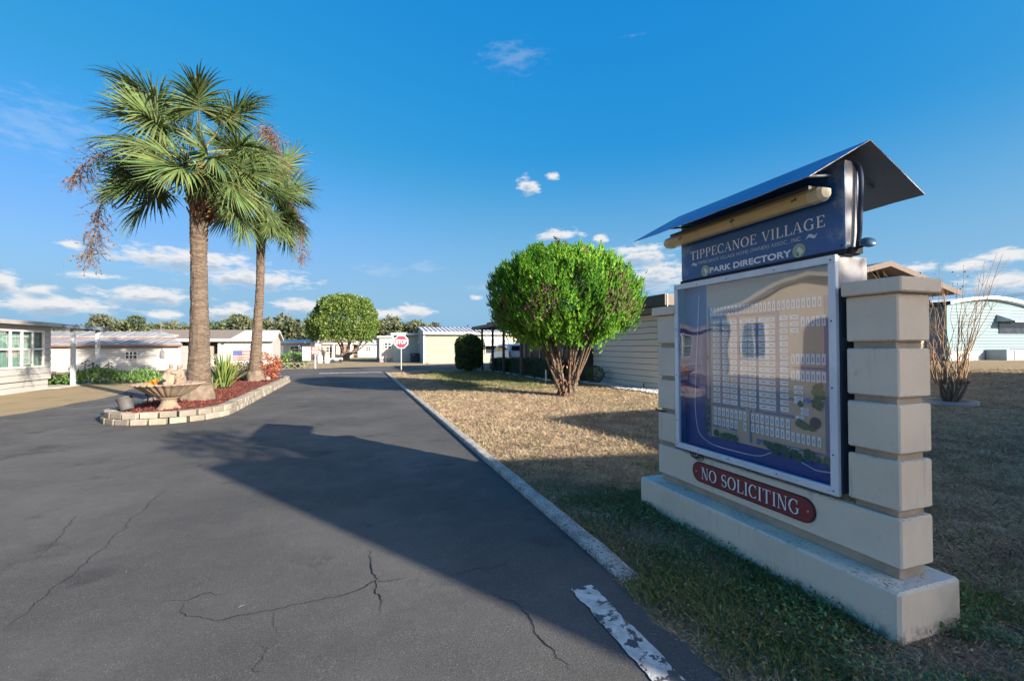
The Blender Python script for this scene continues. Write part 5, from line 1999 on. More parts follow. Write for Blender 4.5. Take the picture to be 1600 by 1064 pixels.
def patio_chair(x, y, label, rz):
    T = thing('patio_chair', label, 'chair', (x, y, .05), 'porch chairs')
    T.rotation_euler = (0, 0, rz)
    w = .22
    MB().box(x - w, x + w, y - w, y + w, .37, .40).build('seat', M_wtrim, T)
    mb = MB()
    for k in range(5):
        xx = x - w + .02 + k * .1
        mb.box(xx, xx + .06, y + w - .04, y + w - .01, .41, .85)
    mb.build('backrest', M_wtrim, T)
    for sx_ in (-1, 1):
        for sy_ in (-1, 1):
            MB().box(x + sx_ * .19 - .02, x + sx_ * .19 + .02, y + sy_ * .19 - .02, y + sy_ * .19 + .02, .05, .369).build('leg', M_wtrim, T)
        MB().box(x + sx_ * .225 - .02, x + sx_ * .225 + .02, y - .2, y + .2, .58, .61).build('armrest', M_wtrim, T)


patio_chair(-10.9, 39.2, 'white patio chair beside the thick palm trunk on the porch', .4)
patio_chair(-9.95, 39.0, 'white patio chair nearest the flag wall on the porch', -.5)

# ---- far houses beyond the junction
def far_house(name, label, x0, x1, y0, y1, h, ridge, wall, roof, wins=(), door=None, base=0.0, along='x'):
    T = thing(name, label, 'house', ((x0 + x1) / 2, (y0 + y1) / 2, base))
    mb = MB().box(x0, x1, y0 + .02, y1, base - .2, base + h)
    lap(mb, (x0, y0 + .015), (x1, y0 + .015), base, base + h, .2, (0, -1))
    mb.build('wall', wall, T)
    MB().box(x1 - .5, x1 - .3, y0 - .09, y0 - .02, base + .6, base + 1.0, bev=.01).build('meter_box', M_rib, T)
    MB().box(x0 + .04, x0 + .1, y0 - .08, y0 - .02, base, base + h - .09).build('downspout', M_wtrim, T)
    ym = (y0 + y1) / 2
    mb = MB()
    e = .3
    mb.add([(x0 - e, y0 - e, base + h + .01), (x1 + e, y0 - e, base + h + .01), (x1 + e, ym, base + ridge), (x0 - e, ym, base + ridge), (x0 - e, y1 + e, base + h + .01), (x1 + e, y1 + e, base + h + .01)],
           [(0, 1, 2, 3), (3, 2, 5, 4), (0, 3, 4), (1, 5, 2), (0, 4, 5, 1)])
    mb.build('roof', roof, T)
    MB().box(x0 - e - .01, x1 + e + .01, y0 - e - .05, y0 - e - .005, base + h - .08, base + h + .03).build('fascia', M_wtrim, T)
    for (x, z, w, hh) in wins:
        window(T, face_south(x, y0, base + z), w, hh, 2, 2, M_wtrim, M_glassd, fw=.06, mull=.05)
    if door:
        x, w, hh, mt = door
        MB().box(x - w / 2, x + w / 2, y0 - .02, y0 - .001, base, base + hh).build('door', mt, T)
    return T


M_pink = pmat('pinkish_wall', (0.42, 0.30, 0.25), (0.38, 0.27, 0.23), scale=2, rough=.7)
M_pale = pmat('pale_blue_wall', (0.55, 0.60, 0.64), (0.5, 0.55, 0.6), scale=2, rough=.7)
M_groof = pmat('grey_white_roof', (0.52, 0.53, 0.55), (0.44, 0.45, 0.48), scale=2, rough=.6)
far_house('far_house', 'far white house with a pale flat roof behind the green shrub and notice board', -9.5, -4.6, 54, 60, 1.85, 2.2, M_wsid, M_groof, wins=((-6.2, 1.1, .9, .7),), door=(-7.6, .7, 1.5, M_pale))
T = far_house('far_house', 'far pinkish house seen under the round tree left of its trunk', -3.9, -.2, 60, 66, 1.75, 2.3, M_pink, M_shing, wins=((-3.0, 1.0, .8, .7),), door=(-1.4, .7, 1.45, M_brown2))
for x in (-3.8, -2.4, -1.9, -.5):
    MB().box(x - .07, x + .07, 59.3, 59.45, 0, 1.72).build('porch_post', M_wtrim, T)
far_house('far_house', 'far pale blue house seen under the round tree right of its trunk', .3, 4.6, 61, 67, 1.7, 2.2, M_pale, M_groof, wins=((1.6, 1.0, .7, .6), (3.2, 1.0, .7, .6)))
far_house('far_house', 'small cream house far behind the white notice board post', -5.6, -4.2, 70, 75, 2.0, 2.6, M_beige, M_groof, wins=((-4.9, 1.0, .5, .5),))

# ---- pale house behind the stop sign
M_mint = pmat('mint_siding', (0.42, 0.50, 0.46), (0.36, 0.44, 0.42), scale=2, rough=.6)
M_skirt = pmat('lattice_skirt', (0.28, 0.28, 0.30), (0.09, 0.09, 0.10), scale=16, rough=.9, lo=.45, hi=.55)
GH = thing('mint_house', 'pale mint green house with a flat white roof behind the stop sign', 'house', (3.6, 41, 0))
mb = MB().box(1.95, 3.0, 40.02, 46, .32, 2.08)
lap(mb, (1.95, 40.0), (3.0, 40.0), .36, 2.07, .2, (0, -1))
mb.build('front_wall', M_wsid, GH)
MB().box(1.97, 2.98, 40.03, 45.9, -.05, .319).build('skirting', M_skirt, GH)
MB().box(1.75, 3.1, 39.75, 46.2, 2.085, 2.22).build('roof', M_wtrim, GH)
mb = MB().box(3.02, 6.6, 40.22, 46, 0, 2.3)
for k in range(16):
    mb.box(3.05 + k * .22, 3.07 + k * .22, 40.205, 40.219, 0, 2.29)
mb.build('mint_wall', M_mint, GH)
MB().box(2.85, 6.9, 39.6, 46.2, 2.31, 2.47).build('roof', M_wtrim, GH)
window(GH, face_south(2.62, 39.97, 1.40), .62, .55, 2, 2, M_wtrim, M_glassd, fw=.06, mull=.05)
mb = MB().add([(5.0, 39.6, 1.62), (5.75, 39.6, 2.2), (5.75, 39.6, 1.62), (5.0, 38.4, 1.62), (5.75, 38.4, 2.2), (5.75, 38.4, 1.62)], [(0, 1, 2), (5, 4, 3), (0, 3, 4, 1), (0, 2, 5, 3)])
mb.build('awning', M_pale, GH)
WB = thing('refuse_bin', 'dark navy wheeled refuse bin against the mint wall', 'bin', (4.75, 39.0, 0))
mb = MB().box(4.42, 5.10, 38.7, 39.3, .08, .68, bev=.03)
mb.build('body', flat('navy_plastic', (.012, .03, .06), rough=.4), WB)
MB().box(4.39, 5.13, 38.66, 39.33, .685, .76, bev=.02).build('lid', flat('navy_lid', (.015, .035, .07), rough=.4), WB)
for x in (4.52, 5.0):
    MB().tube([(x - .03, 39.25, .08), (x + .03, 39.25, .08)], .08, n=10).build('wheel', M_dark, WB)
MB().box(4.55, 4.68, 38.688, 38.698, .60, .66).build('label', M_wtrim, WB)

# ---- yellow house with ribbed roof and awnings
M_yel = pmat('cream_yellow_siding', (0.245, 0.235, 0.178), (0.222, 0.213, 0.163), scale=1.5, rough=.55)
YH = thing('yellow_house', 'cream yellow house with a white ribbed metal roof and striped window awnings', 'house', (9, 38, 0))
mb = MB().box(5.2, 15, 36.02, 42, -.05, 2.28)
lap(mb, (5.2, 36.0), (15, 36.0), .02, 2.27, .16, (0, -1))
mb.build('wall', M_yel, YH)
MB().box(5.02, 15.2, 35.64, 35.72, 2.26, 2.42).build('gutter', M_wtrim, YH)
rib_roof(YH, 5.0, 15.2, 35.7, 2.43, 39, 2.98, .36, mat=pmat('white_metal_roof', (.58, .59, .62), (.48, .49, .53), scale=1.5, rough=.4, metal=.2), rib=M_rib)
mb = MB().add([(5.0, 39.01, 2.98), (15.2, 39.01, 2.98), (15.2, 42.3, 2.4), (5.0, 42.3, 2.4)], [(0, 1, 2, 3)])
mb.add([(5.19, 36.05, 2.281), (5.19, 42, 2.281), (5.19, 39, 2.93)], [(0, 1, 2)])
mb.build('rear_roof', M_tin, YH)
MB().box(5.05, 5.19, 35.9, 35.985, 0, 2.26).build('downspout', M_wtrim, YH)
mb = MB()
for k in range(60):
    mb.box(5.185, 5.199, 36.1 + k * .1, 36.11 + k * .1, 0, 2.27)
mb.build('end_panel', M_pale, YH)


def stripe_awning(T, x0, x1, y, ztop, zbot, out, n, ma, mb_):
    mats = [ma, mb_]
    mb = MB()
    for k in range(n):
        a, b = x0 + (x1 - x0) * k / n, x0 + (x1 - x0) * (k + 1) / n
        dz = .012 * (k % 2)
        mb.add([(a, y, ztop + dz), (b, y, ztop + dz), (b, y - out, zbot + dz), (a, y - out, zbot + dz), (b, y - out, zbot - .07), (a, y - out, zbot - .07)], [(3, 2, 1, 0), (5, 4, 2, 3)], k % 2)
    mb.add([(x0, y, ztop), (x0, y - out, zbot), (x0, y, zbot)], [(0, 1, 2)], 0)
    mb.add([(x1, y, ztop), (x1, y - out, zbot), (x1, y, zbot)], [(0, 1, 2)], 0)
    return mb.build('awning', mats, T)


M_aw1, M_aw2 = flat('awning_white', (.62, .62, .60), rough=.5), flat('awning_grey', (.30, .30, .33), rough=.5)
stripe_awning(YH, 9.9, 12.0, 35.98, 2.12, 1.42, .8, 14, M_aw1, M_aw2)
stripe_awning(YH, 13.0, 14.8, 35.98, 2.12, 1.42, .8, 12, M_aw1, M_aw2)
window(YH, face_south(10.95, 35.97, 1.12), 1.8, .9, 3, 1, M_wtrim, M_glassd)
window(YH, face_south(13.9, 35.97, 1.12), 1.5, .9, 3, 1, M_wtrim, M_glassd)
MB().box(5.3, 15, 35.0, 35.9, -.01, .03).build('path_slab', M_conc, YH)

# ---- beige plank house with screened porch and carport
RH = thing('beige_house', 'beige plank sided house with a dark brown roof edge, screened porch and carport', 'house', (9.5, 14, 0))
planks_x(RH, 8.5, 10.95, 15.2, .0, 2.26, 12, M_beige, -.016)
MB().box(8.52, 13.4, 10.96, 15.2, -.05, 2.44).build('wall', M_brown, RH)
MB().box(8.485, 13.4, 10.93, 10.955, 0, 2.44).build('end_wall', M_beige, RH)
MB().box(8.44, 8.52, 15.205, 15.30, 0, 2.30).build('corner_post', M_brown, RH)
mb = MB().box(8.24, 13.6, 10.62, 15.9, 2.49, 2.60)
mb.box(8.18, 8.239, 10.6, 15.9, 2.45, 2.765)
mb.box(8.24, 13.6, 10.6, 10.619, 2.45, 2.765).box(8.245, 13.6, 10.63, 15.9, 2.601, 2.75)
mb.build('roof', M_brown, RH)
MB().box(8.24, 8.26, 10.58, 10.599, 2.40, 2.75).build('end_cap', M_beige, RH)
MB().box(8.30, 8.515, 10.97, 15.2, 2.27, 2.448).build('soffit_shade', flat('soffit_shade_brown', (.20, .16, .12)), RH)  # dark strip coloured as the shade under the eaves
# porch: frame posts with dark screens
M_screen = pmat('dark_screen', (0.022, 0.026, 0.032), (0.014, 0.016, 0.02), scale=40, rough=.35, spec=.4)
M_alu = flat('porch_aluminium', (0.48, 0.47, 0.47), rough=.5)
yp = [15.35, 16.1, 16.6, 17.9, 19.0, 20.2, 20.9, 21.45]
for i, y in enumerate(yp):
    MB().box(7.86, 7.94, y - .03, y + .03, 0, 2.22).build('porch_post', M_alu if i not in (0, 1) else M_brown, RH)
for a, b in zip(yp[:-1], yp[1:]):
    MB().box(7.895, 7.905, a + .031, b - .031, .45, 2.22).build('screen', M_screen, RH)
    MB().box(7.88, 7.92, a + .031, b - .031, 0, .449).build('kick_panel', M_brown2 if a < 16 else M_screen, RH)
MB().box(7.92, 8.5, 15.31, 15.36, 0, 2.3).build('porch_end', M_brown, RH)
MB().box(7.95, 12.5, 21.43, 21.50, 0, 2.3).build('porch_wall', M_screen, RH)
mb = MB().box(6.55, 12.6, 15.91, 26.2, 2.36, 2.44)
mb.box(6.50, 6.56, 15.91, 26.2, 2.30, 2.46).box(6.56, 12.6, 26.201, 26.25, 2.30, 2.46)
mb.box(6.9, 12.6, 15.92, 24.3, 2.441, 2.62)
mb.build('carport_roof', M_brown2, RH)
for y in (24.5, 22.45, 20.63, 18.2):
    MB().box(6.64, 6.74, y - .05, y + .05, 0, 2.36).build('carport_post', M_brown, RH)
MB().tube([(6.6, 25.9, 2.3), (6.6, 25.8, 2.2), (6.66, 24.8, 2.08), (6.68, 24.6, 2.0), (6.68, 24.58, .1)], .03, n=8).build('downspout', M_brown, RH)
mb = MB()
for y in np.arange(16.2, 26, .6):
    mb.box(6.6, 12.5, y - .03, y + .03, 2.30, 2.355)
mb.build('rafters', M_brown, RH)

# ---- white van beyond the carport
VN = thing('van', 'white passenger van with a dark rear window parked beyond the carport', 'van', (9.0, 26.2, 0))
M_vw = flat('van_white', (.80, .81, .83), rough=.25, var=.03)
prof = [(24.55, .28), (24.48, .45), (24.50, .75), (24.62, 1.02), (24.72, 1.34), (24.80, 1.42), (25.3, 1.46), (27.0, 1.44), (27.5, 1.36), (28.1, .95), (28.75, .82), (28.85, .5), (28.8, .28)]
mb = MB()
L_, Rr_ = [], []
for (y, z) in prof:
    hw = .74 if z < .95 else .74 - .13 * (z - .95) / .5
    L_.append((9.0 - hw, y, z))
    Rr_.append((9.0 + hw, y, z))
N_ = len(prof)
vs = L_ + Rr_
mb.add(vs, [(i, (i + 1) % N_, N_ + (i + 1) % N_, N_ + i) for i in range(N_)] + [tuple(range(N_))[::-1], tuple(range(N_, 2 * N_))])
vb = mb.build('body', M_vw, VN)
bv = vb.modifiers.new('soften', 'BEVEL')
bv.width, bv.segments = .05, 3
bv.limit_method = 'ANGLE'
bv.angle_limit = R(40)
M_vg = flat('van_glass', (.012, .014, .016), rough=.08, spec=.8)
MB().add([(8.46, 24.617, 1.04), (9.54, 24.617, 1.04), (9.5, 24.715, 1.33), (8.5, 24.715, 1.33), (8.46, 24.60, 1.04), (9.54, 24.60, 1.04), (9.5, 24.70, 1.335), (8.5, 24.70, 1.335)],
         [(4, 5, 6, 7), (0, 4, 7, 3), (1, 2, 6, 5), (2, 3, 7, 6), (0, 1, 5, 4)]).build('rear_window', M_vg, VN)
for (a, b) in ((24.9, 25.7), (25.78, 26.6), (26.68, 27.45)):
    MB().add([(8.243, a, 1.0), (8.243, b, 1.0), (8.315, min(b, 27.3), 1.33), (8.315, a + .06, 1.33), (8.255, a, 1.0), (8.255, b, 1.0), (8.33, min(b, 27.3), 1.33), (8.33, a + .06, 1.33)],
             [(0, 1, 2, 3), (7, 6, 5, 4), (0, 3, 7, 4), (1, 5, 6, 2)]).build('side_window', M_vg, VN)
for x in (8.30, 9.62):
    MB().box(x - .05, x + .05, 24.475, 24.55, .62, .95, bev=.02).build('tail_light', flat('tail_red', (.4, .03, .03), rough=.3), VN)
    for y in (25.3, 27.9):
        w = MB().tube([(x - .05, y, .27), (x + .06, y, .27)], .27, n=20).build('wheel', M_dark, VN)
        MB().tube([(x - .056, y, .27), (x + .066, y, .27)], .16, n=14).build('rim', M_alu, w)
VN.location = (9.9, 28.8, 0)  # pushed back along the camera's line of sight, past the carport roof
MB().box(8.34, 9.66, 24.40, 24.47, .30, .44, bev=.02).build('bumper', M_vw, VN)
mb = MB()
for k in range(7):
    a = 9.02 + k * .075
    mb.box(a, a + .05, 24.482, 24.492, .70 + .05 * math.sin(k * 1.9), .80 + .05 * math.sin(k * 1.9 + 1))
mb.build('blue_graphic', flat('graphic_blue', (.02, .04, .16)), VN)

# ---- tan gabled house behind the sign
TG = thing('tan_house', 'tan gable fronted house with brown rake boards behind the directory sign', 'house', (17.6, 13, .2))
M_tanw = pmat('tan_wall', (0.24, 0.18, 0.148), (0.21, 0.162, 0.135), scale=2, rough=.8)
M_rake = pmat('tan_brown_rake', (0.085, 0.060, 0.053), (0.07, 0.05, 0.044), scale=3, rough=.7)
GX0, GXP, GX1, ZP, ZE = 13.66, 17.58, 21.50, 4.19, 3.27
mb = MB()
mb.add([(14.4, 11.5, -.1), (20.75, 11.5, -.1), (20.75, 11.5, 3.27), (17.58, 11.5, 4.02), (14.4, 11.5, 3.27), (14.4, 20, -.1), (20.75, 20, -.1), (20.75, 20, 3.27), (17.58, 20, 4.02), (14.4, 20, 3.27)],
       [(0, 1, 2, 3, 4), (9, 8, 7, 6, 5), (1, 6, 7, 2), (5, 0, 4, 9)])
mb.build('wall', M_tanw, TG)
mb = MB()
for (xa, za, xb, zb) in ((GX0, ZE, GXP, ZP), (GXP, ZP, GX1, ZE)):
    mb.add([(xa, 10.63, za), (xb, 10.63, zb), (xb, 20.3, zb), (xa, 20.3, za), (xa, 10.63, za - .10), (xb, 10.63, zb - .10), (xb, 20.3, zb - .10), (xa, 20.3, za - .10)],
           [(0, 1, 2, 3), (7, 6, 5, 4), (0, 4, 5, 1), (0, 3, 7, 4), (1, 5, 6, 2)])
mb.build('roof', M_brown, TG)
mb = MB()
for (xa, za, xb, zb) in ((GX0, ZE, GXP, ZP), (GXP, ZP, GX1, ZE)):
    mb.add([(xa, 10.60, za + .02), (xb, 10.60, zb + .02), (xb, 10.60, zb - .17), (xa, 10.60, za - .17), (xa, 10.628, za + .02), (xb, 10.628, zb + .02), (xb, 10.628, zb - .17), (xa, 10.628, za - .17)],
           [(3, 2, 1, 0), (4, 5, 6, 7), (0, 1, 5, 4), (3, 7, 6, 2)])
mb.build('rake_board', M_rake, TG)
M_cream = pmat('cream_board', (0.46, 0.39, 0.29), (0.40, 0.34, 0.26), scale=3, rough=.6)
for k in range(5):
    MB().box(19.75 + k * .2, 19.92 + k * .2, 11.40, 11.48, .1, 2.85).build('board', M_cream, TG)
MB().box(19.0, 21.0, 11.32, 11.49, 2.86, 3.0).build('lintel', M_rake, TG)

# ---- pale blue house on the rise
BH = thing('pale_blue_house', 'pale blue sided house with a low curved white roof edge, scalloped awning and basement hatch', 'house', (34, 17, .25))
M_trunkw = flat('weathered_pole_wood', (.16, .13, .11), rough=.95)
M_blue = pmat('pale_blue_siding', (0.085, 0.155, 0.195), (0.074, 0.14, 0.18), scale=1, rough=.5)
zb = .22


def roofz(x):
    return 3.86 - .018 * (x - 32.8) ** 2 - .03 * abs(x - 32.8)


mb = MB()
lap(mb, (29.25, 15.0), (40, 15.0), .92, 3.3, .17, (0, -1), proud=.02)
xs = np.linspace(29.25, 40, 24)
vs = [(x, 14.995, 3.29) for x in xs] + [(x, 14.995, max(3.3, roofz(x) - .1)) for x in xs]
mb.add(vs, [(i, i + 1, 24 + i + 1, 24 + i) for i in range(23)])
mb.box(29.25, 40, 15.03, 24, zb - .2, 3.28)
mb.build('wall', M_blue, BH)
mb = MB()
blk = MB().box(0, .395, 14.985, 15.025, 0, .175, bev=.006)
sb = None
for r_ in range(4):
    for k in range(27):
        x = 29.25 + k * .4 + (.2 if r_ % 2 else 0)
        if x > 39.6:
            continue
        if sb is None:
            sb = blk.build('foundation_block', pmat('foundation_paint', (.56, .55, .53), (.50, .50, .49), scale=3, rough=.8), BH, loc=(0, 0, 0))
            o = sb
        else:
            o = copy_part(sb, BH, (0, 0, 0))
        o.location = Vector((x, 0, zb - .02 + r_ * .18)) - ROOT_LOC[BH.name]
mb = MB()
vs = []
xs = np.linspace(28.9, 40.4, 26)
for x in xs:
    z = roofz(x)
    vs += [(x, 14.7, z - .14), (x, 14.7, z + .02), (x, 24.4, z + .02), (x, 24.4, z - .14)]
fs = []
for i in range(25):
    o, q = 4 * i, 4 * i + 4
    fs += [(o, q, q + 1, o + 1), (o + 1, q + 1, q + 2, o + 2), (o + 3, o, q, q + 3)]
mb.add(vs, fs)
mb.build('roof', flat('white_roof', (.66, .66, .66), rough=.4, var=.04), BH)
MB().box(28.95, 29.22, 14.9, 15.0, .3, 3.3).build('shutter', flat('teal_shutter', (.10, .25, .26)), BH)
M_awb, M_awb2 = flat('awning_blue', (.42, .50, .55), rough=.5), flat('awning_blue_groove', (.30, .38, .44), rough=.5)
aw = stripe_awning(BH, 33.4, 36.4, 14.97, 2.90, 2.52, .75, 22, M_awb, M_awb2)
MB().box(33.6, 36.2, 14.955, 14.975, 1.85, 2.6).build('window_pane', M_glassd, BH)
mb = MB()
mb.box(32.3, 34.55, 14.1, 14.94, zb - .1, .98)
mb.box(34.55, 39, 14.1, 14.94, .92, 1.0).box(34.55, 39, 14.1, 14.94, zb - .1, zb + .05).box(34.56, 39, 14.85, 14.94, zb + .051, .919)
hx = mb.build('hatch_box', pmat('blue_grey_panel', (.30, .36, .40), (.26, .32, .36), scale=2, rough=.5), BH)
MB().box(32.95, 33.5, 14.07, 14.099, zb + .1, .95).build('panel_door', flat('pale_panel', (.46, .50, .53)), hx)
MB().box(34.6, 38.9, 14.3, 14.8, zb + .06, .30).build('dark_interior', M_dark, hx)
MB().add([(35.4, 14.2, .75), (37.5, 14.2, .55), (37.5, 14.5, .52), (35.3, 14.5, .66), (35.4, 14.2, .70), (37.5, 14.2, .50), (37.5, 14.5, .47), (35.3, 14.5, .61)], [(0, 1, 2, 3), (7, 6, 5, 4), (0, 4, 5, 1), (1, 5, 6, 2), (2, 6, 7, 3), (3, 7, 4, 0)]).build('white_board', M_wtrim, hx)

UP = thing('utility_pole', 'wooden utility pole outside the frame carrying the service wires to the pale blue house', 'pole', (47, 11, .4))
MB().tube([(47, 11, .3), (47, 11, 7.6)], [.14, .10], n=10).build('pole', M_trunkw, UP)
for k in range(3):
    a, b = Vector((34.3 + .5 * k, 15.2, 3.95)), Vector((47, 11, 7.2 - .35 * k))
    MB().tube([a.lerp(b, i / 14) - Vector((0, 0, 1.1 * (i / 14) * (1 - i / 14))) for i in range(15)], .012, n=5).build('wire', M_dark, UP)

# ---- cream stucco house west of the road (seen mirrored in the sign's glass)
CH = thing('cream_house', 'cream stucco gabled house across the road, mirrored in the glass of the directory sign', 'house', (-12, 12, 0))
M_cst = pmat('cream_stucco', (0.68, 0.58, 0.47), (0.63, 0.54, 0.44), scale=2, rough=.9)
mb = MB()
mb.add([(-10.6, 7.2, 0), (-10.6, 15.6, 0), (-10.6, 15.6, 2.75), (-10.6, 11.6, 3.75), (-10.6, 7.2, 2.65), (-18, 7.2, 0), (-18, 15.6, 0), (-18, 15.6, 2.75), (-18, 11.6, 3.75), (-18, 7.2, 2.65)],
       [(0, 1, 2, 3, 4), (5, 9, 8, 7, 6), (0, 4, 9, 5), (1, 6, 7, 2)])
mb.build('wall', M_cst, CH)
mb = MB()
for (ya, za, yb, zb_) in ((6.9, 2.60, 11.6, 3.80), (11.6, 3.80, 15.9, 2.70)):
    mb.add([(-10.2, ya, za), (-10.2, yb, zb_), (-18.3, yb, zb_), (-18.3, ya, za), (-10.2, ya, za + .14), (-10.2, yb, zb_ + .14), (-18.3, yb, zb_ + .14), (-18.3, ya, za + .14)],
           [(0, 1, 2, 3), (7, 6, 5, 4), (0, 4, 5, 1), (2, 6, 7, 3), (0, 3, 7, 4)])
mb.build('roof', M_groof, CH)
window(CH, east_M(-10.59, 14.3, 1.5), 1.3, 1.5, 2, 2, M_wtrim, M_glassd)
window(CH, east_M(-10.59, 9.0, 1.4), 1.2, 1.3, 2, 2, M_wtrim, M_glassd)
mb = MB()
pl = [(-.8, -1.0), (.8, -1.0)] + arc(0, .5, .8, .8, 0, 180, 12)
mb.prism(pl, .02, east_M(-10.598, 11.4, 1.0))
mb.build('arched_doorway', pmat('arch_shade', (.16, .10, .08), (.12, .08, .06)), CH)

# ---- unseen building behind the camera, outline shaped to shade the sign and near lawn
CL = thing('shade_building', 'unseen low building south of the lawn, its stepped outline shaped to shade the sign', 'building', (8.0, -12.5, 0))
CL.rotation_euler = (0, 0, 0)
uu, vv = Vector((.83, .56, 0)).normalized(), Vector((-.56, .83, 0)).normalized()
VF = -9.0
prof = [(1.52, 0), (1.97, 4.95), (2.25, 4.98), (2.9, 4.80), (3.6, 4.3), (4.7, 3.95), (5.55, 3.66), (5.9, 3.80), (6.94, 4.55), (8.0, 4.40), (9.25, 4.13), (11.5, 3.4), (14.4, 2.75), (22, 2.6), (22, 0)]
mb = MB()
n = len(prof)
vs = [tuple(uu * u + vv * VF + Vector((0, 0, z))) for u, z in prof] + [tuple(uu * u + vv * (VF - 7) + Vector((0, 0, z))) for u, z in prof]
mb.add(vs, [tuple(range(n)), tuple(range(n, 2 * n))[::-1]] + [(i, n + i, n + (i + 1) % n, (i + 1) % n) for i in range(n)])
mb.build('walls_and_roof', M_cst, CL)
c_ = uu * 2.75 + vv * -7.4
ST2 = thing('small_tree', 'small thin unseen tree beside the clubhouse, its leaves dappling the end of the sign header', 'tree', (c_.x, c_.y, 0))  # unseen tree added to dapple the end of the header
MB().tube([(c_.x, c_.y, -.1), (c_.x + .05, c_.y, 2), (c_.x, c_.y, 4.8)], [.07, .055, .02], n=7).build('trunk', M_brown, ST2)
leaf_ball('crown', (c_.x, c_.y, 4.75), (.62, .62, .55), 620, .13, [M_fern], 71, parent=ST2, shell=.2, lumps=.3)

# ================================================================== STREET FURNITURE
def oct_pts(r_):
    return [(r_ / math.cos(math.pi / 8) * math.cos(math.pi / 8 + k * math.pi / 4), r_ / math.cos(math.pi / 8) * math.sin(math.pi / 8 + k * math.pi / 4)) for k in range(8)]


sx_, sy_ = 2.44, 26.05
SS = thing('stop_sign', 'red octagonal stop sign topped by a green street name plate at the junction', 'road sign', (sx_, sy_, 0))
M_galv = flat('galvanised_post', (.42, .43, .44), rough=.5, metal=.5)
M_sred = flat('sign_red', (.52, .012, .045), rough=.4, var=.05)
M_sgreen = flat('sign_green', (.01, .17, .12), rough=.4)
MB().box(sx_ - .022, sx_ + .022, sy_ + .004, sy_ + .04, -.05, 2.0).build('post', M_galv, SS)
mb = MB()
C_ = 1.598
mb.prism(oct_pts(.372), .004, face_south(sx_, sy_ + .002, C_), 0)
mb.prism(oct_pts(.335), .0015, face_south(sx_, sy_ - .0025, C_), 1)
pl = mb.build('octagon_plate', [M_white, M_sred], SS)
mb = MB()
font_mesh(mb, 'STOP', .25, face_south(sx_, sy_ - .006, C_), width=.56, bold=.022)
mb.build('lettering', M_white, pl)
mb = MB().box(sx_ - .27, sx_ + .33, sy_ + .01, sy_ + .02, 2.02, 2.13)
pl = mb.build('street_name_plate', M_sgreen, SS)
mb = MB()
r_ = np.random.default_rng(5)
x = sx_ - .2
while x < sx_ + .24:                     # the name is too far off to read: short white strokes
    w = r_.uniform(.02, .035)
    mb.box(x, x + w, sy_ + .006, sy_ + .0095, 2.05, 2.05 + r_.uniform(.03, .055))
    x += w + .012
mb.build('lettering', M_white, pl)

NB = thing('notice_board', 'tall white notice board on two posts in front of the green shrub', 'sign', (-2.83, 30.75, 0))
MB().box(-3.07, -2.60, 30.73, 30.76, .5, 1.35).build('panel', M_white, NB)
for x in (-3.0, -2.67):
    MB().box(x - .025, x + .025, 30.762, 30.80, 0, 1.3).build('post', flat('dark_wood', (.10, .08, .07)), NB)
mb = MB()
for z, w in ((1.22, .16), (1.12, .24), (1.03, .30), (.95, .28), (.80, .34), (.73, .30), (.66, .32), (.59, .2)):
    mb.box(-2.835 - w / 2, -2.835 + w / 2, 30.722, 30.729, z - .016, z + .016)
mb.build('lettering', flat('notice_ink', (.18, .20, .30)), NB)
RS = thing('red_sign', 'small red sign with white lines on a white post beside the notice board', 'sign', (-2.33, 30.7, 0))
MB().box(-2.36, -2.30, 30.69, 30.74, 0, 1.3).build('post', M_wtrim, RS)
pn = MB().box(-2.57, -2.10, 30.66, 30.688, .88, 1.36).build('panel', flat('faded_red', (.42, .07, .06), rough=.6), RS)
mb = MB()
for z, w in ((1.28, .3), (1.19, .36), (1.06, .4), (.96, .34)):
    mb.box(-2.335 - w / 2, -2.335 + w / 2, 30.652, 30.659, z - .014, z + .014)
mb.build('lettering', M_white, pn)
FN = thing('rail_fence', 'low pale crossed timber rail under the white notice board', 'fence', (-3.4, 30.4, 0))
M_drift = flat('pale_timber', (.24, .215, .18), rough=.9)
for k in range(3):
    x = -4.1 + k * .42
    for (a, b, dy) in ((0, .40, 0), (.40, 0, .05)):
        MB().tube([(x + a, 30.35 + dy, .02), (x + b, 30.35 + dy, .34)], .016, n=6).build('cross_rail', M_drift, FN)
MB().tube([(-4.15, 30.40, .36), (-2.35, 30.40, .36)], .018, n=6).build('top_rail', M_drift, FN)
shrub('green_shrub', 'bushy green shrub behind the notice board across the junction', (-3.7, 32.2, .5), (.85, .6, .52), 1500, .14, [M_fern], 41)
for k, (x, mt, lb) in enumerate(((-2.75, M_pale, 'pale blue barrel standing beyond the red sign post'), (-2.2, M_wtrim, 'white barrel standing beyond the red sign post'))):
    o = MB().lathe(x, 40.5, [(.17, 0), (.20, .1), (.205, .4), (.19, .62), (.16, .66), (0, .66)], n=16).build('barrel', mt, loc=(x, 40.5, 0))
    tag(o, lb, 'barrel')
UC = thing('utility_cart', 'dark low utility cart parked beyond the red sign', 'cart', (-1.5, 41, 0))
MB().box(-1.95, -1.0, 40.6, 41.6, .18, .42, bev=.04).build('body', M_wtrim, UC)
MB().box(-1.6, -1.1, 40.8, 41.3, .425, .68, bev=.04).build('seat', M_dark, UC)
for x in (-1.75, -1.15):
    for y in (40.58, 41.55):
        MB().tube([(x, y - .05, .16), (x, y + .05, .16)], .16, n=12).build('wheel', M_dark, UC)

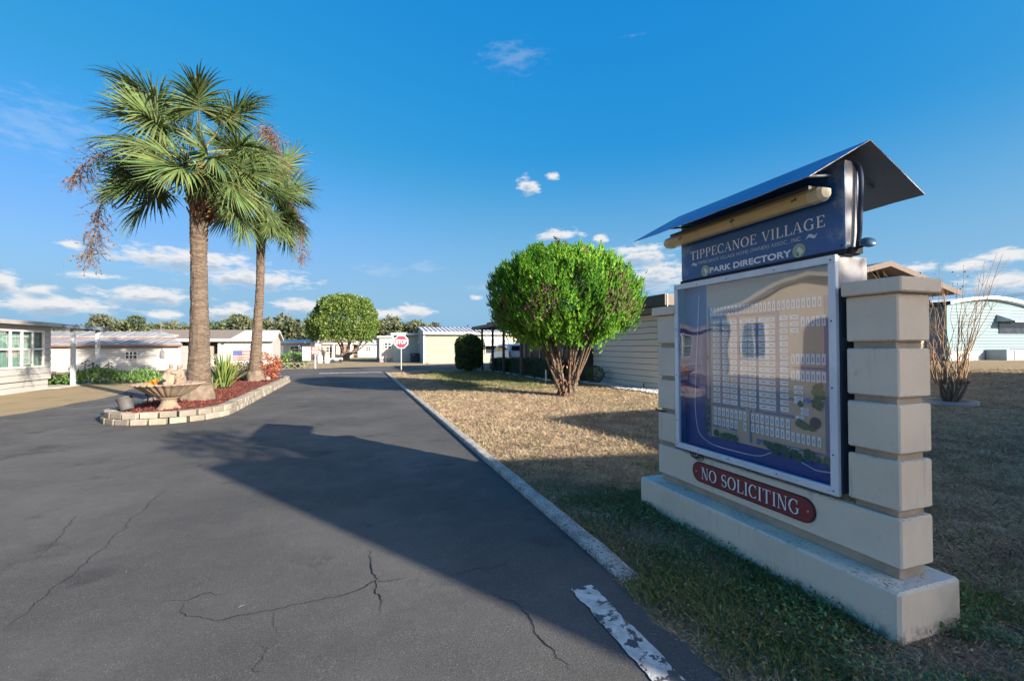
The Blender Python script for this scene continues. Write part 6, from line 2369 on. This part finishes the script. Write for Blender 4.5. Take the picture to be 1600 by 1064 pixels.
# ================================================================== TREES, HEDGES, SHRUBS
M_bark = pmat('conifer_bark', (0.115, 0.078, 0.055), (0.05, 0.038, 0.03), scale=6, rough=.95, bump=.9, bscale=40, stretch=(1, 1, .35), stain=((0.21, 0.185, 0.155), 7, .50, .66))
M_arb = pmat('conifer_spray', (0.085, 0.24, 0.02), (0.05, 0.16, 0.016), scale=1.6, rough=.65, spec=.25, island=.30, translucent=.18)
M_arb2 = pmat('conifer_spray_bright', (0.165, 0.35, 0.035), (0.11, 0.27, 0.026), scale=1.6, rough=.65, spec=.25, island=.28, translucent=.18)
M_arbd = pmat('dead_conifer_spray', (0.13, 0.095, 0.055), (0.08, 0.065, 0.04), scale=3, rough=.9, island=.3)
JT = thing('conifer_tree', 'multi stemmed clipped conifer with a broad dome of bright green sprays on the lawn', 'tree', (5.32, 11.0, 0))
jc = np.array([5.28, 11.0, 2.50])
rj = np.array([2.0, 1.94, 1.31])


def dome(D, seed):
    """Radius factor: full shoulders, flat underside rising to a hollow round the stems."""
    lo = D[:, 2] < 0
    f = 1 + .055 * lump(D, 2.6, seed) + .04 * lump(D, 6.5, seed + 3)
    f = f * np.where(lo, 1.0 - .10 * np.abs(D[:, 2]), 1 + .05 * (1 - np.abs(D[:, 2])) * np.abs(D[:, 2]) * 4)
    return f


# flame-shaped tufts set over the dome, each made of many small sprays
Kt = 640
Dt = unit(rng.normal(size=(Kt * 3, 3)))
Dt = Dt[Dt[:, 2] > -.86][:Kt]
Kt = len(Dt)
tsize = rng.uniform(.75, 1.35, Kt)
per = 27
idx = np.repeat(np.arange(Kt), per)
n = len(idx)
D = Dt[idx]
tdepth = 1 - .085 * rng.random(Kt) ** 1.5
T0 = Dt * (dome(Dt, 2.0) * tdepth)[:, None] * rj + jc
taxis = unit(np.array([0, 0, 1.0]) + Dt * .42 + rng.normal(size=(Kt, 3)) * .12)
hgt = rng.random(n) - .45
wid = .085 * (1 - np.clip(hgt + .1, 0, 1) * 1.2)
P = T0[idx] + taxis[idx] * (hgt * .30 * tsize[idx])[:, None] + rng.normal(size=(n, 3)) * (np.maximum(wid, .02) * tsize[idx])[:, None]
fill = int(n * .25)                          # thinner growth between the tufts, deeper in
Df = unit(rng.normal(size=(fill * 3, 3)))
Df = Df[Df[:, 2] > -.72][:fill]
P = np.concatenate([P, Df * (dome(Df, 2.0) * rng.uniform(.78, .9, len(Df)))[:, None] * rj + jc])
D = np.concatenate([D, Df])
low = .98 + .48 * np.clip(1 - np.hypot(P[:, 0] - jc[0], P[:, 1] - jc[1]) / 1.1, 0, 1) + .12 * lump(P, 2.0, 4)
keep = P[:, 2] > low
P, D = P[keep], D[keep]
n = len(P)
ax = unit(np.array([0, 0, 1.0]) + D * .55 + rng.normal(size=(n, 3)) * .22)
outw = unit(D * np.array([1, 1, .3]) + 1e-6)
Ls = rng.uniform(.10, .18, n)
Vs, Qs, Ms = [], [], []
kind = (lump(P, 1.6, 9) + .35 * rng.normal(size=n) > .05).astype(int)
kind[(lump(P, 2.3, 17) > .50) & (rng.random(n) < .5)] = 2
for j in range(12):
    t = (j + .3) / 12
    sgn = 1 if j % 2 else -1
    side = unit(np.cross(ax, outw) + rng.normal(size=(n, 3)) * .35)
    base = P + ax * (Ls * t * .85)[:, None] - ax * (Ls * .4)[:, None]
    A = unit(ax * 1.0 + side * sgn * .55 * (1.15 - t) + outw * rng.uniform(-.1, .45, n)[:, None])
    S = unit(np.cross(A, outw) + rng.normal(size=(n, 3)) * .4)
    V, Q = leaf_quads(base, A, S, Ls * (.50 - .22 * t), .018 + .009 * rng.random(n))
    Qs.append(Q + sum(len(v) for v in Vs))
    Vs.append(V)
    Ms.append(kind)
np_mesh('crown', np.concatenate(Vs), np.concatenate(Qs), [M_arb, M_arb2, M_arbd], JT, mi=np.concatenate(Ms))
# twiggy interior
n = 2600
Dd = rand_dirs(n)
P = Dd * (.45 + .40 * rng.random(n))[:, None] * rj + jc
P[:, 2] = np.maximum(P[:, 2], 1.5)
A = unit(Dd + rng.normal(size=(n, 3)) * .6 + np.array([0, 0, .5]))
S = unit(np.cross(A, rand_dirs(n)))
V, Q = leaf_quads(P, A, S, .30, .05)
np_mesh('inner_twigs_or_core', V, Q, M_arbd, JT)
r_ = np.random.default_rng(77)
for k in range(19):
    a = k * 2.4 + r_.normal() * .25
    rb = .04 + .15 * math.sqrt((k + .5) / 19)
    R1 = .26 + .84 * math.sqrt((k + .5) / 19)
    pts = []
    w = r_.uniform(0, 6)
    for j in range(9):
        s = j / 8
        rr = rb + (R1 - rb) * s ** 1.22
        aa = a + .14 * math.sin(s * 4 + w)
        pts.append((5.32 + rr * math.cos(aa) + .02 * math.sin(s * 11 + w), 11.0 + rr * math.sin(aa) * .95 + .02 * math.cos(s * 9 + w), -.05 + 2.0 * s))
    rad = [(.062 if k < 6 else .04) * (1 - .55 * j / 8) * (1 + .25 * mnoise.noise((j * .9, k, 0))) for j in range(9)]
    MB().tube(spline(pts, 3), [float(np.interp(i / 24, np.linspace(0, 1, 9), rad)) for i in range(25)], n=7).build('trunk', M_bark, JT)
mb = MB()
mb.lathe(5.32, 11.0, [(.25, -.05), (.22, .06), (.20, .22), (.18, .38), (.10, .5)], n=26, fn=lambda r0, z, a: r0 * (1 + .16 * math.sin(5 * a + z * 6) + .18 * mnoise.noise((math.cos(a) * 3, math.sin(a) * 3, z * 7))))
mb.build('root_base', M_bark, JT)
# loose bark strips round the stems
n = 240
a = rng.uniform(0, 6.28, n)
zz = rng.uniform(.02, .95, n)
P = np.stack([5.32 + (.21 + .17 * zz) * np.cos(a), 11.0 + (.21 + .17 * zz) * np.sin(a), zz], 1)
A = unit(np.stack([np.cos(a) * .5, np.sin(a) * .5, rng.choice([-1, 1], n) * 1.0], 1) + rng.normal(size=(n, 3)) * .4)
S = unit(np.cross(A, rand_dirs(n)))
V, Q = leaf_quads(P, A, S, rng.uniform(.06, .16, n), rng.uniform(.02, .045, n))
np_mesh('peeling_bark', V, Q, pmat('peeling_bark', (0.28, 0.14, 0.08), (0.17, 0.095, 0.06), scale=20, rough=.95, island=.3), JT)
BD = MB()
bx, by, bz = 5.05, 11.0, 4.18
BD.ellipsoid((bx, by, bz), (.06, .032, .035), 10, 7).ellipsoid((bx - .055, by, bz + .03), (.024, .022, .022), 8, 6)
BD.add([(bx + .04, by - .015, bz), (bx + .04, by + .015, bz), (bx + .13, by + .012, bz - .02), (bx + .13, by - .012, bz - .02), (bx + .04, by, bz + .015)], [(0, 1, 2, 3), (0, 3, 4), (1, 4, 2), (3, 2, 4)])
BD.add([(bx - .075, by - .005, bz + .032), (bx - .075, by + .005, bz + .032), (bx - .10, by, bz + .026), (bx - .075, by, bz + .022)], [(0, 1, 2), (0, 2, 3), (1, 3, 2)])
BD.tube([(bx, by - .01, bz - .03), (bx, by - .01, bz - .10)], .004, n=4).tube([(bx, by + .01, bz - .03), (bx, by + .01, bz - .10)], .004, n=4)
tag(BD.build('bird', flat('dark_feathers', (.03, .03, .035)), loc=(bx, by, bz - .1)), 'small dark bird perched on top of the clipped conifer', 'bird')

# big round tree beyond the junction
M_oak = pmat('round_tree_leaf', (0.085, 0.145, 0.022), (0.05, 0.095, 0.016), scale=.5, rough=.5, island=.38, translucent=.15)
M_oak2 = pmat('round_tree_leaf_bright', (0.14, 0.20, 0.035), (0.09, 0.145, 0.025), scale=.5, rough=.5, island=.35, translucent=.15)
RT = thing('round_tree', 'large round leafy tree with several short trunks beyond the junction', 'tree', (-.9, 50, 0))
n = 26000
D = rand_dirs(n)
D[:, 2] = np.where(D[:, 2] < -.55, -D[:, 2], D[:, 2])
clump = lump(D, 6.0, 3.1) * .10 + lump(D, 13.0, 8.2) * .07 + lump(D, 2.4, 1.1) * .06
rad = (1 - .28 * rng.random(n) ** 1.7) * (1 + clump)
P = D * rad[:, None] * np.array([3.5, 3.3, 3.0]) + np.array([-1.05, 50, 3.55])
P[:, 2] = np.maximum(P[:, 2], 1.45 + .35 * lump(P, 1.6, 2) + .3 * rng.random(n))
A = unit(D * .7 + rng.normal(size=(n, 3)) * .8 + np.array([0, 0, .1]))
S = unit(np.cross(A, rand_dirs(n)))
V, Q = leaf_quads(P, A, S, .24 * rng.uniform(.6, 1.3, n), .12 * rng.uniform(.7, 1.2, n))
np_mesh('crown', V, Q, [M_oak, M_oak2], RT, mi=(lump(P, 1.7, 6) + .5 * rng.normal(size=n) > .1).astype(int))
M_trunk = pmat('grey_brown_bark', (0.16, 0.125, 0.10), (0.10, 0.08, 0.07), scale=4, rough=.95, bump=.6)
for (dx, tx, ty, r0) in ((-.25, -1.4, 50.5, .2), (0, -.6, 49.6, .24), (.15, .9, 50.2, .2), (-.1, -2.0, 49.4, .15), (.2, 1.6, 49.8, .14)):
    MB().tube(spline([(-.85 + dx, 50, -.1), (-.85 + dx * 1.6, 50, .5), (-.6 * .5 + tx * .5 + dx, (50 + ty) / 2, 1.3), (tx, ty, 2.6), (tx * 1.3, ty, 4.0)], 4), [r0 * (1 - .7 * i / 16) for i in range(17)], n=8).build('trunk', M_trunk, RT)

# trees of the far tree line
M_far = pmat('far_tree_leaf', (0.062, 0.088, 0.036), (0.036, 0.056, 0.026), scale=.12, rough=.7, island=.35)
M_far2 = pmat('far_tree_leaf_olive', (0.085, 0.095, 0.045), (0.052, 0.064, 0.034), scale=.12, rough=.7, island=.35)


def far_tree(loc, h, w, seed, label):
    T = thing('broad_tree', label, 'tree', (0, 0, 0), 'trees in the far tree line')
    r_ = np.random.default_rng(seed)
    MB().tube([(0, 0, -.2), (.1, 0, h * .3), (-.1, .1, h * .7)], [.28, .22, .1], n=7).build('trunk', M_trunk, T)
    mb = MB()
    n = 2600
    K = 11
    cl = r_.normal(size=(K, 3)) * np.array([w * .24, w * .24, h * .16]) + np.array([0, 0, h * .60])
    k = r_.integers(K, size=n)
    D = unit(r_.normal(size=(n, 3)))
    R0 = r_.uniform(.16, .30, K)[k] * w
    P = cl[k] + D * (R0 * (1 - .35 * r_.random(n) ** 2) * (1 + .2 * lump(D, 4, seed)))[:, None] * np.array([1, 1, .75])
    P[:, 2] = np.clip(P[:, 2], h * .12, None)
    A = unit(D * .6 + r_.normal(size=(n, 3)) * .8)
    S = unit(np.cross(A, r_.normal(size=(n, 3))))
    V, Q = leaf_quads(P, A, S, .62 * r_.uniform(.6, 1.3, n), .34 * r_.uniform(.6, 1.3, n))
    np_mesh('crown', V, Q, [M_far, M_far2], T, mi=(lump(P, .5, seed) > 0).astype(int))
    T.location = loc
    return T


FL = 'dark green broad crowned tree standing in the tree line beyond the houses'
ft = [far_tree((-30 + 6 * i, 100, 0), 6.6, 6.5, 100 + i, FL) for i in range(4)]
pos = [  # direction (x/y of the sight line), distance, height
    (-.235, 96, 6.6), (-.20, 100, 7.4), (-.17, 94, 6.8), (-.142, 99, 7.2), (-.115, 95, 6.2), (-.088, 102, 6.8), (-.06, 97, 6.4), (-.03, 103, 6.6), (.0, 96, 6.0),
    (.03, 100, 6.3), (.055, 92, 6.6), (.075, 94, 6.9), (.095, 97, 6.2), (.118, 92, 6.6), (.14, 95, 6.3), (.165, 99, 5.2), (.19, 103, 4.6),
    (-.262, 102, 6.2), (-.29, 98, 6.0), (-.318, 101, 5.8), (-.352, 95, 5.6), (-.385, 90, 6.4), (-.412, 92, 6.6), (-.44, 96, 5.4), (-.50, 98, 5.0), (-.535, 94, 4.6), (-.57, 99, 4.6)]
for i, (s, d, h) in enumerate(pos):
    T = ft[i] if i < 4 else copy_tree(ft[i % 4], (0, 0, 0))
    T.location = (s * d, d, 0)
    T.rotation_euler = (0, 0, i * 1.3)
    T.scale = (h / 6.6 * (1 + .12 * math.sin(i * 2.2)), h / 6.6, h / 6.6)
wd = []
n = 9000
xw = rng.uniform(-60, 30, n)
P = np.stack([xw, 108 + rng.uniform(-2, 2, n), (4.0 + 1.1 * np.sin(xw * .55) + .8 * np.sin(xw * 1.3)) * rng.random(n) ** .6 * .95], 1)
A = unit(rng.normal(size=(n, 3)) + np.array([0, -.3, .3]))
S = unit(np.cross(A, rand_dirs(n)))
V, Q = leaf_quads(P, A, S, 1.2 * rng.uniform(.6, 1.3, n), .7 * rng.uniform(.6, 1.2, n))
stuff(np_mesh('distant_woods', V, Q, M_far2, loc=(-15, 108, 0)), 'olive green woods closing the view behind the far trees', 'woods')

# clipped shrubs and hedges
M_hedge = pmat('hedge_leaf', (0.065, 0.11, 0.026), (0.04, 0.07, 0.02), scale=3, rough=.5, island=.4, translucent=.1)
M_hedge2 = pmat('hedge_leaf_bright', (0.10, 0.155, 0.035), (0.07, 0.12, 0.03), scale=3, rough=.5, island=.35, translucent=.1)
M_core = flat('hedge_inner_shade', (0.028, 0.026, 0.018), rough=1)


def box_hedge(name, label, x0, x1, y0, y1, h, n, seed, size=.05, round_=.35, group=None, bright=None):
    """Clipped hedge: leaves over a rounded block, a dark core inside."""
    r_ = np.random.default_rng(seed)
    T = thing(name, label, 'hedge', ((x0 + x1) / 2, (y0 + y1) / 2, 0), group)
    c = np.array([(x0 + x1) / 2, (y0 + y1) / 2, h / 2])
    hx = np.array([(x1 - x0) / 2, (y1 - y0) / 2, h / 2])
    rr = min(hx) * round_
    # sample on the rounded block: pick a face by area
    P = r_.uniform(-1, 1, (n, 3)) * hx
    ar = np.array([hx[1] * hx[2], hx[0] * hx[2], hx[0] * hx[1]])
    f = r_.choice(3, n, p=ar / ar.sum())
    s = r_.choice([-1, 1], n)
    P[np.arange(n), f] = s * hx[f]
    P[:, 2] = np.where((f == 2) & (s < 0), r_.uniform(-1, 1, n) * hx[2], P[:, 2])
    inner = np.clip(P, -(hx - rr), hx - rr)
    Nn = unit(P - inner + 1e-9)
    P = inner + Nn * rr * (1 - .22 * r_.random(n)[:, None] ** 1.5) + Nn * (.05 * lump(P, 3.0, seed) + .02 * lump(P, 9, seed))[:, None]
    P = P + c
    P[:, 2] = np.maximum(P[:, 2], .02)
    A = unit(Nn * .8 + r_.normal(size=(n, 3)) * .7 + np.array([0, 0, .3]))
    S = unit(np.cross(A, r_.normal(size=(n, 3))))
    V, Q = leaf_quads(P, A, S, size * r_.uniform(.6, 1.3, n), size * .55 * r_.uniform(.7, 1.2, n))
    mi = (lump(P, 3, seed + 2) + .6 * r_.normal(size=n) > (.5 if bright is None else bright)).astype(int)
    np_mesh('foliage', V, Q, [M_hedge, M_hedge2], T, mi=mi)
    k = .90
    MB().box(c[0] - hx[0] * k, c[0] + hx[0] * k, c[1] - hx[1] * k, c[1] + hx[1] * k, 0, h * .9, bev=rr * .8).build('inner_twigs_or_core', M_core, T)  # solid dark core, its colour stands in for shade inside the hedge
    return T


box_hedge('clipped_shrub', 'tall dark rounded clipped shrub standing on the lawn before the yellow house', 5.03, 6.42, 23.0, 24.3, 1.93, 15000, 51, size=.085, round_=.95, bright=.7)
box_hedge('hedge', 'long low dark hedge in front of the screened porch', 6.95, 7.45, 15.9, 20.6, .77, 9000, 52, size=.05)
box_hedge('hedge', 'short dark hedge between the clipped shrub and the carport posts', 6.85, 7.6, 21.6, 23.6, .68, 3600, 53, size=.06, round_=.5)
shrub('round_shrub', 'small round shrub at the corner of the beige plank wall by the white gravel', (8.0, 14.25, .30), (.33, .33, .31), 1700, .05, [M_hedge, M_hedge2], 54, mix=lambda P, r_: (r_.random(len(P)) > .6).astype(int), shell=.75, lumps=.1)
o = MB().box(6.45, 6.49, 15.04, 15.08, -.05, .46).build('marker_stake', M_wtrim, loc=(6.47, 15.06, 0))
tag(o, 'thin white marker stake in the shaded grass before the long hedge', 'stake')
o = MB().tube([(8.34, 11.85, -.05), (8.34, 11.85, .17)], .018, n=8).build('pipe_stub', M_dark, loc=(8.34, 11.85, 0))
tag(o, 'thin dark pipe stub standing in the white gravel bed', 'pipe')
# gravel bed and border stones
M_grav = pmat('white_gravel', (0.52, 0.50, 0.48), (0.34, 0.33, 0.33), scale=20, rough=.9, island=.3)
n = 3200
ly = rng.uniform(10.4, 14.8, n)
lx = rng.uniform(7.62, 8.42, n) + .08 * np.sin(ly * 3)
ico_v = np.array([(0, 0, 1), (.9, 0, .2), (0, .9, .2), (-.9, 0, .2), (0, -.9, .2)], float)
ico_f = np.array([(0, 1, 2), (0, 2, 3), (0, 3, 4), (0, 4, 1)])
sc = rng.uniform(.014, .038, n)
rot = rng.uniform(0, 6.28, n)
c, s = np.cos(rot), np.sin(rot)
stre = rng.uniform(.6, 1.3, (n, 3))
B = ico_v[None] * stre[:, None] * sc[:, None, None]
Vg = np.stack([B[..., 0] * c[:, None] - B[..., 1] * s[:, None] + lx[:, None], B[..., 0] * s[:, None] + B[..., 1] * c[:, None] + ly[:, None], B[..., 2] + .008 + .015 * rng.random(n)[:, None]], -1)
Qg = ico_f[None] + (np.arange(n) * 5)[:, None, None]
stuff(np_mesh('white_gravel', Vg.reshape(-1, 3), Qg.reshape(-1, 3), M_grav, loc=(8, 12.6, 0)), 'bed of white gravel along the foot of the beige plank wall', 'gravel')
BS = []
for k in range(30):
    y = 15.6 + k * .27
    x = 6.86 + .05 * math.sin(k * 1.7)
    o = MB().ellipsoid((0, 0, .02), (.05 + .02 * rng.random(), .11 + .02 * rng.random(), .055), 8, 5, fn=lambda d, k=k: 1 + .25 * mnoise.noise(d * 2 + Vector((k, 0, 0)))).build('border_stone', M_grav, loc=(0, 0, 0))
    o.location = (x, y, 0)
    tag(o, 'whitish border stone in the row edging the hedge bed', 'stone', 'border stones along the hedge bed')

# bare shrub with its edging ring
cx, cy, cz = 11.98, 6.15, .07
BSH = thing('bare_shrub', 'bare upright shrub of thin tan stems with a few red leaves beside the sign pillar', 'shrub', (cx, cy, cz))
M_tanst = pmat('tan_stem', (0.36, 0.23, 0.13), (0.24, 0.155, 0.10), scale=5, rough=.9)
M_dkst = pmat('dark_stem', (0.10, 0.075, 0.055), (0.16, 0.12, 0.09), scale=5, rough=.9)
r_ = np.random.default_rng(8)
mb = MB()
for k in range(11):
    a = k * 2.4
    rr = .09 + .12 * r_.random()
    mb.tube(spline([(cx + .4 * rr * math.cos(a), cy + .4 * rr * math.sin(a), cz - .05), (cx + rr * math.cos(a), cy + rr * math.sin(a), cz + .18), (cx + rr * 1.5 * math.cos(a + .3), cy + rr * 1.5 * math.sin(a + .3), cz + .40 + .15 * r_.random())], 3), [.036, .033, .03, .027, .024, .022, .02], n=7)
    mb.ellipsoid((cx + rr * 1.5 * math.cos(a + .3), cy + rr * 1.5 * math.sin(a + .3), cz + .45), (.035, .035, .035), 7, 5, fn=lambda d: 1 + .4 * mnoise.noise(d * 3))
mb.build('stump', M_dkst, BSH)
for k in range(58):
    a = k * 2.4 + r_.normal() * .3
    tall = k < 34
    H = r_.uniform(1.5, 2.75) if tall else r_.uniform(.5, 1.1)
    lean = r_.uniform(.05, .42) * (H / 2.4)
    if k in (3, 8, 16):
        lean = .62 * H / 2.4
    x0, y0 = cx + .22 * math.cos(a), cy + .22 * math.sin(a)
    pts = [(x0, y0, cz + .38)]
    for j in range(1, 7):
        s = j / 6
        pts.append((x0 + H * lean * s ** 1.2 * math.cos(a) + .03 * r_.normal(), y0 + H * lean * s ** 1.2 * math.sin(a) + .03 * r_.normal(), cz + .38 + H * s))
    mb = MB()
    mb.tube(spline(pts, 2), [.0105 * (1 - .72 * i / 12) for i in range(13)], n=5)
    if tall:
        for b in range(3):
            j = int(r_.integers(2, 6))
            q = Vector(pts[j])
            d = Vector((math.cos(a + r_.normal()), math.sin(a + r_.normal()), 1.4)).normalized()
            mb.tube([q, q + d * .2, q + d * .4 + Vector((0, 0, .05))], [.004, .003, .0015], n=4)
    mb.build('stem', M_tanst if (k % 3) else M_dkst, BSH)
n = 46
P = np.stack([cx + rng.normal(size=n) * .3, cy + rng.normal(size=n) * .3, cz + rng.uniform(1.9, 2.9, n)], 1)
A = rand_dirs(n)
S = unit(np.cross(A, rand_dirs(n)))
V, Q = leaf_quads(P, A, S, .05, .03)
np_mesh('leaves', V, Q, pmat('red_leaf', (.30, .03, .03), (.18, .03, .03), rough=.6), BSH)
mb = MB()
for k in range(40):
    a0, a1 = 2 * math.pi * k / 40, 2 * math.pi * (k + 1) / 40
    for (ra, rb_, za, zb_) in ((.43, .46, 0, .07),):
        p = lambda r0, a, z: (cx + r0 * math.cos(a), cy + r0 * math.sin(a), z + .05)
        mb.add([p(ra, a0, za), p(ra, a1, za), p(rb_, a1, za), p(rb_, a0, za), p(ra, a0, zb_), p(ra, a1, zb_), p(rb_, a1, zb_), p(rb_, a0, zb_)], [(4, 5, 6, 7), (3, 2, 6, 7), (0, 4, 5, 1)])
tag(mb.build('edging_ring', flat('grey_edging', (.30, .32, .35), rough=.7), loc=(cx, cy, .05)), 'grey edging ring lying round the foot of the bare shrub', 'edging')

# ================================================================== GRASS
M_dry = pmat('dry_grass', (0.40, 0.315, 0.215), (0.24, 0.18, 0.122), scale=2.5, rough=.9, island=.38, spec=.15, translucent=.1)
M_grn = pmat('green_grass', (0.09, 0.125, 0.035), (0.15, 0.165, 0.065), scale=2.5, rough=.7, island=.38, spec=.2, translucent=.1)


def lawn_ok(x, y):
    ok = x > np.where(y < 2.3, 1.38, 1.49)
    ok &= ~((x > 2.25) & (x < 2.71) & (y > 1.34) & (y < 3.30))
    ok &= ~((x > 7.55) & (x < 8.5) & (y > 10.3) & (y < 15))
    ok &= x < np.where(y > 10.6, 8.1, 1e3)
    ok &= y < 25.2
    return ok


def green_amount(x, y):
    """Where living grass shows: round the sign's foot and in the house's shade."""
    d = np.maximum(np.maximum(2.266 - x, x - 2.70), np.maximum(1.35 - y, y - 3.28))
    g = np.exp(-np.clip(d, 0, 9) / .30) * .62
    g = np.maximum(g, .34 * np.exp(-((x - 1.9) / .6) ** 2 - ((y - 1.6) / 1.3) ** 2))
    g = np.maximum(g, .55 * np.clip((y - 12.2) / 2.5, 0, 1) * np.clip((x - 2.2) / 1.8, 0, 1))
    p = lump(np.stack([x, y, 0 * x], 1), 2.6, 1.5) + .6 * lump(np.stack([x, y, 0 * x], 1), 7, 4)
    return np.clip(g * (1 + 1.1 * p) + .05 * p, 0.01, .95)


def blades(name, n, ymax, ymin, L0, W0, green, seed, label, dist_pow, xlim=(1.2, 40)):
    r_ = np.random.default_rng(seed)
    # sample in distance so that the density falls off away from the camera
    got_x, got_y = [], []
    tot = 0
    while tot < n:
        m_ = n
        d = ymin + (ymax - ymin) * r_.random(m_) ** dist_pow
        a = r_.uniform(R(-12), R(74), m_)
        x, y = d * np.sin(a), d * np.cos(a)
        ok = lawn_ok(x, y) & (x > xlim[0]) & (x < xlim[1])
        g = green_amount(x, y)
        pr = g ** 1.3 if green else 1 - .75 * g
        ok &= r_.random(m_) < pr
        got_x.append(x[ok])
        got_y.append(y[ok])
        tot += int(ok.sum())
        if len(got_x) > 60:
            break
    x, y = np.concatenate(got_x)[:n], np.concatenate(got_y)[:n]
    n = len(x)
    d = np.hypot(x, y)
    sc = np.clip(d / 3.0, .75, 6) ** .5
    P = np.stack([x, y, ground_z(x, y) - .004], 1)
    A = r_.normal(size=(n, 3)) * np.array([1, 1, .25])
    A[:, 2] = np.abs(A[:, 2]) + (r_.uniform(.25, 1.0, n) if green else r_.uniform(.06, .5, n))
    A = unit(A)
    S = unit(np.cross(A, r_.normal(size=(n, 3)) + np.array([0, 0, .5])))
    L = L0 * sc * r_.uniform(.5, 1.35, n)
    W = W0 * sc * r_.uniform(.7, 1.3, n)
    P1 = P + A * (L * .55)[:, None]
    A2 = unit(A + np.array([0, 0, -.55]) + r_.normal(size=(n, 3)) * .25)
    P2 = P1 + A2 * (L * .5)[:, None]
    P2[:, 2] = np.maximum(P2[:, 2], ground_z(P2[:, 0], P2[:, 1]) + .004)
    h = (W * .5)[:, None]
    V = np.stack([P - S * h, P + S * h, P1 + S * h * .8, P1 - S * h * .8, P2], 1).reshape(-1, 3)
    b = np.arange(n)[:, None] * 5
    T = np.concatenate([b + np.array([[0, 1, 2]]), b + np.array([[0, 2, 3]]), b + np.array([[3, 2, 4]])], 0)
    o = np_mesh(name, V, T, M_grn if green else M_dry, loc=(3, 5, 0))
    stuff(o, label, 'grass')


blades('dry_grass', 190000, 9.5, 1.2, .050, .0040, False, 61, 'dry tan lawn grass round the directory sign', 1.15)
blades('dry_grass', 110000, 24, 8.5, .045, .0036, False, 62, 'dry tan lawn grass farther out round the clipped conifer', 1.3)
blades('green_grass', 42000, 8, 1.2, .062, .0052, True, 63, 'green grass growing round the foot of the directory sign', 1.3)
blades('green_grass', 26000, 24, 10.5, .050, .0046, True, 64, 'green grass in the shade before the hedges', 1.1)
# broad-leaved weeds at the foot of the sign
n = 5200
sd = rng.random(n)
x = np.where(sd < .62, 2.266 - .42 * rng.random(n) ** 1.6, np.where(sd < .85, 2.27 + .5 * rng.random(n), 2.70 + .25 * rng.random(n) ** 2))
y = np.where(sd < .62, 1.0 + 2.2 * rng.random(n), np.where(sd < .85, 1.345 - .35 * rng.random(n) ** 1.5, 1.3 + .8 * rng.random(n)))
cl = lump(np.stack([x, y, 0 * x], 1), 4.5, 2.2)
k = (cl > .0) & lawn_ok(x, y)
x, y = x[k], y[k]
n = len(x)
P = np.stack([x, y, .012 + .05 * rng.random(n)], 1)
A = unit(rng.normal(size=(n, 3)) * np.array([1, 1, .4]) + np.array([0, 0, .35]))
S = unit(np.cross(A, np.array([0, 0, 1.0]) + .4 * rng.normal(size=(n, 3))))
V, Q = leaf_quads(P, A, S, rng.uniform(.012, .032, n), rng.uniform(.006, .016, n))
M_weed = pmat('weed_leaf', (0.065, 0.13, 0.035), (0.10, 0.17, 0.055), scale=9, rough=.5, island=.4, translucent=.1)
stuff(np_mesh('low_weeds', V, Q, M_weed, loc=(2.1, 1.8, 0)), 'low broad leaved weeds along the plinth of the directory sign', 'weeds')
# dead leaves and soil crumbs between the grass tufts by the sign
n = 3800
x = 1.45 + 1.7 * rng.random(n)
y = .95 + 3.0 * rng.random(n)
k = lawn_ok(x, y)
x, y = x[k], y[k]
n = len(x)
P = np.stack([x, y, .006 + .02 * rng.random(n)], 1)
A = unit(rng.normal(size=(n, 3)) * np.array([1, 1, .25]))
S = unit(np.cross(A, np.array([0, 0, 1.0]) + .6 * rng.normal(size=(n, 3))))
V, Q = leaf_quads(P, A, S, rng.uniform(.012, .035, n), rng.uniform(.004, .014, n))
stuff(np_mesh('leaf_litter', V, Q, pmat('leaf_litter', (0.16, 0.105, 0.07), (0.30, 0.23, 0.16), scale=30, rough=.95, island=.4), loc=(2.1, 1.8, 0)), 'brown leaf litter lying in the grass by the directory sign', 'litter')
# a few taller sprigs by the near corner of the plinth
mb = MB()
r_ = np.random.default_rng(15)
for k in range(7):
    q = Vector((2.55 + .25 * r_.random(), 1.30 - .05 * r_.random(), 0))
    d = Vector((r_.normal() * .25, r_.normal() * .2, 1)).normalized()
    for j in range(7):
        q2 = q + d * .03
        mb.tube([q, q2], .0016, n=3, caps=False)
        if j > 1:
            for s_ in (-1, 1):
                e_ = (d + Vector((s_ * r_.uniform(.5, 1), r_.normal() * .5, .1))).normalized()
                w = d.cross(e_).normalized() * .004
                mb.add([q2 - w * .2, q2 + e_ * .02 - w, q2 + e_ * .048, q2 + e_ * .02 + w], [(0, 1, 2, 3)])
        q = q2
        d = (d + Vector((r_.normal() * .12, r_.normal() * .12, 0))).normalized()
tag(mb.build('weed_sprigs', M_weed, loc=(2.65, 1.28, 0)), 'feathery green weed sprigs at the near corner of the plinth', 'weeds', kind='stuff')

# fallen leaf and litter on the asphalt
mb = MB()
for (x, y, a, s) in ((-.55, 2.66, .6, .022), (-1.28, 3.3, 2.0, .012), (-.95, 5.4, 1.2, .012), (-2.0, 6.6, .2, .02), (-2.6, 6.2, .5, .016), (.5, 3.6, 1.0, .01)):
    c, s2 = math.cos(a) * s, math.sin(a) * s
    mb.add([(x - c, y - s2, .012), (x + s2 * .35, y - c * .35, .016), (x + c, y + s2, .012), (x - s2 * .35, y + c * .35, .014)], [(0, 1, 2, 3)])
stuff(mb.build('road_litter', M_drift), 'small pale scraps scattered on the asphalt', 'litter')
